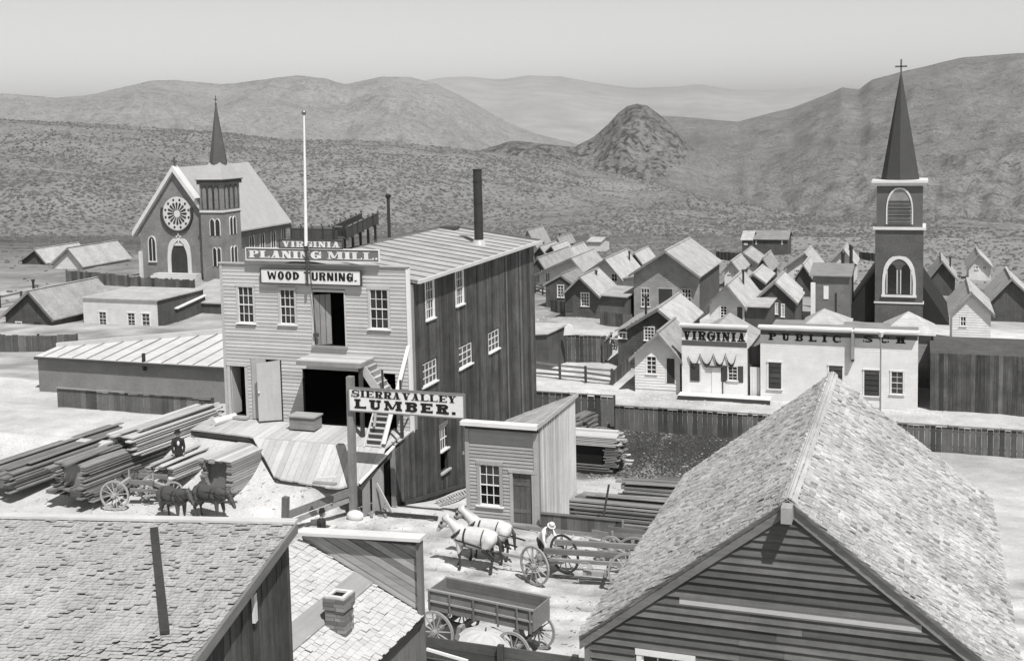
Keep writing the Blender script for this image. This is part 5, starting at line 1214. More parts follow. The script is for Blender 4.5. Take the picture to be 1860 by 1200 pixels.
m = MB(); q0 = at(227, 650, y=53.8); m.beam((xL, 53.6, zt+.35), (b.x+2.5, 60.05, z60+.35), .3, .3); part('parapet', m, wood('trim_pale_y', .5, 'y', .2, .2, .1), t)
m = MB(); m.beam((xL, 51.75, zt-.02), (b.x+2.5, 51.75, zt-.02), .12, .14); part('gutter', m, DKX, t)
m = MB(); m.prism([(b.x+2.5, 52, -.2), (b.x+2.5, 60, -.2), (b.x+2.5, 60, z60), (b.x+2.5, 52, zt)], (-.2, 0, 0)); part('wall', m, DKW, t)
q = at(259, 655, y=51.8); m = MB(); m.cyl((q.x, 51.9, zt-.4), (q.x, 51.9, zt+.55), .1, .1, 8); part('vent_pipe', m, IRON, t)

house('house', 'dark gabled house at the far left edge beyond the white flat roofed house', 'house', (10, 568), (96, 574), (50, 528), 3, 8, DKW, ROOFL, y=76, wins=[(30, 585, 40, 603)], doors=[(62, 584, 76, 612)], pipes=[(60, 510, 530, 3)])
house('house', 'pale cottage with small porch window left of the brick church', 'cottage', (96, 476), (150, 480), (122, 450), 2.8, 8, WHW, ROOFL, y=105, wins=[(106, 488, 113, 500)])
house('house', 'small dark cottage beside the pale cottage left of the brick church', 'cottage', (40, 470), (84, 474), (62, 452), 2.6, 7, DKW, ROOFL, y=108)
house('house', 'white cottage with dark side wall right of the school behind the plank building', 'cottage', (1730, 560), (1800, 566), (1764, 530), 3, 8, WHW, ROOFL, y=98, wins=[(1745, 575, 1754, 592)])
# ------------------------------------------------------------ fences
def board_fence(label, pts, h, w_, mat, rail=True, y_off=0, group=None, joined=False, capm=None, zf=None, jit=.05, name='board_fence', cap=True, basez=None):
    """upright plank fence along ground points"""
    P0 = pts[0]; t = thing(name, label, 'fence', (P0[0], P0[1], ground(*P0[:2])), group)
    for a, b in zip(pts, pts[1:]):
        a = Vector((a[0], a[1], 0)); b = Vector((b[0], b[1], 0)); L = (b-a).length; n = max(1, round(L/w_)); d = (b-a)/n; nn = Vector((d.y, -d.x, 0)).normalized()
        gz_ = lambda p: (basez if basez is not None else ground(p.x, p.y))
        for i in range(n):
            p = a+d*(i+.02); q = a+d*(i+.98); g0 = gz_(p)-.15; j = random.uniform(-jit, jit)
            m = MB(); o = nn*(.012+random.uniform(0, .02))
            m.hexa([p+Vector((0, 0, g0)), q+Vector((0, 0, g0)), q-o+Vector((0, 0, g0)), p-o+Vector((0, 0, g0)), p+Vector((0, 0, g0+.15+h+j)), q+Vector((0, 0, g0+.15+h+j)), q-o+Vector((0, 0, g0+.15+h+j)), p-o+Vector((0, 0, g0+.15+h+j))]); part('board', m, mat, t)
        ga, gb = gz_(a), gz_(b)
        for f in (.25, .82):
            m = MB(); m.beam(a-nn*.05+Vector((0, 0, ga+h*f)), b-nn*.05+Vector((0, 0, gb+h*f)), .06, .09); part('rail', m, mat, t)
        if cap: m = MB(); m.beam(a+Vector((0, 0, ga+h+.05)), b+Vector((0, 0, gb+h+.05)), .16, .05); part('cap_rail', m, capm or OLDX, t)
        k = max(1, int(L/2.6))
        for i in range(k+1):
            p = a+(b-a)*(i/k)-nn*.1; g0 = gz_(p); m = MB(); m.box(p.x-.06, p.x+.06, p.y-.06, p.y+.06, g0-.2, g0+h+.08); part('post', m, mat, t)
    return t
DKF = wood('fence_dark', .11, 'z', .5, .5, .45, .3, gs=8)
# along the road behind the yard
y0 = 67.8
a = at(1117, 737, y=y0); b = at(1383, 765, y=y0); g_ = ground(a.x, y0)
board_fence('dark plank fence with cap rail along the road behind the weedy yard', [(a.x, y0), (b.x+24, y0)], a.z-g_, .3, DKF, capm=OLDX)
a = at(978, 704, y=68.6); b = at(1115, 720, y=68.6)
board_fence('older taller plank fence at the road just right of the mill', [(a.x-1, 68.6), (b.x, 68.6)], b.z-ground(b.x, 68.6), .42, DKF, jit=.08)
# left fence by the store
a = at(235, 735, y=47.5); b = at(408, 712, y=49.5)
board_fence('dark plank fence between the lumber piles and the brick store', [(a.x-4, 47.0), (a.x, 47.2), (b.x+.5, 47.6)], .95, .34, DKF, jit=.1)
# dark yard fence beyond the corral
board_fence('dark plank fence behind the empty corral', [tuple(at(1000, 612, y=89).xy), tuple(at(1098, 612, y=89).xy)], 2.2, .35, DKF, jit=.04)
board_fence('short dark plank fence running beside the corral shed', [tuple(at(1098, 612, y=88.8).xy), tuple(at(1112, 610, y=93).xy)], 1.8, .35, DKF, jit=.04)
# corral rail fence
def rail_fence(label, pts, h, rails, mat, name='rail_fence'):
    t = thing(name, label, 'fence', (pts[0][0], pts[0][1], ground(*pts[0])))
    for a, b in zip(pts, pts[1:]):
        a = Vector((a[0], a[1], 0)); b = Vector((b[0], b[1], 0)); L = (b-a).length; k = max(1, round(L/2.4))
        for i in range(k):
            p, q = a+(b-a)*(i/k), a+(b-a)*((i+1)/k); p.z, q.z = ground(p.x, p.y), ground(q.x, q.y)
            for r in range(rails):
                m = MB(); z_ = h*(.28+.66*r/(rails-1)); j = random.uniform(-.05, .05); m.beam(p+Vector((0, 0, z_+j)), q+Vector((0, 0, z_-j)), .05, .16); part('rail', m, mat, t)
            m = MB(); m.box(p.x-.08, p.x+.08, p.y-.08, p.y+.08, p.z-.3, p.z+h*1.08); part('post', m, DKZ, t)
        m = MB(); m.box(b.x-.08, b.x+.08, b.y-.08, b.y+.08, ground(b.x, b.y)-.3, ground(b.x, b.y)+h*1.08); part('post', m, DKZ, t)
OLDF = wood('fence_grey', .2, 'x', .4, .4, .4, .3)
c0 = gpt(972, 682); c1 = gpt(1112, 700)
rail_fence('three railed corral fence along the road right of the mill', [(c0.x-2, c0.y), (c1.x, c1.y)], 1.15, 3, OLDF)
c2 = gpt(1146, 672)
board_fence('short dark board fence closing the corral corner', [(c1.x+.05, c1.y), (c2.x, c2.y)], 1.1, .3, DKF, cap=False)
rail_fence('sagging rail fence far behind the mill corner', [tuple(gpt(972, 532).xy), tuple(gpt(1000, 540).xy)], 1.2, 3, OLDF)
# corral shed
a = at(969, 592, y=86); b = at(995, 604, y=85.5); 
t = thing('corral_shed', 'dark plank shed with light sloping roof at the corral corner', 'shed', (a.x, 85.5, -4.1))
xl, xr_ = a.x-3, b.x; xr2 = at(1027, 587, y=89).x; zr_ = b.z
m = MB(); m.hexa([(xl, 85.3, zr_-.5), (xr_+.1, 85.3, zr_-.1), (xr2+.2, 89.2, zr_+.0), (xl, 89.2, zr_), (xl, 85.3, zr_-.4), (xr_+.1, 85.3, zr_), (xr2+.2, 89.2, zr_+.12), (xl, 89.2, zr_+.1)]); part('roof', m, ROOFL, t)
m = MB(); m.hexa([(xl, 85.5, -4.5), (xr_, 85.5, -4.5), (xr2, 89, -4.5), (xl, 89, -4.5), (xl, 85.5, zr_-.45), (xr_, 85.5, zr_-.1), (xr2, 89, zr_-.02), (xl, 89, zr_-.1)]); part('wall', m, DKW, t)
q = at(1031, 596, y=87.5); m = MB(); m.prism([(q.x-.35, 87.5, q.z-.6), (q.x+.55, 87.5, q.z-.5), (q.x+.35, 87.6, q.z+.15), (q.x, 87.6, q.z+.35), (q.x-.25, 87.5, q.z+.1)], (0, .15, 0)); tagp(part('hanging_cloth', m, WHITE), 'white cloth hung over the dark fence beside the corral shed', 'cloth')
# yard litter by the corral
for i, (px, py, kx) in enumerate(((1060, 632, 0), (1082, 627, 1), (1108, 622, 2), (1040, 634, 0), (1125, 633, 1), (1095, 636, 2))):
    p = gpt(px, py); m = MB()
    for k in range(7):
        a_ = random.uniform(0, 3.1); L = random.uniform(.3, .9); c = p+Vector((random.uniform(-.8, .8), random.uniform(-.5, .5), .1+random.uniform(0, .35)))
        m.beam(c-Vector((math.cos(a_), math.sin(a_), random.uniform(-.3, .3)))*L/2, c+Vector((math.cos(a_), math.sin(a_), random.uniform(-.3, .3)))*L/2, .12, .1)
    tagp(part('scrap_pile', m, DKX), ['heap of dark scrap wood nearest the corral shed', 'dark scrap wood heaped before the middle of the corral fence', 'scrap wood heap at the right end of the dark corral fence', 'scrap wood heap below the hanging white cloth', 'scrap wood heap beside the swept eave cottage', 'low scrap heap in front of the corral fence by the pale trestle'][i], 'scrap pile', 'scrap heaps in the corral')
t = thing('broken_ladder', 'pale trestle leaning in the corral near the dark cottage', 'trestle', tuple(gpt(1097, 645)))
g_ = gpt(1096, 650); tp_ = at(1100, 614, y=g_.y)
for dx_ in (0, .5): m = MB(); m.beam((g_.x+dx_*.3, g_.y, g_.z), (tp_.x+dx_*.8, g_.y+.3, tp_.z), .07, .07); part('leg', m, WHITE, t)
m = MB(); m.beam((tp_.x, g_.y+.2, tp_.z), (tp_.x+1.0, g_.y+.3, tp_.z-.1), .08, .08); part('rail', m, WHITE, t)

for i, (p_, q_, lb) in enumerate((((1150, 600), (1150, 600), ''), ((1385, 520), (1430, 528), 'low plank fence behind the dark cottage right of the bent roof'), ((1300, 470), (1345, 474), 'far plank fence right of the large grey gabled house'), ((1000, 566), (1026, 571), 'short plank fence before the small dark shed house'), ((1090, 590), (1146, 597), 'plank fence between the clapboard cottage and the swept eave cottage'), ((1560, 470), (1590, 474), 'far plank fence left of the brick church tower'))):
    if lb: board_fence(lb, [tuple(gpt(*p_).xy), tuple(gpt(*q_).xy)], 1.3, .5, DKF, cap=False)
for lb, pts_ in (('weathered plank fence below the brick church steps', ((232, 524), (352, 532))), ('long plank fence running left from the white flat roofed house', ((0, 640), (140, 640))), ('far left rail fence crossing the open lot before the church', None), ('plank fence at the left church yard edge', ((120, 512), (232, 522)))):
    if pts_: board_fence(lb, [tuple(gpt(*pts_[0]).xy), tuple(gpt(*pts_[1]).xy)], 1.2, .45, DKF, cap=False)
    else: rail_fence(lb, [tuple(gpt(0, 560).xy), tuple(gpt(150, 530).xy)], 1.1, 2, OLDF)
# road out of town and odd sheds
rr = random.Random(12)
for i, (px, py, lb) in enumerate(((1130, 625, 'tilted dark crate by the swept eave cottage wall'), (1010, 640, 'square dark crate by the corral shed wall'), (1320, 596, 'crate behind the shop roofs'), (1160, 575, 'small dark crate by the wall of the large grey house'))):
    p = gpt(px, py); m = MB(); w_ = rr.uniform(.4, .7)
    for k in range(4): m.box(p.x-w_, p.x+w_, p.y-w_*.7, p.y+w_*.7, p.z+k*w_*.36, p.z+k*w_*.36+w_*.33)
    m.box(p.x-w_-.03, p.x-w_+.05, p.y-w_*.73, p.y-w_*.6, p.z, p.z+w_*1.45); m.box(p.x+w_-.05, p.x+w_+.03, p.y-w_*.73, p.y-w_*.6, p.z, p.z+w_*1.45)
    tagp(part('crate', m, OLDX), lb, 'crate')
# chips and offcuts strewn about, too many to count
m = MB()
for k in range(1500):
    q = rr.random()
    if q < .45: x, y = rr.uniform(-27, -7), rr.uniform(29, 41)
    elif q < .7: x, y = rr.uniform(-18, -7), rr.uniform(44, 58)
    elif q < .85: x, y = rr.uniform(-34, -22), rr.uniform(34, 42)
    else: x, y = rr.uniform(-27, -15), rr.uniform(84, 100)
    a_ = rr.uniform(0, 3.14); L = rr.uniform(.04, .2)*(1.6 if y > 60 else 1); z = ground(x, y)+.03; c, s = math.cos(a_)*L/2, math.sin(a_)*L/2
    m.beam((x-c, y-s, z), (x+c, y+s, z+rr.uniform(0, .03)), rr.uniform(.015, .045), .012)
tagp(part('wood_chips', m, NEWX), 'wood chips and offcuts strewn over the yard and street', 'wood chips', kind='stuff')

# ------------------------------------------------------------ lumber piles
def pile(label, loc, rz, L, nx, nz, bw_=.3, bh=.05, mat=NEWX, seed=1, stick=0, ragged=.25, skip=0, group='stacks of sawn lumber', tiltx=0, jy=.05, name='lumber_stack', gapz=.012):
    r = random.Random(seed); t = thing(name, label, 'lumber stack', loc, group, rz); t.rotation_euler = (0, tiltx, rz)
    z = 0
    for k in range(nz):
        if stick and k % stick == 0:
            for f in (.08, .5, .92):
                m = MB(); m.box(-L/2+L*f-.05, -L/2+L*f+.05, 0, nx*bw_, z, z+.04); part('sticker', m, OLDY, t, local=True)
            z += .042
        for i in range(nx):
            if 0 < i < nx-1 and k < nz-1: continue          # buried boards are not seen
            if skip and k > nz-3 and r.random() < skip: continue
            e0, e1 = r.uniform(0, ragged)*1.5, r.uniform(0, ragged)*1.5; dy = r.uniform(-jy, jy); m = MB()
            if 0 < i < nx-1 or k == nz-1 or True: m.box(-L/2+e0, L/2-e1, i*bw_+.006+dy, (i+1)*bw_-.006+dy, z, z+bh)
            part('plank', m, mat, t, local=True)
        z += bh+gapz*r.uniform(.3, 1.4)
    for k in range(3 if jy > .03 else 0):          # a few boards thrown askew on top
        a_ = r.uniform(-.07, .07); L2 = L*r.uniform(.35, .49); y_ = r.uniform(.2, nx*bw_-.2); xo = r.uniform(-L*.1, L*.1); m = MB()
        m.beam((xo-L2, y_-L2*a_, z+.03+k*.03), (xo+L2, y_+L2*a_, z+.05+k*.04), bw_*.8, .035); part('loose_plank', m, mat, t, local=True)
    m = MB(); m.box(-L/2+ragged*1.5+.1, L/2-ragged*1.5-.1, bw_*1.0, nx*bw_-bw_*1.0, 0, z-bh-.02); part('core', m, OLDX, t, local=True, kind='stuff')
    return t, z
OLDL = wood('old_lumber', .20, 'x', .4, .4, .4, .3); DKL = wood('dark_lumber', .11, 'x', .4, .4, .4, .3)
def gp(px, py): p = gpt(px, py); return (p.x, p.y, p.z)
# right of the office
p = gpt(1040, 935); q = gpt(1200, 955)
pile('long low dark stack of boards directly behind the yard fence', (p.x+3.0, p.y-.1, p.z+.0), 0, 6.4, 4, 6, mat=OLDL, seed=2, bh=.07, gapz=.06)
p = gpt(1115, 915); pile('neat squared stack of boards with bright top near the big roof', (p.x+2.9, p.y, p.z), 0, 5.6, 5, 7, mat=OLDL, seed=3, bh=.08, gapz=.05)
p = gpt(1180, 890); pile('short dark stack of boards half hidden by the big roof', (p.x+2.0, p.y, p.z), 0, 4, 4, 4, mat=DKL, seed=4, bh=.08)
# tall stickered rack behind the office
p = gpt(1052, 857); t, z = pile('tall open stack of boards drying behind the office', (p.x+.1, p.y, p.z), 0, 4.2, 5, 5, mat=OLDL, seed=5, ragged=.5, bh=.05, gapz=.05)
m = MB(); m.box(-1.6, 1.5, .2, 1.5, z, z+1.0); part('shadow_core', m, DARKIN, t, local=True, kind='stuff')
for k in range(13):
    for s in range(4):
        zz = z+.0+k*.085; m = MB(); r_ = random.uniform(0, .45); m.box(1.25+random.uniform(-.1, .1), 1.75+r_, .05+s*.4, .38+s*.4, zz, zz+.05); part('plank', m, OLDL, t, local=True)
for k in range(6):
    for s in range(5):
        zz = z+1.02+k*.085; r_ = random.uniform(0, .5); m = MB(); m.box(-2.1+random.uniform(-.1, .1), 1.6+r_, s*.32-.05, s*.32+.25, zz, zz+.05); part('plank', m, NEWX, t, local=True)
p = gpt(1050, 800)
for i, (px, py, a_, L, lb) in enumerate(((1066, 780, 70, 4.6, 'boards heaped aslant against the yard fence post'), (1090, 772, 78, 4.2, 'leaning pile of old boards at the corner of the plank fence'))):
    p = gpt(px, py); pile(lb, (p.x, p.y, p.z), math.radians(a_), L, 4, 6+2*i, mat=OLDL, seed=9+i, ragged=.6, tiltx=-.06, bh=.07, gapz=.05)
for i, (px, py, a_) in enumerate(((1126, 828, 10), (1132, 838, -8), (1128, 846, 4), (1118, 836, -25))):
    p = gpt(px, py); m = MB(); c, s = math.cos(math.radians(a_)), math.sin(math.radians(a_)); m.beam(p+Vector((-.5*c, -.5*s, .06+i*.03)), p+Vector((.6*c, .6*s, .08+i*.03)), .3, .05)
    tagp(part('loose_board', m, NEWX), ['uppermost pale loose board fallen by the drying stack', 'loose board lying farthest right of the drying stack', 'lowest loose board lying nearest the camera by the drying stack', 'loose board turned aslant closest to the drying stack'][i], 'board', 'loose boards beside the drying stack')
# thin pole standing in the yard
b = gpt(1094, 945); a = at(1106, 880, y=b.y); m = MB(); m.beam(b+Vector((0, 0, -.1)), a, .07, .07); tagp(part('iron_rod', m, DKZ), 'thin dark pole standing aslant between the board stacks', 'pole')
# low yard fence of wide horizontal boards
t = thing('board_fence', 'low fence of wide planks in front of the yard stacks beside the office door', 'fence', (-13.3, 40.0, 0))
xa = -13.35; k = 0
while xa < -8.0:
    w_ = random.uniform(.22, .34); m = MB(); h_ = .74+random.uniform(-.02, .03)
    m.box(xa+.004, xa+w_, 39.95, 39.98+random.uniform(0, .015), -.1, h_); part('board', m, DKF if xa < -11 or random.random() < .5 else OLDZ, t); xa += w_
m = MB(); m.box(-13.35, -8, 39.9, 39.95, .7, .78); part('cap_rail', m, OLDX, t)
# planks resting on the yard ground near wagons
for i, (p_, q_, lb) in enumerate((((1075, 968), (1160, 985), 'upper'), ((1070, 985), (1165, 1003), 'lower'))):
    a = at(*p_, z=.75-.35*i); b = at(*q_, z=.75-.35*i); m = MB(); m.beam(a, b, .04, .28, (0, 0, 1)); tagp(part('wide_plank', m, OLDX), lb+' of two wide planks propped against the yard fence behind the wagons', 'plank')

# left hand piles: boards running back from the street
LF = 'lumber piles in the left part of the yard'
def lp(label, px, py, L, nx, nz, a_, seed, mat=NEWX, z_=None, rag=.4):
    p = at(px, py, z=z_) if z_ is not None else gpt(px, py); return pile(label, (p.x, p.y, p.z), math.radians(a_), L, nx, nz, mat=mat, seed=seed, bh=.06, gapz=.05, ragged=rag, group=LF)
lp('big grey pile of boards by the dark fence at the far left', 285, 855, 8.5, 6, 13, 84, 21, OLDL)
lp('bright topped pile of boards nearest the dark fence and mill door', 330, 800, 6.0, 5, 8, 84, 22, NEWX)
lp('low pile of boards behind the man in the dark coat', 375, 850, 4.6, 4, 6, 84, 23, NEWX)
lp('lower pile of boards in front of the far left pile', 262, 875, 6.5, 6, 6, 84, 24, OLDL)
# pile beyond the photo on the left
lp('grey pile of boards left of the big grey pile', 150, 850, 8, 7, 9, 84, 25, OLDL)
# load of boards
p = gpt(424, 910); L_ = 4.9
ld, z = pile('squared load of long boards lying on the bleached yard before the deck', (p.x+.18, p.y+2.35, p.z+.3), math.radians(85), L_, 6, 12, mat=wood('load_lumber', .30, 'x', .3, .3, .2, .3), seed=30, bh=.085, gapz=.02, ragged=.2, bw_=.27, jy=.008, group=LF)
for k in range(6):
    m = MB(); m.box(-L_/2+random.uniform(0, .2), L_/2-random.uniform(0, .2), k*.27+.01, k*.27+.26, z, z+.03); part('plank', m, NEWX, ld, local=True)
m = MB(); m.cyl(at(398, 768, z=2.65)+Vector((-.3, 0, 0)), at(414, 756, z=2.65)+Vector((.3, .1, 0)), .16, .16, 12); tagp(part('bundle', m, WHITE), 'pale rolled bundle lying at the mill corner beside the open door', 'bundle')
for i, (p_, q_, z_) in enumerate((((430, 800), (505, 790), 2.1), ((385, 893), (432, 892), 1.1), ((575, 868), (612, 866), 2.0), ((570, 875), (610, 879), 2.0))):
    a = at(*p_, z=z_); b = at(*q_, z=z_); m = MB(); m.beam(a, b, .22, .06); tagp(part('loose_board', m, [OLDX, OLDX, NEWX, OLDX][i]), ['dark loose plank lying across the deck behind the load of boards', 'short plank end lying at the foot of the load of boards', 'pale short board poking from the deck edge by the sign post', 'grey short board under the pale one at the deck edge'][i], 'board')
# dark bush-like heap of sacking at the deck edge (a crouched dark heap)
# low rail between yard and street
t = thing('guard_rail', 'low single board rail running down from the sign post to a short stub post', 'rail', (-23, 39, 0))
a = at(522, 935, y=37.3); b = at(636, 893, y=39.25); m = MB(); m.beam(a, b, .06, .3); part('rail', m, OLDX, t)
a = at(528, 948, y=37.3); b = at(634, 907, y=39.25); m = MB(); m.beam(a, b, .06, .2); part('rail', m, OLDX, t)
a = at(519, 902, y=37.2); b = at(517, 950, y=37.2); m = MB(); m.beam(b-Vector((0, 0, .3)), a, .22, .22, (0, 1, 0)); part('post', m, OLDZ, t)
p = at(645, 935, y=39.3); m = MB(); m.sphere((p.x, 39.3, .12), .3, 12, 8, (1.2, .9, .75)); tagp(part('boulder', m, plain('pale_rock', .6, .2, 4), smooth=True), 'pale rounded boulder at the foot of the sign post', 'boulder')
m = MB(); rr = random.Random(4)
for k in range(26):
    c = at(664+rr.uniform(-8, 40), 926+rr.uniform(-6, 8), z=.1); a_ = rr.uniform(0, 3.1); L = rr.uniform(.12, .4); m.beam(c-Vector((math.cos(a_), math.sin(a_), .3))*L/2, c+Vector((math.cos(a_), math.sin(a_), .3))*L/2, .1, .04)
tagp(part('splintered_boards', m, OLDX), 'heap of splintered offcuts under the deck edge behind the boulder', 'offcuts', kind='stuff')
# dark hanging cloak-like tarpaulin at the deck corner
q0 = at(620, 890, y=39.9); m = MB(); rr = random.Random(8)
for k in range(9):
    a_ = rr.uniform(-.22, .22); m.sphere((q0.x+a_, 39.9+rr.uniform(-.1, .1), q0.z-.2+k*.07-.3), .2+rr.uniform(-.04, .05), 8, 5, (1, .8, .7))
for s in (-1, .2, 1): m.beam((q0.x+.1*s, 39.9, q0.z+.1), (q0.x+.5*s-.1, 39.9, q0.z+.3+.1*abs(s)), .12, .06)
tagp(part('coat_heap', m, DKZ), 'black coats and sacking thrown over the deck edge beside the sign post', 'sacking')
# ------------------------------------------------------------ shingled roofs close to the camera
def shingles(roof, A, U, V, LU, LV, ex, wm, mat, matA, nparts=300, th=.016, seed=1, row_mat=None, inside=None, MW=None, tv=1.0):
    """A = eave corner, U along the eave, V up the slope, N outward"""
    r = random.Random(seed); N = U.cross(V).normalized()
    if N.z < 0: N = -N
    rows = int((LV-ex)/ex); items = []
    for i in range(rows+1):
        u = -r.uniform(0, wm)
        while u < LU:
            w_ = wm*r.uniform(.6, 1.45); a, b = max(u, 0), min(u+w_, LU); u += w_
            if b-a < .02: continue
            c = A+U*((a+b)/2)+V*(i*ex)
            if inside and not inside(c): continue
            if r.random() < .012: continue
            items.append((c, b-a, r.uniform(.55, 1.15) if r.random() < .87 else r.uniform(.05, .4), r.uniform(0, .012) if r.random() < .8 else r.uniform(.012, .04), r.uniform(-.02, .02)))
    MW = MW or Matrix.Identity(4); items.sort(key=lambda q: (MW@q[0]-EYE).length if at_frame(MW@q[0]) else 1e6)
    base = {}
    def mesh_for(w_):
        k = round(w_/.02)
        if k not in base:
            w2 = k*.02/2; m = MB(); L = ex*1.9
            m.hexa([(-w2+.005, -.01, 0), (w2-.005, -.01, 0), (w2-.005, L, 0), (-w2+.005, L, 0), (-w2+.005, -.01, th), (w2-.005, -.01, th), (w2-.005, L, .002), (-w2+.005, L, .002)])
            me = m.mesh('shingle'); me.materials.append(mat); base[k] = me
        return base[k]
    vs = []; fs = []; tone = []
    for n_, (c, w_, tn, lift, dv) in enumerate(items):
        Uv, Vv = U, (V*(1)-N*(.0)).normalized(); P = c+N*(.012+lift)+V*dv
        if n_ < nparts:
            k = round(w_/.02)
            if k < 1: continue
            o = bpy.data.objects.new('shingle', mesh_for(w_)); COL.objects.link(o); o.parent = roof
            Vt = (V*1-N*((.02+lift)/(ex*1.9))).normalized(); Nt = U.cross(Vt).normalized(); Nt = Nt if Nt.z > 0 else -Nt
            o.matrix_local = Matrix(((U.x, Vt.x, Nt.x, P.x), (U.y, Vt.y, Nt.y, P.y), (U.z, Vt.z, Nt.z, P.z), (0, 0, 0, 1)))
        else:
            w2 = w_/2-.005; L = ex*1.9; b_ = len(vs)
            for (uu, vv, nn) in ((-w2, -.01, -.012), (w2, -.01, -.012), (w2, L, -.03-lift), (-w2, L, -.03-lift), (-w2, -.01, th), (w2, -.01, th), (w2, L, -.018-lift), (-w2, L, -.018-lift)):
                vs.append(tuple(P+U*uu+V*vv+N*nn))
            fs += [(b_+4, b_+5, b_+6, b_+7), (b_, b_+1, b_+5, b_+4), (b_+1, b_+2, b_+6, b_+5), (b_+3, b_, b_+4, b_+7)]; tone += [(.8+(tn-.8)*tv)*.62-.1]*8
    me = bpy.data.meshes.new('shingle_course'); me.from_pydata(vs, [], fs); fix_normals(me)
    at_ = me.attributes.new('tone', 'FLOAT', 'POINT'); at_.data.foreach_set('value', tone); me.materials.append(matA)
    o = bpy.data.objects.new('shingle_course', me); COL.objects.link(o); o.parent = roof; tagp(o, kind='stuff')
def at_frame(p):
    v = p-EYE; d = v.dot(FW)
    if d <= 0: return False
    x = CX+FPX*v.dot(RT)/d; y = CY-FPX*v.dot(UP)/d
    return -40 < x < 1900 and 0 < y < 1240
def root_world(o, p):   # keep child matrices in world terms
    return o
# big gabled house
BX, BZ, BE, BEZ = -2.14, 8.63, -5.97, 5.68; BW = BX-BE
bh = thing('gabled_house', 'large near house with weathered clapboard gable and grey shingle roof', 'house', (BX, 20.4, 2.2))
GY = 20.12; FG = Ff(0, GY); sl = (BZ-BEZ)/BW
wx0, wx1 = BE+.1, BX+BW-.1; rzb = lambda x: BZ-.17-sl*abs(x-BX)
a, b = at(1157, 1183, y=GY), at(1262, 1190, y=GY); bwz = b.z-.09
backing(bh, FG, [(wx0, 1.5), (wx1, 1.5), (wx1, rzb(wx1)), (BX, BZ-.17), (wx0, rzb(wx0))], GABLE, holes=[(a.x+.1, b.x-.1, bwz-1.5, bwz)])
def gext(z):
    if z <= rzb(wx0): return (wx0+.1, wx1-.1)
    f = (z-rzb(wx0))/(BZ-.17-rzb(wx0)); return (wx0+.1+(BX-wx0-.1)*min(f, 1), wx1-.1-(wx1-.1-BX)*min(f, 1))
clap(bh, FG, gext, 3.0, BZ-.35, .152, GABLE, holes=[(a.x-.02, b.x+.02, bwz-1.6, bwz+.12)], joint=3.4, butt=.07, t=.03, jit=.009)
p1, p2 = at(1235, 1085, y=GY), at(1640, 1128, y=GY)
m = MB(); zb_ = p1.z-.03; e_ = .152; XR = BX+(BZ-.3-zb_)/sl-.12; m.hexa([FG(p1.x, .03, zb_-.07), FG(XR, .03, zb_-.07), FG(XR, .062, zb_-.07), FG(p1.x, .062, zb_-.07), FG(p1.x, .02, zb_+.06), FG(XR, .02, zb_+.06), FG(XR, .04, zb_+.06), FG(p1.x, .04, zb_+.06)]); part('clapboard', m, wood('new_clapboard', .40, 'x', .2, .2, .1), bh, label='pale replaced clapboard across the dark gable')
window(bh, FG, a.x+.1, b.x-.1, bwz-1.5, bwz, 3, 4, case=.1)
m = MB(); m.fbox(FG, wx0-.02, wx0+.12, .0, .05, 1.5, rzb(wx0)-.02); part('corner_board', m, OLDZ, bh)
for s in (-1, 1):
    xe = BX+s*BW; m = MB()
    m.hexa([(BX, 20.0, BZ-.1), (xe, 20.0, BEZ-.1), (xe, 30.35, BEZ-.1), (BX, 30.35, BZ-.1), (BX, 20.0, BZ-.03), (xe, 20.0, BEZ-.03), (xe, 30.35, BEZ-.03), (BX, 30.35, BZ-.03)]); r = part('roof', m, SHING, bh)
    V = Vector((-s*BW, 0, BZ-BEZ)).normalized(); LV = math.hypot(BW, BZ-BEZ)
    shingles(r, Vector((xe+s*.0, 19.94, BEZ-.02)), Vector((0, 1, 0)), V, 10.45, LV, .13, .09, SHING if s < 0 else SHING, SHINGA, seed=40+s)
    m = MB(); m.hexa([(BX, 20.02, BZ-.3), (xe, 20.02, BEZ-.3), (xe, 20.06, BEZ-.3), (BX, 20.06, BZ-.3), (BX, 20.02, BZ-.02), (xe, 20.02, BEZ-.02), (xe, 20.06, BEZ-.02), (BX, 20.06, BZ-.02)]); part('barge_board', m, OLDX, r)
    m = MB(); m.beam((xe-s*.03, 20.06, BEZ-.12), (xe-s*.03, 30.3, BEZ-.12), .05, .16); part('fascia', m, OLDY, r)
    for k in range(4):
        m = MB(); ya, yb_ = 19.95+k*2.62, 19.95+(k+1)*2.62-.01; n_ = Vector((s*(BZ-BEZ), 0, BW)).normalized()
        c0 = Vector((BX, ya, BZ+.03+(.004 if s > 0 else 0))); d = -V*.16
        m.hexa([c0, c0+d, c0+d+Vector((0, yb_-ya, 0)), c0+Vector((0, yb_-ya, 0)), c0+n_*.025, c0+d+n_*.025, c0+d+n_*.025+Vector((0, yb_-ya, 0)), c0+n_*.025+Vector((0, yb_-ya, 0))]); part('ridge_board', m, wood('ridge_pale', .42, 'y', .35, .35, .15), r)
m = MB(); m.box(wx0, wx0+.12, GY, 30.1, 0, BEZ+.0); m.box(wx1-.12, wx1, GY, 30.1, 0, BEZ); m.prism([(wx0, 30.0, 0), (wx1, 30.0, 0), (wx1, 30.0, rzb(wx1)), (BX, 30.0, BZ-.2), (wx0, 30.0, rzb(wx0))], (0, .1, 0)); part('wall', m, GABLE, bh)
m = MB(); m.box(BX-.09, BX+.09, 19.66, 20.9, BZ-.34, BZ-.06); part('ridge_beam', m, wood('beam_pale', .32, 'y', .3, .3, .2), bh)

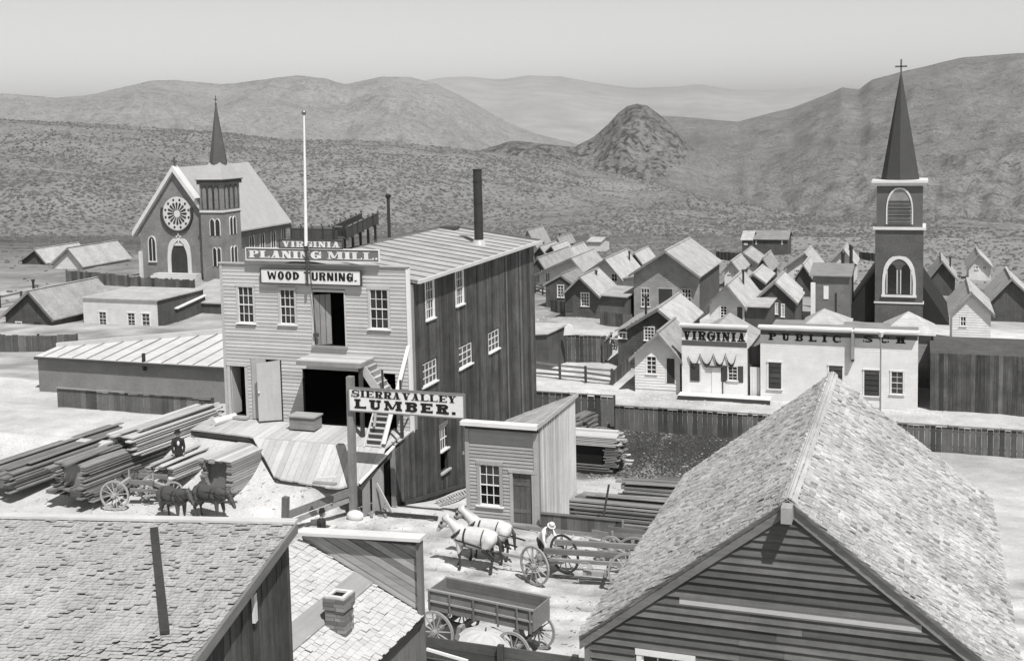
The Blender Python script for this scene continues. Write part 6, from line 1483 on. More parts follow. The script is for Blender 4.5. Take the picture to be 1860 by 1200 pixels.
# near left house, single pitch roof, turned a little off the street grid
O = at(535, 950, y=17.0); LR = math.radians(12.7)
lh = thing('lean_to_house', 'near house with large plain shingle roof and dark plank end wall', 'house', O, rz=LR)
MWL = Matrix.Translation(O)@Matrix.Rotation(LR, 4, 'Z'); MWI = MWL.inverted()
def on_end(px, py, xl=0):       # point of the end-wall plane, in the house's own axes
    o_ = MWI@EYE; r_ = MWI.to_3x3()@ray(px, py); t = (xl-o_.x)/r_.x; return o_+r_*t
q = on_end(350, 1198); ls = -q.z/(-q.y); Lr = -q.y+2.2; X0 = -9.0; ls = abs(ls)
m = MB(); m.hexa([(X0, -Lr, -ls*Lr-.1), (0, -Lr, -ls*Lr-.1), (0, 0, -.1), (X0, 0, -.1), (X0, -Lr, -ls*Lr-.03), (0, -Lr, -ls*Lr-.03), (0, 0, -.03), (X0, 0, -.03)]); r = part('roof', m, SHING, lh, local=True)
V = Vector((0, 1, ls)).normalized()
SHL = wood('light_shingle', .42, 'y', .25, .35, .07, .3, gs=10); SHLA = wood('light_shingle_far_part', .42, 'y', .25, .3, .0, .3, gs=10, attr=True)
shingles(r, Vector((X0, -Lr, -ls*Lr-.02)), Vector((1, 0, 0)), V, -X0, Lr*math.hypot(1, ls), .088, .10, SHL, SHLA, seed=50, th=.010, MW=MWL, tv=.3)
def lp_(name, m, mat, par, **k): return part(name, m, mat, par, local=True, **k)
m = MB(); m.beam((X0, .02, .03), (.03, .02, .03), .2, .04); lp_('ridge_cap', m, wood('ridge_pale_x', .55, 'x', .25, .25, .15), r)
m = MB(); m.beam((.03, -Lr, -ls*Lr-.08), (.03, 0, -.08), .05, .17); lp_('rake_board', m, OLDY, r)
n = 12; wv = .24; yv = -.02
while yv > -Lr+.2:
    y2 = yv-wv; m = MB(); d = random.uniform(-.02, .02); zt_ = lambda y: -.12+ls*y
    m.hexa([(-.12, y2+.006, -6.5), (-.1+d, y2+.006, -6.5), (-.1+d, yv-.006, -6.5), (-.12, yv-.006, -6.5), (-.12, y2+.006, zt_(y2)), (-.1+d, y2+.006, zt_(y2)), (-.1+d, yv-.006, zt_(yv)), (-.12, yv-.006, zt_(yv))])
    lp_('board', m, DARKV, lh); yv = y2
m = MB(); m.prism([(-.2, 0, -6.5), (-.2, -Lr+.2, -6.5), (-.2, -Lr+.2, -ls*Lr-.1), (-.2, 0, -.12)], (.08, 0, 0)); m.box(X0, -.2, -.1, 0, -6.5, -.12); m.box(X0, -.2, -Lr+.2, -Lr+.3, -6.5, -ls*Lr-.1); lp_('wall', m, DKZ, lh)
m = MB(); q = on_end(466, 1080); q2 = on_end(475, 1122); m.box(-.08, -.03, q.y-.02, q.y+.1, q2.z, q.z); lp_('patch', m, WHITE, lh, label='small white patch on the dark plank end wall')
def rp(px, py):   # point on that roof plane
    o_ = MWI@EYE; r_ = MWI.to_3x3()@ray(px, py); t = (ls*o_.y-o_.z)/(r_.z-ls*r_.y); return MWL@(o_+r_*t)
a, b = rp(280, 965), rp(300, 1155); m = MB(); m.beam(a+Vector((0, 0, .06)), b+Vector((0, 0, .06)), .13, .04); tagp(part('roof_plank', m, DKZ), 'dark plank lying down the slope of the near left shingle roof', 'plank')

# near middle house with a false front seen from behind
mx0, mx1, my = -13.02, -10.1, 22.0; z0m, z1m = 6.1, 4.72; ms = (z0m-z1m)/(mx1-mx0)
mh = thing('false_fronted_house', 'near low house with pale shingle roof behind a tall boarded false front', 'house', (-11.5, 20, 2.2))
Lm = 6.0; U = Vector((0, 1, 0)); V = Vector((mx0-mx1, 0, z0m-z1m)).normalized(); LV = math.hypot(mx1-mx0, z0m-z1m)
m = MB(); m.hexa([(mx0, my-Lm, z0m-.1), (mx1+.02, my-Lm, z1m-.1), (mx1+.02, my, z1m-.1), (mx0, my, z0m-.1), (mx0, my-Lm, z0m-.03), (mx1+.02, my-Lm, z1m-.03), (mx1+.02, my, z1m-.03), (mx0, my, z0m-.03)]); r = part('roof', m, SHING, mh)
SHW = wood('bleached_shingle', .54, 'x', .18, .25, .06, .3, gs=10); SHWA = wood('bleached_shingle_far_part', .52, 'x', .15, .2, .0, .3, gs=10, attr=True)
shingles(r, Vector((mx1+.04, my-Lm, z1m-.03)), U, V, Lm, LV, .15, .13, SHW, SHWA, seed=60, th=.012, tv=.3)
def mp(px, py): 
    r_ = ray(px, py); t = (z0m-EYE.z-ms*(0-mx0))/(r_.z+ms*r_.x); return EYE+r_*t
q = mp(590, 1110); xs_ = q.x
m = MB(); zz = z0m-ms*(xs_-mx0)+.03; m.hexa([(xs_-.22, my-Lm, zz+.22*ms), (xs_+.22, my-Lm, zz-.22*ms), (xs_+.22, my-.02, zz-.22*ms), (xs_-.22, my-.02, zz+.22*ms), (xs_-.22, my-Lm, zz+.22*ms+.02), (xs_+.22, my-Lm, zz-.22*ms+.02), (xs_+.22, my-.02, zz-.22*ms+.02), (xs_-.22, my-.02, zz+.22*ms+.02)]); part('roofing_strip', m, wood('tar_strip', .3, 'y', .2, .2, .1), r)
m = MB(); m.box(mx1-.14, mx1-.02, my-Lm, my-.1, 1, z1m-.08); part('wall', m, OLDZ, mh)
m = MB(); m.beam((mx1+.03, my-Lm, z1m-.1), (mx1+.03, my, z1m-.1), .04, .14); part('fascia', m, DKY, r)
# false front: boards slanting with the roof
F0 = Ff(0, my); ztp = lambda x: 6.27+(6.42-6.27)*(x-mx0)/(mx1-mx0)
backing(mh, Ff(0, my+.12), [(mx0, 1.5), (mx1, 1.5), (mx1, ztp(mx1)-.02), (mx0, ztp(mx0)-.02)], OLDX, th=.06)
n = 10; wv = .165
for k in range(n+1):
    # board k: lower edge offset k*wv above the roof line, clipped to the triangle
    def zl(x): return z0m-ms*(x-mx0)+k*wv
    xa = mx0+.02; top = ztp(mx0)-.06
    if zl(xa) > top:
        xa = mx0+(z0m+k*wv-top)/ms
    if xa > mx1-.12: break
    zb0, zb1 = zl(xa), zl(mx1-.06)
    xt = min(mx1-.06, max(xa, mx0+(z0m+(k+1)*wv-top)/ms)) if z0m+(k+1)*wv > top else xa
    m = MB(); d = .02+random.uniform(0, .025)
    za2 = min(zl(xa)+wv-.012, top); pts = [(xa, zb0), (mx1-.06, zb1), (mx1-.06, zb1+wv-.012), (xt, min(zl(xt)+wv-.012, top)), (xa, za2)]
    m.prism([F0(p_[0], -.1, p_[1]) for p_ in pts], F0(0, .02+d, 0)-F0(0, 0, 0))
    part('slanted_board', m, wood('front_back_board', .30, 'x', .3, .3, .4, .3) if k else wood('pale_board_x', .45, 'x', .2, .2, .1), mh)
m = MB(); m.box(mx0-.06, mx1+.08, my-.12, my+.2, 6.33-.02, 6.40); m2 = MB(); m2.hexa([(mx0-.02, my-.16, ztp(mx0)-.04), (mx1+.08, my-.16, ztp(mx1)-.04), (mx1+.08, my+.2, ztp(mx1)-.04), (mx0-.02, my+.2, ztp(mx0)-.04), (mx0-.02, my-.16, ztp(mx0)+.03), (mx1+.08, my-.16, ztp(mx1)+.03), (mx1+.08, my+.2, ztp(mx1)+.03), (mx0-.02, my+.2, ztp(mx0)+.03)]); part('cap', m2, wood('cap_pale', .6, 'x', .15, .15, .1), mh)
m = MB(); m.box(mx1-.06, mx1+.04, my-.06, my+.1, 1.5, ztp(mx1)-.05); part('post', m, OLDZ, mh)
# brick chimney
q = mp(618, 1140); cx_, cy_ = q.x, q.y; cb = z0m-ms*(cx_-mx0)-.25
cm = thing('brick_chimney', 'short crumbling brick chimney on the pale shingle roof', 'chimney', (cx_, cy_, cb)); ncr = 12; hb_ = .078
m = MB(); m.box(cx_-.195, cx_+.195, cy_-.195, cy_+.195, cb, cb+ncr*hb_-.03); part('mortar', m, MORTAR, cm)
for k in range(ncr):
    w2 = .215 if k < ncr-3 else .245; z_ = cb+k*hb_
    for side in range(4):
        for j in range(2):
            L = w2; m = MB(); a0 = -w2+j*w2+(.05 if k % 2 else 0); a1 = min(a0+w2-.012, w2)
            if j == 0: a0 = -w2
            dp = random.uniform(-.006, .008)
            if side == 0: m.box(cx_+a0, cx_+a1, cy_-w2-dp, cy_-w2+.09, z_+.008, z_+hb_)
            if side == 1: m.box(cx_+w2-.09, cx_+w2+dp, cy_+a0+.002, cy_+a1-.09 if j else cy_+a1, z_+.007, z_+hb_-.001)
            if side == 2: m.box(cx_+a0, cx_+a1-.01, cy_+w2-.09, cy_+w2+dp, z_+.006, z_+hb_-.002)
            if side == 3: m.box(cx_-w2-dp, cx_-w2+.09, cy_+a0+.1, cy_+a1-.095 if j else cy_+a1, z_+.009, z_+hb_-.003)
            part('brick', m, BRICKN, cm)
zt_ = cb+ncr*hb_
for (dx_, dy_, w_) in ((-.17, 0, .06), (.17, 0, .06), (0, .17, .06), (0, -.17, .06)):
    m = MB(); m.box(cx_+dx_-(.04 if dx_ else .22), cx_+dx_+(.04 if dx_ else .22), cy_+dy_-(.04 if dy_ else .22), cy_+dy_+(.04 if dy_ else .22), zt_+.004, zt_+.04+random.uniform(0, .03)); part('mortar_cap', m, plain('pale_mortar', .6, .25, 12), cm)
m = MB(); m.box(cx_-.14, cx_+.14, cy_-.14, cy_+.14, zt_-.02, zt_+.006); part('flue', m, DARKIN, cm)

# fence at the bottom of the yard
t = thing('board_fence', 'near dark fence of wide horizontal planks in front of the box wagon', 'fence', (-10.4, 27.5, 0))
for j in range(6):
    for (xa, xb) in ((-13.6, -10.35), (-10.33, -6.6)):
        m = MB(); z_ = 1.5-(j+1)*.3; m.box(xa, xb, 27.5, 27.53+random.uniform(0, .015), z_+.01, z_+.29+random.uniform(-.01, .01)); part('board', m, wood('dark_board_x', .10, 'x', .5, .5, .35, .3), t)
for xx in (-13.5, -10.34, -8.3, -6.7):
    m = MB(); m.box(xx-.08, xx+.08, 27.36, 27.49, -.4, 1.58); part('post', m, DKZ, t)
m = MB(); a = at(775, 1178, y=27.3); b = at(850, 1200, y=27.3); m.beam(a, b, .06, .07); part('brace', m, WHITE, t)
# big canvas umbrella standing open and low beside the wagon
p = at(887, 1150, z=.95); t = thing('wagon_umbrella', 'big pale canvas umbrella leaning open between the box wagon and the near fence', 'umbrella', (p.x, p.y-.2, 0)); cu = Vector((p.x, p.y-.2, 1.12)); axu = Vector((.18, -.1, 1)).normalized(); ru = .78
uu = axu.cross(Vector((0, 1, 0))).normalized(); vu = axu.cross(uu); npn = 10
rimp = [cu-axu*.36+(uu*math.cos(2*math.pi*i/npn)+vu*math.sin(2*math.pi*i/npn))*ru for i in range(npn)]
midp = [cu-axu*.12+(uu*math.cos(2*math.pi*i/npn)+vu*math.sin(2*math.pi*i/npn))*ru*.55 for i in range(npn)]
CAN = plain('canvas', .5, .12, 5)
for i in range(npn):
    a, b, c, d = rimp[i], rimp[(i+1) % npn], midp[i], midp[(i+1) % npn]; hollow = (a+b)/2+axu*.07-((a+b)/2-cu)*.06; hm = (c+d)/2-axu*.035; th_ = -axu*.012
    m = MB()
    for tri in ((cu, c, hm), (cu, hm, d), (c, a, hollow, hm), (hm, hollow, b, d)): m.prism(list(tri), th_)
    part('canopy_panel', m, CAN, t)
    m = MB(); m.beam(cu-axu*.03, c-axu*.03, .015, .015); m.beam(c-axu*.03, a-axu*.02, .015, .015); part('rib', m, DKZ, t)
m = MB(); m.cyl(cu-axu*1.15, cu+axu*.1, .025, .02, 8); part('shaft', m, DKZ, t)

# ------------------------------------------------------------ wagons
WHL = wood('wheel_wood', .33, 'z', .2, .25, .2, .2); WHD = wood('wheel_dark', .10, 'z', .3, .3, .2, .2); BXW = wood('wagon_box', .2, 'x', .3, .4, .25, .3)
def wheel(par, c, r, rz=0, mat=None, ns=12):
    mat = mat or WHL; c = Vector(c); ax = Vector((-math.sin(rz), math.cos(rz), 0)); u = Vector((math.cos(rz), math.sin(rz), 0))
    m = MB(); m.ring(c, ax, u, r-.07, r-.01, .055, 28); w_ = part('wheel', m, mat, par, local=True)
    m = MB(); m.ring(c, ax, u, r-.012, r, .06, 28); part('tyre', m, IRON if mat is WHD else wood('tyre_worn', .3, 'z', .2, .2, .1), w_, local=True)
    m = MB(); m.cyl(c-ax*.17, c+ax*.17, .09, .09, 12); m.cyl(c-ax*.2, c-ax*.17, .05, .05, 10); m.cyl(c+ax*.17, c+ax*.2, .05, .05, 10); part('hub', m, mat, w_, local=True)
    for k in range(ns):
        a_ = 2*math.pi*(k+.3)/ns; d = u*math.cos(a_)+Vector((0, 0, 1))*math.sin(a_); m = MB(); m.cyl(c+d*.07, c+d*(r-.06), .026, .02, 6, cap=False); part('spoke', m, mat, w_, local=True)
    return w_
def bm(par, name, p, q, w_, h_, mat, up=(0, 0, 1)):
    m = MB(); m.beam(p, q, w_, h_, up); return part(name, m, mat, par, local=True)
# box wagon
bw_ = thing('box_wagon', 'empty wooden box wagon with pale wheels standing behind the near fence', 'wagon', (-11.72, 30.15, 0)); bw_.rotation_euler.z = math.radians(-9)
L, W_, zb_, zt_ = 3.45, 1.0, 1.12, 1.72
for s in (-1, 1):
    for k in range(2): bm(bw_, 'side_board', (-L/2, s*(W_/2), zb_+.15+k*.3), (L/2, s*(W_/2), zb_+.15+k*.3), .035, .29, BXW)
    bm(bw_, 'top_rail', (-L/2-.03, s*(W_/2+.02), zt_+.02), (L/2+.03, s*(W_/2+.02), zt_+.02), .08, .05, WHL)
    bm(bw_, 'side_rail', (-L/2, s*(W_/2+.05), zb_+.3), (L/2, s*(W_/2+.05), zb_+.3), .04, .05, WHL)
    for f in (-.48, -.28, -.05, .18, .36, .48): bm(bw_, 'stake', (L*f, s*(W_/2+.045), zb_-.05), (L*f, s*(W_/2+.045), zt_), .05, .05, OLDZ, (1, 0, 0))
for s in (-1, 1): bm(bw_, 'end_board', (s*L/2, -W_/2, (zb_+zt_)/2), (s*L/2, W_/2, (zb_+zt_)/2), .035, zt_-zb_, BXW)
for k in range(4): bm(bw_, 'floor_board', (-L/2+.03, -W_/2+.14+k*.24, zb_), (L/2-.03, -W_/2+.14+k*.24, zb_), .23, .03, BXW)
for x_, r_ in ((-1.35, .62), (1.2, .56)):
    bm(bw_, 'axle', (x_, -.8, r_), (x_, .8, r_), .1, .1, OLDX); bm(bw_, 'bolster', (x_, -.6, zb_-.1), (x_, .6, zb_-.1), .14, .16, OLDX)
    bm(bw_, 'bolster_post', (x_, -.3, r_), (x_, -.3, zb_-.1), .1, .1, OLDX, (1, 0, 0)); bm(bw_, 'bolster_post', (x_, .3, r_), (x_, .3, zb_-.1), .1, .1, OLDX, (1, 0, 0))
    for s in (-1, 1): wheel(bw_, (x_, s*.76, r_), r_)
bm(bw_, 'reach', (-1.35, 0, .6), (1.2, 0, .55), .1, .1, OLDX); bm(bw_, 'brake_beam', (-.6, -.7, .8), (-.6, .7, .8), .1, .16, WHL); bm(bw_, 'brake_shoe', (-.62, -.76, .55), (-.5, -.76, .95), .1, .12, WHL, (1, 0, 0))
bm(bw_, 'tongue', (1.2, 0, .5), (1.9, -.5, .12), .08, .09, WHL)
# lumber wagon with its team
def gear(name, label, loc, rz, xf, xr, rf, rr, turn, rack=True, mat=WHL, tr=.72):
    t = thing(name, label, 'wagon', loc); t.rotation_euler.z = rz
    for x_, r_, tn in ((xf, rf, turn), (xr, rr, 0)):
        d = Vector((-math.sin(tn), math.cos(tn), 0)); c = Vector((x_, 0, r_))
        bm(t, 'axle', c-d*(tr+.06), c+d*(tr+.06), .1, .1, OLDX); bm(t, 'bolster', c-d*.6+Vector((0, 0, .24)), c+d*.6+Vector((0, 0, .24)), .14, .16, WHL)
        for s in (-1, 1):
            wheel(t, c+d*s*tr, r_, tn, mat if s < 0 or x_ > 0 else WHD)
            bm(t, 'stake', c+d*s*.58+Vector((0, 0, .2)), c+d*s*.58+Vector((0, 0, .62)), .06, .06, WHL, (1, 0, 0))
    bm(t, 'reach', (xf, 0, rf), (xr+.3, 0, rr), .1, .11, OLDX)
    if rack:
        bm(t, 'rack_beam', (xf-.1, -.42, rf+.46), (xr+.5, -.42, rr+.46), .12, .17, OLDX); bm(t, 'rack_beam', (xf+.1, .42, rf+.46), (xr+.5, .42, rr+.46), .12, .17, OLDX)
    bm(t, 'hound', (xf+.5, -.05, rf-.04), (xf-.55, -.36, rf-.08), .07, .07, WHL); bm(t, 'hound', (xf+.5, .05, rf-.04), (xf-.55, .36, rf-.08), .07, .07, WHL)
    return t
lw = gear('lumber_wagon', 'long lumber wagon with big pale spoked wheels drawn by the grey team', (-11.65, 35.75, 0), math.radians(6), 0, 2.75, .66, .68, math.radians(-32))
bm(lw, 'pole', (-.3, 0, .58), (-3.3, .45, .8), .07, .08, WHL); bm(lw, 'doubletree', (-.55, -.5, .72), (-.75, .75, .72), .06, .09, WHL)
bm(lw, 'footboard', (-.2, -.1, .7), (-.75, -.35, .5), .3, .05, WHL); bm(lw, 'brake_bar', (2.0, -.75, .55), (2.0, .75, .55), .09, .14, OLDX); bm(lw, 'chain_box', (1.2, -.35, .45), (1.9, -.35, .45), .2, .16, WHL)
for k in range(3):
    m = MB(); m.ring((1.3+.0*k, -.55, .62), (0, 1, 0), (1, 0, 0), .12+k*.06, .145+k*.06, .03, 14, math.pi, 2*math.pi); part('chain_loop', m, WHL, lw, local=True)
m = MB()
g2 = gear('farm_wagon', 'small wheeled wagon parked farther back against the yard fence', (-9.95, 38.3, 0), math.radians(-4), 0, 1.7, .5, .55, 0, rack=True)
for k in range(2): bm(g2, 'side_board', (-.2, -.45, .95+.2*k), (2.4, -.45, .95+.2*k), .03, .18, OLDX)
g3 = gear('farm_wagon', 'wagon gear half hidden by the big shingle roof edge', (-8.6, 37.3, 0), math.radians(10), 0, 1.6, .62, .62, 0, rack=False)

# ------------------------------------------------------------ bodies
def blob(name, caps, voxel, mats, par, zdark=None, smooth_it=9, extra=None, **kw):
    m = MB()
    for c in caps:
        p, q, r1, r2 = c[:4]
        m.cyl(p, q, r1, r2, 14); m.sphere(p, r1*1.0, 14, 9); m.sphere(q, r2*1.0, 14, 9)
    me = m.mesh(name); tmp = bpy.data.objects.new('tmp', me); COL.objects.link(tmp)
    rm = tmp.modifiers.new('r', 'REMESH'); rm.mode = 'VOXEL'; rm.voxel_size = voxel; rm.use_smooth_shade = True
    sm = tmp.modifiers.new('s', 'SMOOTH'); sm.iterations = smooth_it; sm.factor = .5
    dgx = bpy.context.evaluated_depsgraph_get(); ev = tmp.evaluated_get(dgx); out = bpy.data.meshes.new_from_object(ev); out.name = name
    bpy.data.objects.remove(tmp, do_unlink=True)
    mats = mats if isinstance(mats, list) else [mats]
    out.materials.clear()
    for mm in mats: out.materials.append(mm)
    if zdark is not None:
        for p in out.polygons: p.material_index = 1 if zdark(p.center) else 0
    for p in out.polygons: p.use_smooth = True
    o = bpy.data.objects.new(name, out); COL.objects.link(o); o.parent = par; return tagp(o, **kw)
COATG = plain('grey_horse_coat', .58, .22, 7, .6); COATD = plain('dark_horse_leg', .06, .3, 6, .6); COATB = plain('brown_horse_coat', .075, .35, 3, .5); MANE = plain('grey_mane', .38, .2, 9, .7); HARN = plain('harness_leather', .025, .2, 10, .5, spec=.5)
def horse(label, loc, rz, coats, head=0.0, neck_z=1.5, seed=1, hz=0):
    r = random.Random(seed); t = thing('horse', label, 'horse', loc, 'team horses'); t.rotation_euler.z = rz
    hp = Vector((.93, 0, neck_z+.06)); mz = Vector((1.22, 0, neck_z-.34+hz))
    caps = [((-.5, 0, 1.07), (.32, 0, 1.05), .275, .28), ((-.68, 0, 1.12), (-.42, 0, 1.13), .215, .265), ((-.3, 0, 1.12), (.3, 0, 1.12), .27, .25), ((.42, 0, 1.12), (.5, 0, 1.02), .25, .22), ((.1, 0, 1.0), (-.2, 0, .98), .27, .27),
            ((.45, 0, 1.22), hp-Vector((.1, 0, .05)), .2, .12), ((.4, 0, 1.1), hp-Vector((.2, 0, .2)), .2, .12), (hp, mz, .125, .072), (hp-Vector((.0, 0, .02)), hp.lerp(mz, .35)-Vector((.03, 0, .05)), .11, .1), (mz, mz+Vector((.03, 0, -.02)), .068, .06)]
    for s in (-1, 1):
        caps += [(hp+Vector((-.03, s*.06, .08)), hp+Vector((-.02, s*.075, .21)), .035, .008)]
        f = r.uniform(-.05, .1)
        caps += [((.42, s*.14, 1.0), (.44, s*.15, .78), .13, .09), ((.44, s*.15, .78), (.46+f, s*.15, .5), .09, .064), ((.46+f, s*.15, .5), (.46+f, s*.15, .47), .062, .06), ((.46+f, s*.15, .47), (.45+f*1.3, s*.15, .13), .045, .038), ((.45+f*1.3, s*.15, .13), (.49+f*1.3, s*.15, .04), .042, .062)]
        h = r.uniform(-.08, .08)
        caps += [((-.64, s*.13, 1.06), (-.5, s*.17, .78), .2, .145), ((-.5, s*.17, .78), (-.68+h, s*.16, .5), .12, .068), ((-.68+h, s*.16, .5), (-.64+h, s*.16, .14), .05, .04), ((-.64+h, s*.16, .14), (-.6+h, s*.16, .04), .042, .064)]
    b = blob('body', caps, .022, coats, t, zdark=(lambda c: c.z < .62+.12*math.sin(c.x*9)+.1*(c.x < -.35)) if len(coats) > 1 else None)
    blob('tail', [((-.83, 0, 1.2), (-.95, 0, 1.0), .05, .06), ((-.95, 0, 1.0), (-.97, 0, .5), .07, .035)], .025, coats[-1], t)
    blob('mane', [((.42, .02, 1.38), hp+Vector((-.14, .02, .07)), .045, .04), (hp+Vector((-.05, 0, .1)), hp+Vector((.06, 0, .04)), .03, .025)], .022, MANE if len(coats) > 1 else HARN, t)
    d = Vector((.75, 0, .9)).normalized(); m = MB(); c = Vector((.52, 0, 1.14)); m.ring(c, d, (0, 1, 0), .235, .285, .09, 22); part('collar', m, HARN, t, local=True, smooth=True)
    m = MB(); m.ring((.2, 0, 1.06), (1, 0, 0), (0, 1, 0), .292, .305, .06, 22); part('girth', m, HARN, t, local=True)
    m = MB(); m.ring((-.42, 0, 1.08), (1, 0, .1), (0, 1, 0), .296, .308, .035, 22); part('breeching', m, HARN, t, local=True)
    for s in (-1, 1): m = MB(); m.beam((.5, s*.27, 1.0), (-1.2, s*.3, .72), .02, .05); part('trace', m, HARN, t, local=True)
    m = MB()
    for f in (.12, .72): 
        c = hp.lerp(mz, f); dd = (mz-hp).normalized(); m.ring(c, dd, (0, 1, 0), .12-.05*f, .132-.05*f, .022, 14)
    for s in (-1, 1): m.beam(hp+Vector((0, s*.11, 0)), mz+Vector((0, s*.06, .06)), .01, .03); m.beam(hp.lerp(mz, .3)+Vector((.02, s*.12, .02)), hp.lerp(mz, .45)+Vector((.02, s*.13, .02)), .02, .09)
    part('bridle', m, HARN, t, local=True)
    m = MB(); m.beam(mz+Vector((0, -.07, .05)), (.5, -.26, 1.25), .01, .02); m.beam((.5, -.26, 1.25), (-1.4, -.2, 1.1), .01, .02); part('rein', m, HARN, t, local=True)
    for s in (-1, 1):
        m = MB(); e = hp.lerp(mz, .33)+Vector((0, s*.105, .035)); m.sphere(e, .022, 8, 6); part('eye', m, BLACK, t, local=True)
    return t
horse('grey draught horse nearest the camera in the wagon team', (-14.4, 35.75, 0), math.radians(180-4), [COATG, COATD], seed=2).scale = (1.07, 1.12, 1.1)
horse('grey draught horse on the far side of the wagon team by the office', (-14.2, 36.65, 0), math.radians(180-5), [COATG, COATD], neck_z=1.52, seed=5).scale = (1.07, 1.12, 1.1)
p = gpt(385, 946); g_ = p.z
horse('dark harnessed horse standing with lowered head before the load of boards', (p.x, p.y, g_), math.radians(-12), [COATB], neck_z=1.2, seed=7, hz=-.1)
p = gpt(318, 950); g_ = p.z
horse('dark horse partly hidden by the near left roof beside a cart wheel', (p.x, p.y, g_), math.radians(-20), [COATB], neck_z=1.35, seed=8)
p = gpt(262, 925); ct = gear('dray', 'low dray with pale wheels standing behind the near left roof', (p.x-1.2, p.y+.3, ground(p.x-1, p.y)), math.radians(12), 1.6, 0, .55, .6, math.radians(55), rack=True)

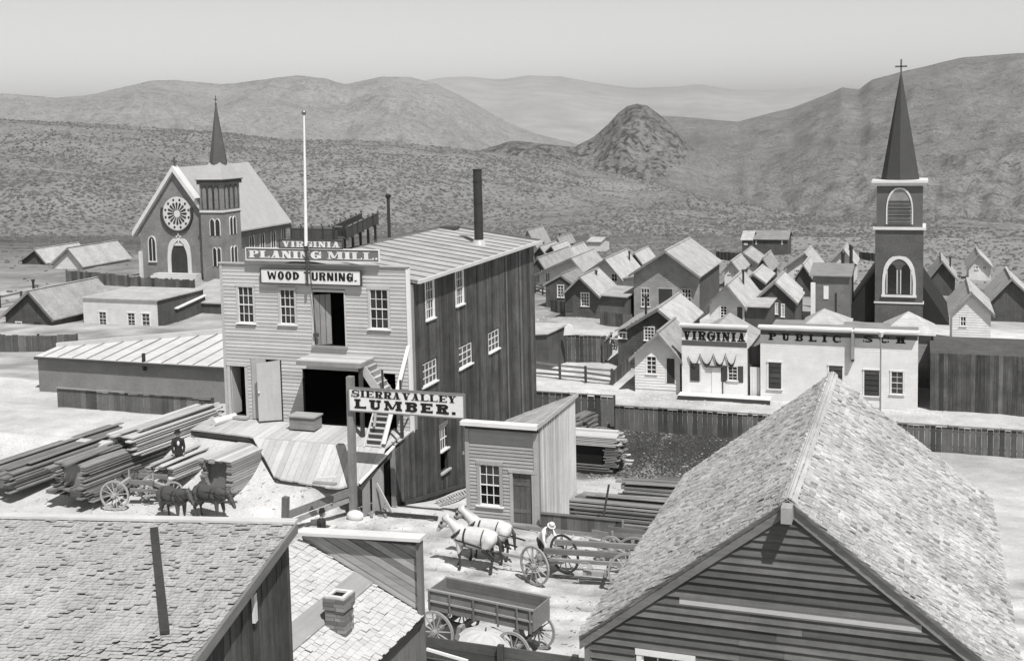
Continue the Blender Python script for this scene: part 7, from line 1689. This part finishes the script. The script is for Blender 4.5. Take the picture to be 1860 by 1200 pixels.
SKIN = plain('skin', .3, .1, 6, .6); COAT = plain('dark_coat', .03, .25, 6); SHIRT = plain('white_shirt', .72, .1, 6); TROU = plain('dark_trousers', .06, .25, 6); STRAW = plain('straw_hat', .55, .12, 9); FELT = plain('black_felt', .02, .2, 6)
def person(label, loc, rz, bend=0.0, arms=((.3, .35), (.3, .35)), coat=COAT, hat=FELT, shirtfront=True, brim=.16, legs=((0, 0), (0, 0)), top=None):
    """standing figure facing +X; bend = forward lean of the trunk in radians"""
    t = thing('person', label, 'person', loc); t.rotation_euler.z = rz
    hip = Vector((0, 0, .92)); sp = Vector((math.sin(bend), 0, math.cos(bend))); sh = hip+sp*.52; nk = sh+sp*.09; hd = nk+(sp+Vector((.25, 0, 0))).normalized()*.15
    caps = [(hip, hip+sp*.2, .135, .13), (hip+sp*.2, sh-sp*.08, .13, .15), (sh-sp*.04+Vector((0, -.12, 0)), sh-sp*.04+Vector((0, .12, 0)), .085, .085), (nk-sp*.06, nk+sp*.04, .06, .055), (hd-Vector((0, 0, .0)), hd+sp*.05, .092, .098), (hd+Vector((.05, 0, -.05)), hd+Vector((.06, 0, -.07)), .055, .045), (hd+Vector((.1, 0, -.01)), hd+Vector((.115, 0, -.03)), .016, .02)]
    sl = []; tr = []
    for s, (u, l), (lf, lk) in ((-1, arms[0], legs[0]), (1, arms[1], legs[1])):
        S = sh+Vector((0, s*.19, -.03)); E = S+Vector((math.sin(u)*.28, s*.05, -math.cos(u)*.28)); H = E+Vector((math.sin(l)*.25, -s*.04, -math.cos(l)*.25))
        caps += [(S, E, .052, .042), (E, H, .04, .028), (H, H+Vector((.04, 0, -.05)), .032, .03)]
        hd_dir = (H-E).normalized()
        for f in range(4): q = H+Vector((.02, (f-1.5)*.018, -.06)); caps.append((q, q+Vector((.02+.004*f, 0, -.065+.008*abs(f-1.5))), .009, .008))
        caps.append((H+Vector((.03, -s*.03, -.02)), H+Vector((.06, -s*.035, -.06)), .011, .009))
        sl += [(S, E, .066, .055), (E, H-(H-E)*.08, .055, .042)]
        hp_ = Vector((0, s*.09, .9)); kn = Vector((math.sin(lf)*.42, s*.1, .9-math.cos(lf)*.42)); an = kn+Vector((math.sin(lk)*.4, s*.01, -math.cos(lk)*.42))
        caps += [(hp_, kn, .085, .058), (kn, an, .055, .038), (an, an+Vector((.14, s*.02, -.035)), .042, .032)]
        tr += [(hp_, kn, .10, .072), (kn, an+Vector((0, 0, .04)), .07, .06)]
    blob('body', caps, .014, SKIN, t, smooth_it=2)
    blob('coat', [(hip-sp*.08, hip+sp*.2, .165, .15), (hip+sp*.2, sh-sp*.06, .15, .168), (sh-sp*.05+Vector((0, -.13, 0)), sh-sp*.05+Vector((0, .13, 0)), .1, .1)]+sl, .018, coat, t, smooth_it=3)
    blob('trousers', tr+[(Vector((0, -.06, .9)), Vector((0, .06, .9)), .13, .13)], .018, TROU, t, smooth_it=3)
    if shirtfront: m = MB(); c = sh-sp*.12+Vector((.15, 0, 0)); m.sphere(c, .08, 10, 8, (.5, .7, 1.3)); part('shirt_front', m, SHIRT, t, local=True, smooth=True)
    m = MB(); m.sphere(hd+Vector((-.02, 0, .03)), .104, 12, 8, (1, 1, .95)); part('hair', m, COATB, t, local=True, smooth=True)
    m = MB(); up_ = (sp+Vector((.0, 0, .4))).normalized(); c = hd+up_*.07
    m.cyl(c, c+up_*.015, brim, brim, 18); m.cyl(c, c+up_*.12, .105, .09, 16); part('hat', m, hat, t, local=True)
    for s in (-1, 1): m = MB(); m.sphere(hd+Vector((.086, s*.034, .0)), .011, 6, 4); part('eye', m, BLACK, t, local=True)
    return t
p = gpt(326, 866); p = at(326, 860, y=39.2); g_ = max(ground(p.x, 39.2), p.z)
person('man in dark coat and hat with white shirt front standing by the left lumber piles', (p.x, 39.2, p.z), math.radians(-50), arms=((.15, .2), (.1, .25)))
person('man in pale hat and shirt bending over the front of the lumber wagon', (-12.3, 36.9, 0), math.radians(-35), bend=.75, arms=((.35, .2), (.6, .5)), coat=SHIRT, hat=STRAW, shirtfront=False, brim=.15, legs=((.1, -.1), (-.15, -.2)))
bpy.data.objects['person.001'].children[2]
p = at(583, 929, z=1.75); person('person in dark hat and clothes seen from behind over the near false front', (p.x, p.y, 0), math.radians(35), arms=((.1, .25), (.1, .4)), brim=.12)
# white box and rope across the street
m = MB(); 
t = thing('hitching_rail', 'long dark rail on low blocks running from the offcuts to the horses', 'rail', (-18.5, 39.3, 0))
a = at(682, 930, z=.12); b = at(795, 940, z=.12); m = MB(); m.beam(a, b, .1, .12); part('rail', m, DKX, t)
for f in (.1, .9): q = a.lerp(b, f); m = MB(); m.box(q.x-.12, q.x+.12, q.y-.12, q.y+.12, -.1, .07); part('block', m, OLDX, t)
# ------------------------------------------------------------ haze
HZ = bpy.data.materials.new('haze'); HZ.use_nodes = True; t = HZ.node_tree; t.nodes.clear()
pv = t.nodes.new('ShaderNodeVolumePrincipled'); om = t.nodes.new('ShaderNodeOutputMaterial')
pv.inputs['Color'].default_value = (.93, .93, .93, 1); pv.inputs['Density'].default_value = 6.5e-5; pv.inputs['Anisotropy'].default_value = .2
t.links.new(pv.outputs[0], om.inputs['Volume'])
mb = MB(); mb.box(-30100, 30100, -3100, 45100, -420, 900); part('haze', mb, HZ, kind='stuff', label='pale dry haze over the far mountains', cat='haze')
